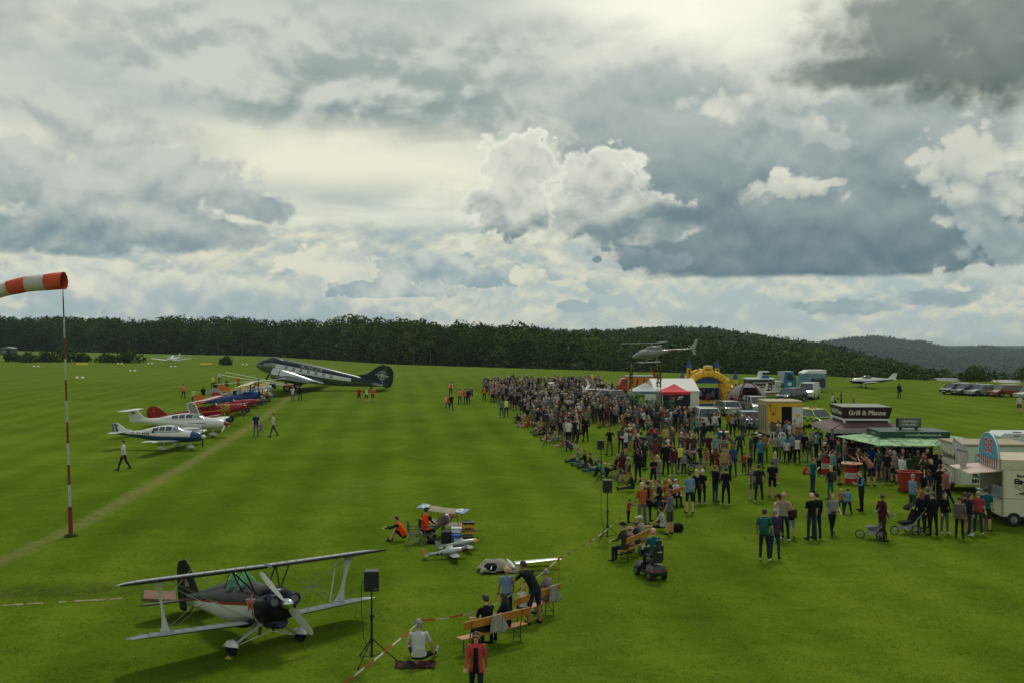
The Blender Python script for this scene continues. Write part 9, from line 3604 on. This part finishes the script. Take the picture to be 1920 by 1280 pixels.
bsit(c4,r4,-.5,1.70,'orange','s','denim','l','ginger','','ginger-haired person in an orange T-shirt sitting behind the navy polo man','m')
bsit(c4,r4,.35,1.62,'white','s','black','l','white','','white-haired person in a white shirt sitting left of the light blue polo man','f',turn=150)
bsit(c4,r4,-.05,1.62,'brown','s','denim','l','blond','bob','fair-haired woman in brown sitting beside the orange T-shirt','f')
# man on the mobility scooter
sc=[o for o in COL.objects if o.name.startswith('mobility_scooter')][0]
rz=sc.rotation_euler.z-PI/2
p=Vector(sc.location)+Vector((math.cos(sc.rotation_euler.z),math.sin(sc.rotation_euler.z),0))*-.16
me,J=body('sit','b')
person(0,0,1.78,'sit',math.degrees(rz),'teal','charcoal','bald','bald man in a teal T-shirt riding the mobility scooter','s','l','b','','black',at=Vector((p.x,p.y,.74+.10-J['hip'].z*1.017)))
# two helpers by the model aircraft, loungers at the crowd edge
for(px,py,rzd,hz,h,top,sl,bot,lg,hair,acc,lab,ps,bd)in(
(797,1016,-35,.43,1.76,'hiorange','charcoal','black','l','darkbrown','cap:charcoal','person in an orange vest and dark cap seated by the model biplane','sit','m'),
(1171,901,70,.43,1.72,'cream','s','beige','l','grey','brim:cream','person in a pale sun hat reclining left of the maroon woman','sitback','m'),
(1152,894,70,.43,1.74,'black','l','black','l','grey','','grey-haired person in black reclining in a chair at the near end of the tape','sitback','m'),
(1263,948,50,.43,1.68,'navy','l','black','l','brown','','person in navy on a folding chair behind the grey T-shirt man','sit','m')):
 me,J=body(ps,bd)
 g_=G(px,py)
 k=h/1.75
 person(0,0,h,ps,rzd,top,bot,hair,lab,sl,lg,bd,acc,'black',at=Vector((g_.x,g_.y,hz+.10*k-J['hip'].z*k)))

# orange vest of the crouching helper, the folder and the small dog
g_=G(757,1014)
o=obj('dog',MB().ell((0,0,.12),(.20,.09,.10),10,6).ell((.20,0,.22),(.08,.07,.08),8,6).tube((.1,.04,.1),(.1,.04,-.05),.025,n=6).tube((.1,-.04,.1),(.1,-.04,-.05),.025,n=6).tube((-.12,.04,.1),(-.12,.04,-.05),.025,n=6)
.tube((-.12,-.04,.1),(-.12,-.04,-.05),.025,n=6).tube((-.18,0,.15),(-.28,0,.28),.018,.01,6).tube((.26,0,.21),(.31,0,.20),.03,.02,6),mat('dog_cream',(190,178,150),.9,0,.1,20),smooth=60)
p=G(1301,862)
o.location=(p.x-.25,p.y-.22,1.15)
o.rotation_euler=(0,0,R(170))
tag(o,'small pale dog carried by the man in black in the crowd','dog')
p=G(1243,803)
o=obj('folder',MB().box(-.20,.20,-.01,.01,0,.28),mat('folder_pale',(186,196,160),.6),loc=(p.x+.48,p.y-.3,.72))
tag(o,'pale green sheet held low beside the woman in the red top','folder')
o=obj('balloon',MB().ell((0,0,0),(.14,.14,.18),12,8),mat('balloon_yellow',(196,206,40),.4),smooth=60,loc=(G(1095,770).x,G(1095,770).y,1.05))
o.data.name='balloon'
tag(o,'yellow-green balloon in the crowd left of the white T-shirts','balloon')

# ------------------------------------------------------------------ the rest of the crowd
HAND=PCOUNT[0]
occupied=[(o.location.x,o.location.y)for o in COL.objects if o.name.startswith('person')]
ZONES=[  # photo polygons of feet positions, zone words, how many
([(1530,862),(1590,868),(1600,880),(1570,892),(1530,880)],'at the grill stall',8),
([(1640,882),(1700,888),(1705,905),(1650,904)],'at the beverage counter',6),
([(1440,826),(1500,832),(1508,858),(1440,856)],'before the yellow container',12),
([(1725,900),(1765,905),(1775,950),(1735,950)],'beside the cream trailer',5),
([(1165,790),(1215,802),(1245,870),(1200,888),(1168,858)],'before the farm trailer',24),
([(1222,808),(1300,822),(1325,850),(1295,884),(1240,880)],'below the red gazebo',30),
([(1320,818),(1430,824),(1436,850),(1385,862),(1325,856)],'below the white off-road car',16),
([(1100,800),(1165,792),(1166,862),(1120,880),(1075,850)],'behind the near loudspeaker',40),
]
FARZONE=[(898,724),(1125,724),(1170,768),(1215,786),(1300,800),(1300,812),(1220,808),(1166,796),(1098,806),(1075,842),(1030,820),(985,788),(945,766),(908,742)]

def inside(p,poly):
 c=False
 j=len(poly)-1
 for i in range(len(poly)):
  if(poly[i][1]>p[1])!=(poly[j][1]>p[1])and p[0]<(poly[j][0]-poly[i][0])*(p[1]-poly[i][1])/(poly[j][1]-poly[i][1])+poly[i][0]:
   c=not c
  j=i
 return c

def sample(poly,mind,tries=400):
 xs,ys=[p[0]for p in poly],[p[1]for p in poly]
 for _ in range(tries):
  # uniform on the ground: weight towards the far side
  a,b=rnd.uniform(min(xs),max(xs)),rnd.random()
  d0,d1=1/(max(ys)-620),1/(min(ys)-620)
  py=620+1/(d0+(d1-d0)*b)
  if not inside((a,py),poly):
   continue
  g_=G(a,py)
  if all((g_.x-x)**2+(g_.y-y)**2>mind**2 for x,y in occupied):
   occupied.append((g_.x,g_.y))
   return a,py,g_
 return None

TOPS=['black','black','black','navy','charcoal','charcoal','olive','darkgrey','darkgrey','grey','grey','lightgrey','white','white','cream','beige','khaki','olive','brown','darkgreen','green','teal','navy','navy','blue','denim','lightblue','palemint','red','maroon','rust','salmon','pink','palepink','purple','lilac','yellow','mustard']
BOTS=['black','navy','denim','denim','charcoal','khaki','beige','grey','brown','lightdenim','olive','white']
HAIRS=['black','darkbrown','darkbrown','brown','brown','blond','grey','grey','white','ginger','bald']
WORDS=dict(darkgrey='dark grey',lightgrey='light grey',darkgreen='dark green',lightblue='light blue',palemint='pale mint',palepink='pale pink',lightdenim='light denim',darkbrown='dark brown')
W_=lambda c:WORDS.get(c,c)
seen=set()
for poly,zone,n in ZONES:
 for _ in range(n):
  if PCOUNT[0]>=299:
   break
  s_=sample(poly,.50)
  if not s_:
   break
  px,py,g_=s_
  while True:
   top,bot,hair=rnd.choice(TOPS),rnd.choice(BOTS),rnd.choice(HAIRS)
   fem=rnd.random()<.45
   lg='s' if rnd.random()<.28 else 'l'
   sl='s' if rnd.random()<.6 else 'l'
   acc=rnd.choice(['','','','cap:'+rnd.choice(['white','navy','black','red']),'backpack:'+rnd.choice(['black','navy','grey','olive']),'brim:'+rnd.choice(['cream','khaki'])])if not fem else rnd.choice(['long','bob','ponytail','long','bag:'+rnd.choice(['brown','black','beige'])])
   key=(top,bot,hair,zone)
   if key not in seen:
    seen.add(key)
    break
  hw='bald' if hair=='bald' else W_(hair)+'-haired'
  lab='%s person in %s %s %s and %s %s'%(hw,'a' if top[0]not in 'aeio' else 'an',W_(top),'top' if sl=='s' else 'jacket',W_(bot),'shorts' if lg=='s' else 'trousers')
  lab+=' '+zone
  if sl=='l' and acc=='':
   acc='shirtfront:'+rnd.choice(['white','lightgrey','red','black'])
  if fem and hair=='bald':
   hair='blond'
   lab=lab.replace('bald person','fair-haired person')
  bd=('fj' if sl=='l' else 'f')if fem else('j' if sl=='l' else rnd.choice('mmb'))
  person(px,py,rnd.uniform(1.58,1.74)if fem else rnd.uniform(1.68,1.9),rnd.choice(['stand','stand','hips','walk','folded','pockets','phone','wide','behind','camera','hips']),rnd.choice([rnd.uniform(-20,90),rnd.uniform(-20,90),rnd.uniform(90,330)]),
top,bot,hair,lab,sl,lg,bd,acc,rnd.choice(['black','black','white','brown']),at=g_,group='people standing in the dense crowd')
print('people',HAND,PCOUNT[0])

# the far end of the crowd: one dense mass of small figures
def far_crowd():
 parts=[]
 names=['black','charcoal','navy','black','grey','khaki','darkgrey','lightgrey','white','beige','olive','brown','darkgreen','teal','navy','blue','denim','lightblue','red','maroon','palepink','purple','grey','lightgrey','navy','beige','charcoal','white','black']
 mats_=[SKIN[0],SKIN[2]]+[cloth(n_,CL[n_])for n_ in names]+[hairmat(h_)for h_ in('black','brown','grey','blond')]
 tb=[]
 for ps in('stand','folded','pockets','phone','camera'):
  for bd in('m','f'):
   me,J=body(ps,bd)
   src=me.copy()
   bm=bmesh.new()
   bm.from_mesh(src)
   o=bpy.data.objects.new('tmp',src)
   bm.free()
   COL.objects.link(o)
   d=o.modifiers.new('d','DECIMATE')
   d.ratio=.09
   ev=o.evaluated_get(bpy.context.evaluated_depsgraph_get())
   m2=bpy.data.meshes.new_from_object(ev)
   bpy.data.objects.remove(o)
   V=np.array([v.co for v in m2.vertices])
   Fs=[tuple(p.vertices)for p in m2.polygons]
   Mi=[p.material_index for p in m2.polygons]
   tb.append((V,Fs,Mi))
   bpy.data.meshes.remove(m2)
   bpy.data.meshes.remove(src)
 VV,FF,MM=[],[],[]
 k=0
 cnt=0
 for _ in range(640):
  s_=sample(FARZONE,.36)
  if not s_:
   break
  V,Fs,Mi=rnd.choice(tb)
  g_=s_[2]
  h=rnd.uniform(.9,1.06)
  a=R(rnd.uniform(-30,100))
  c,si=math.cos(a),math.sin(a)
  W=np.stack([(V[:,0]*c-V[:,1]*si)*h+g_.x,(V[:,0]*si+V[:,1]*c)*h+g_.y,V[:,2]*h],1)
  VV.append(W)
  sk=rnd.choice((0,1))
  top,bot=2+rnd.randrange(len(names)),2+rnd.choice([0,1,2,3,4,5,6])
  hr=2+len(names)+rnd.randrange(4)
  sl=top if rnd.random()<.5 else sk
  mp=[sk,hr,top,top,sl,bot,bot if rnd.random()<.75 else sk,2,2]
  FF+=[tuple(i+k for i in f)for f in Fs]
  MM+=[mp[i]for i in Mi]
  k+=len(V)
  cnt+=1
 me=bpy.data.meshes.new('crowd')
 me.from_pydata(np.concatenate(VV).tolist(),[],FF)
 for m in mats_:
  me.materials.append(m)
 me.polygons.foreach_set('material_index',MM)
 me.shade_smooth()
 o=bpy.data.objects.new('crowd',me)
 COL.objects.link(o)
 tag(o,'dense far end of the crowd reaching back to the glider','crowd',kind='stuff')
 print('far crowd',cnt)

far_crowd()
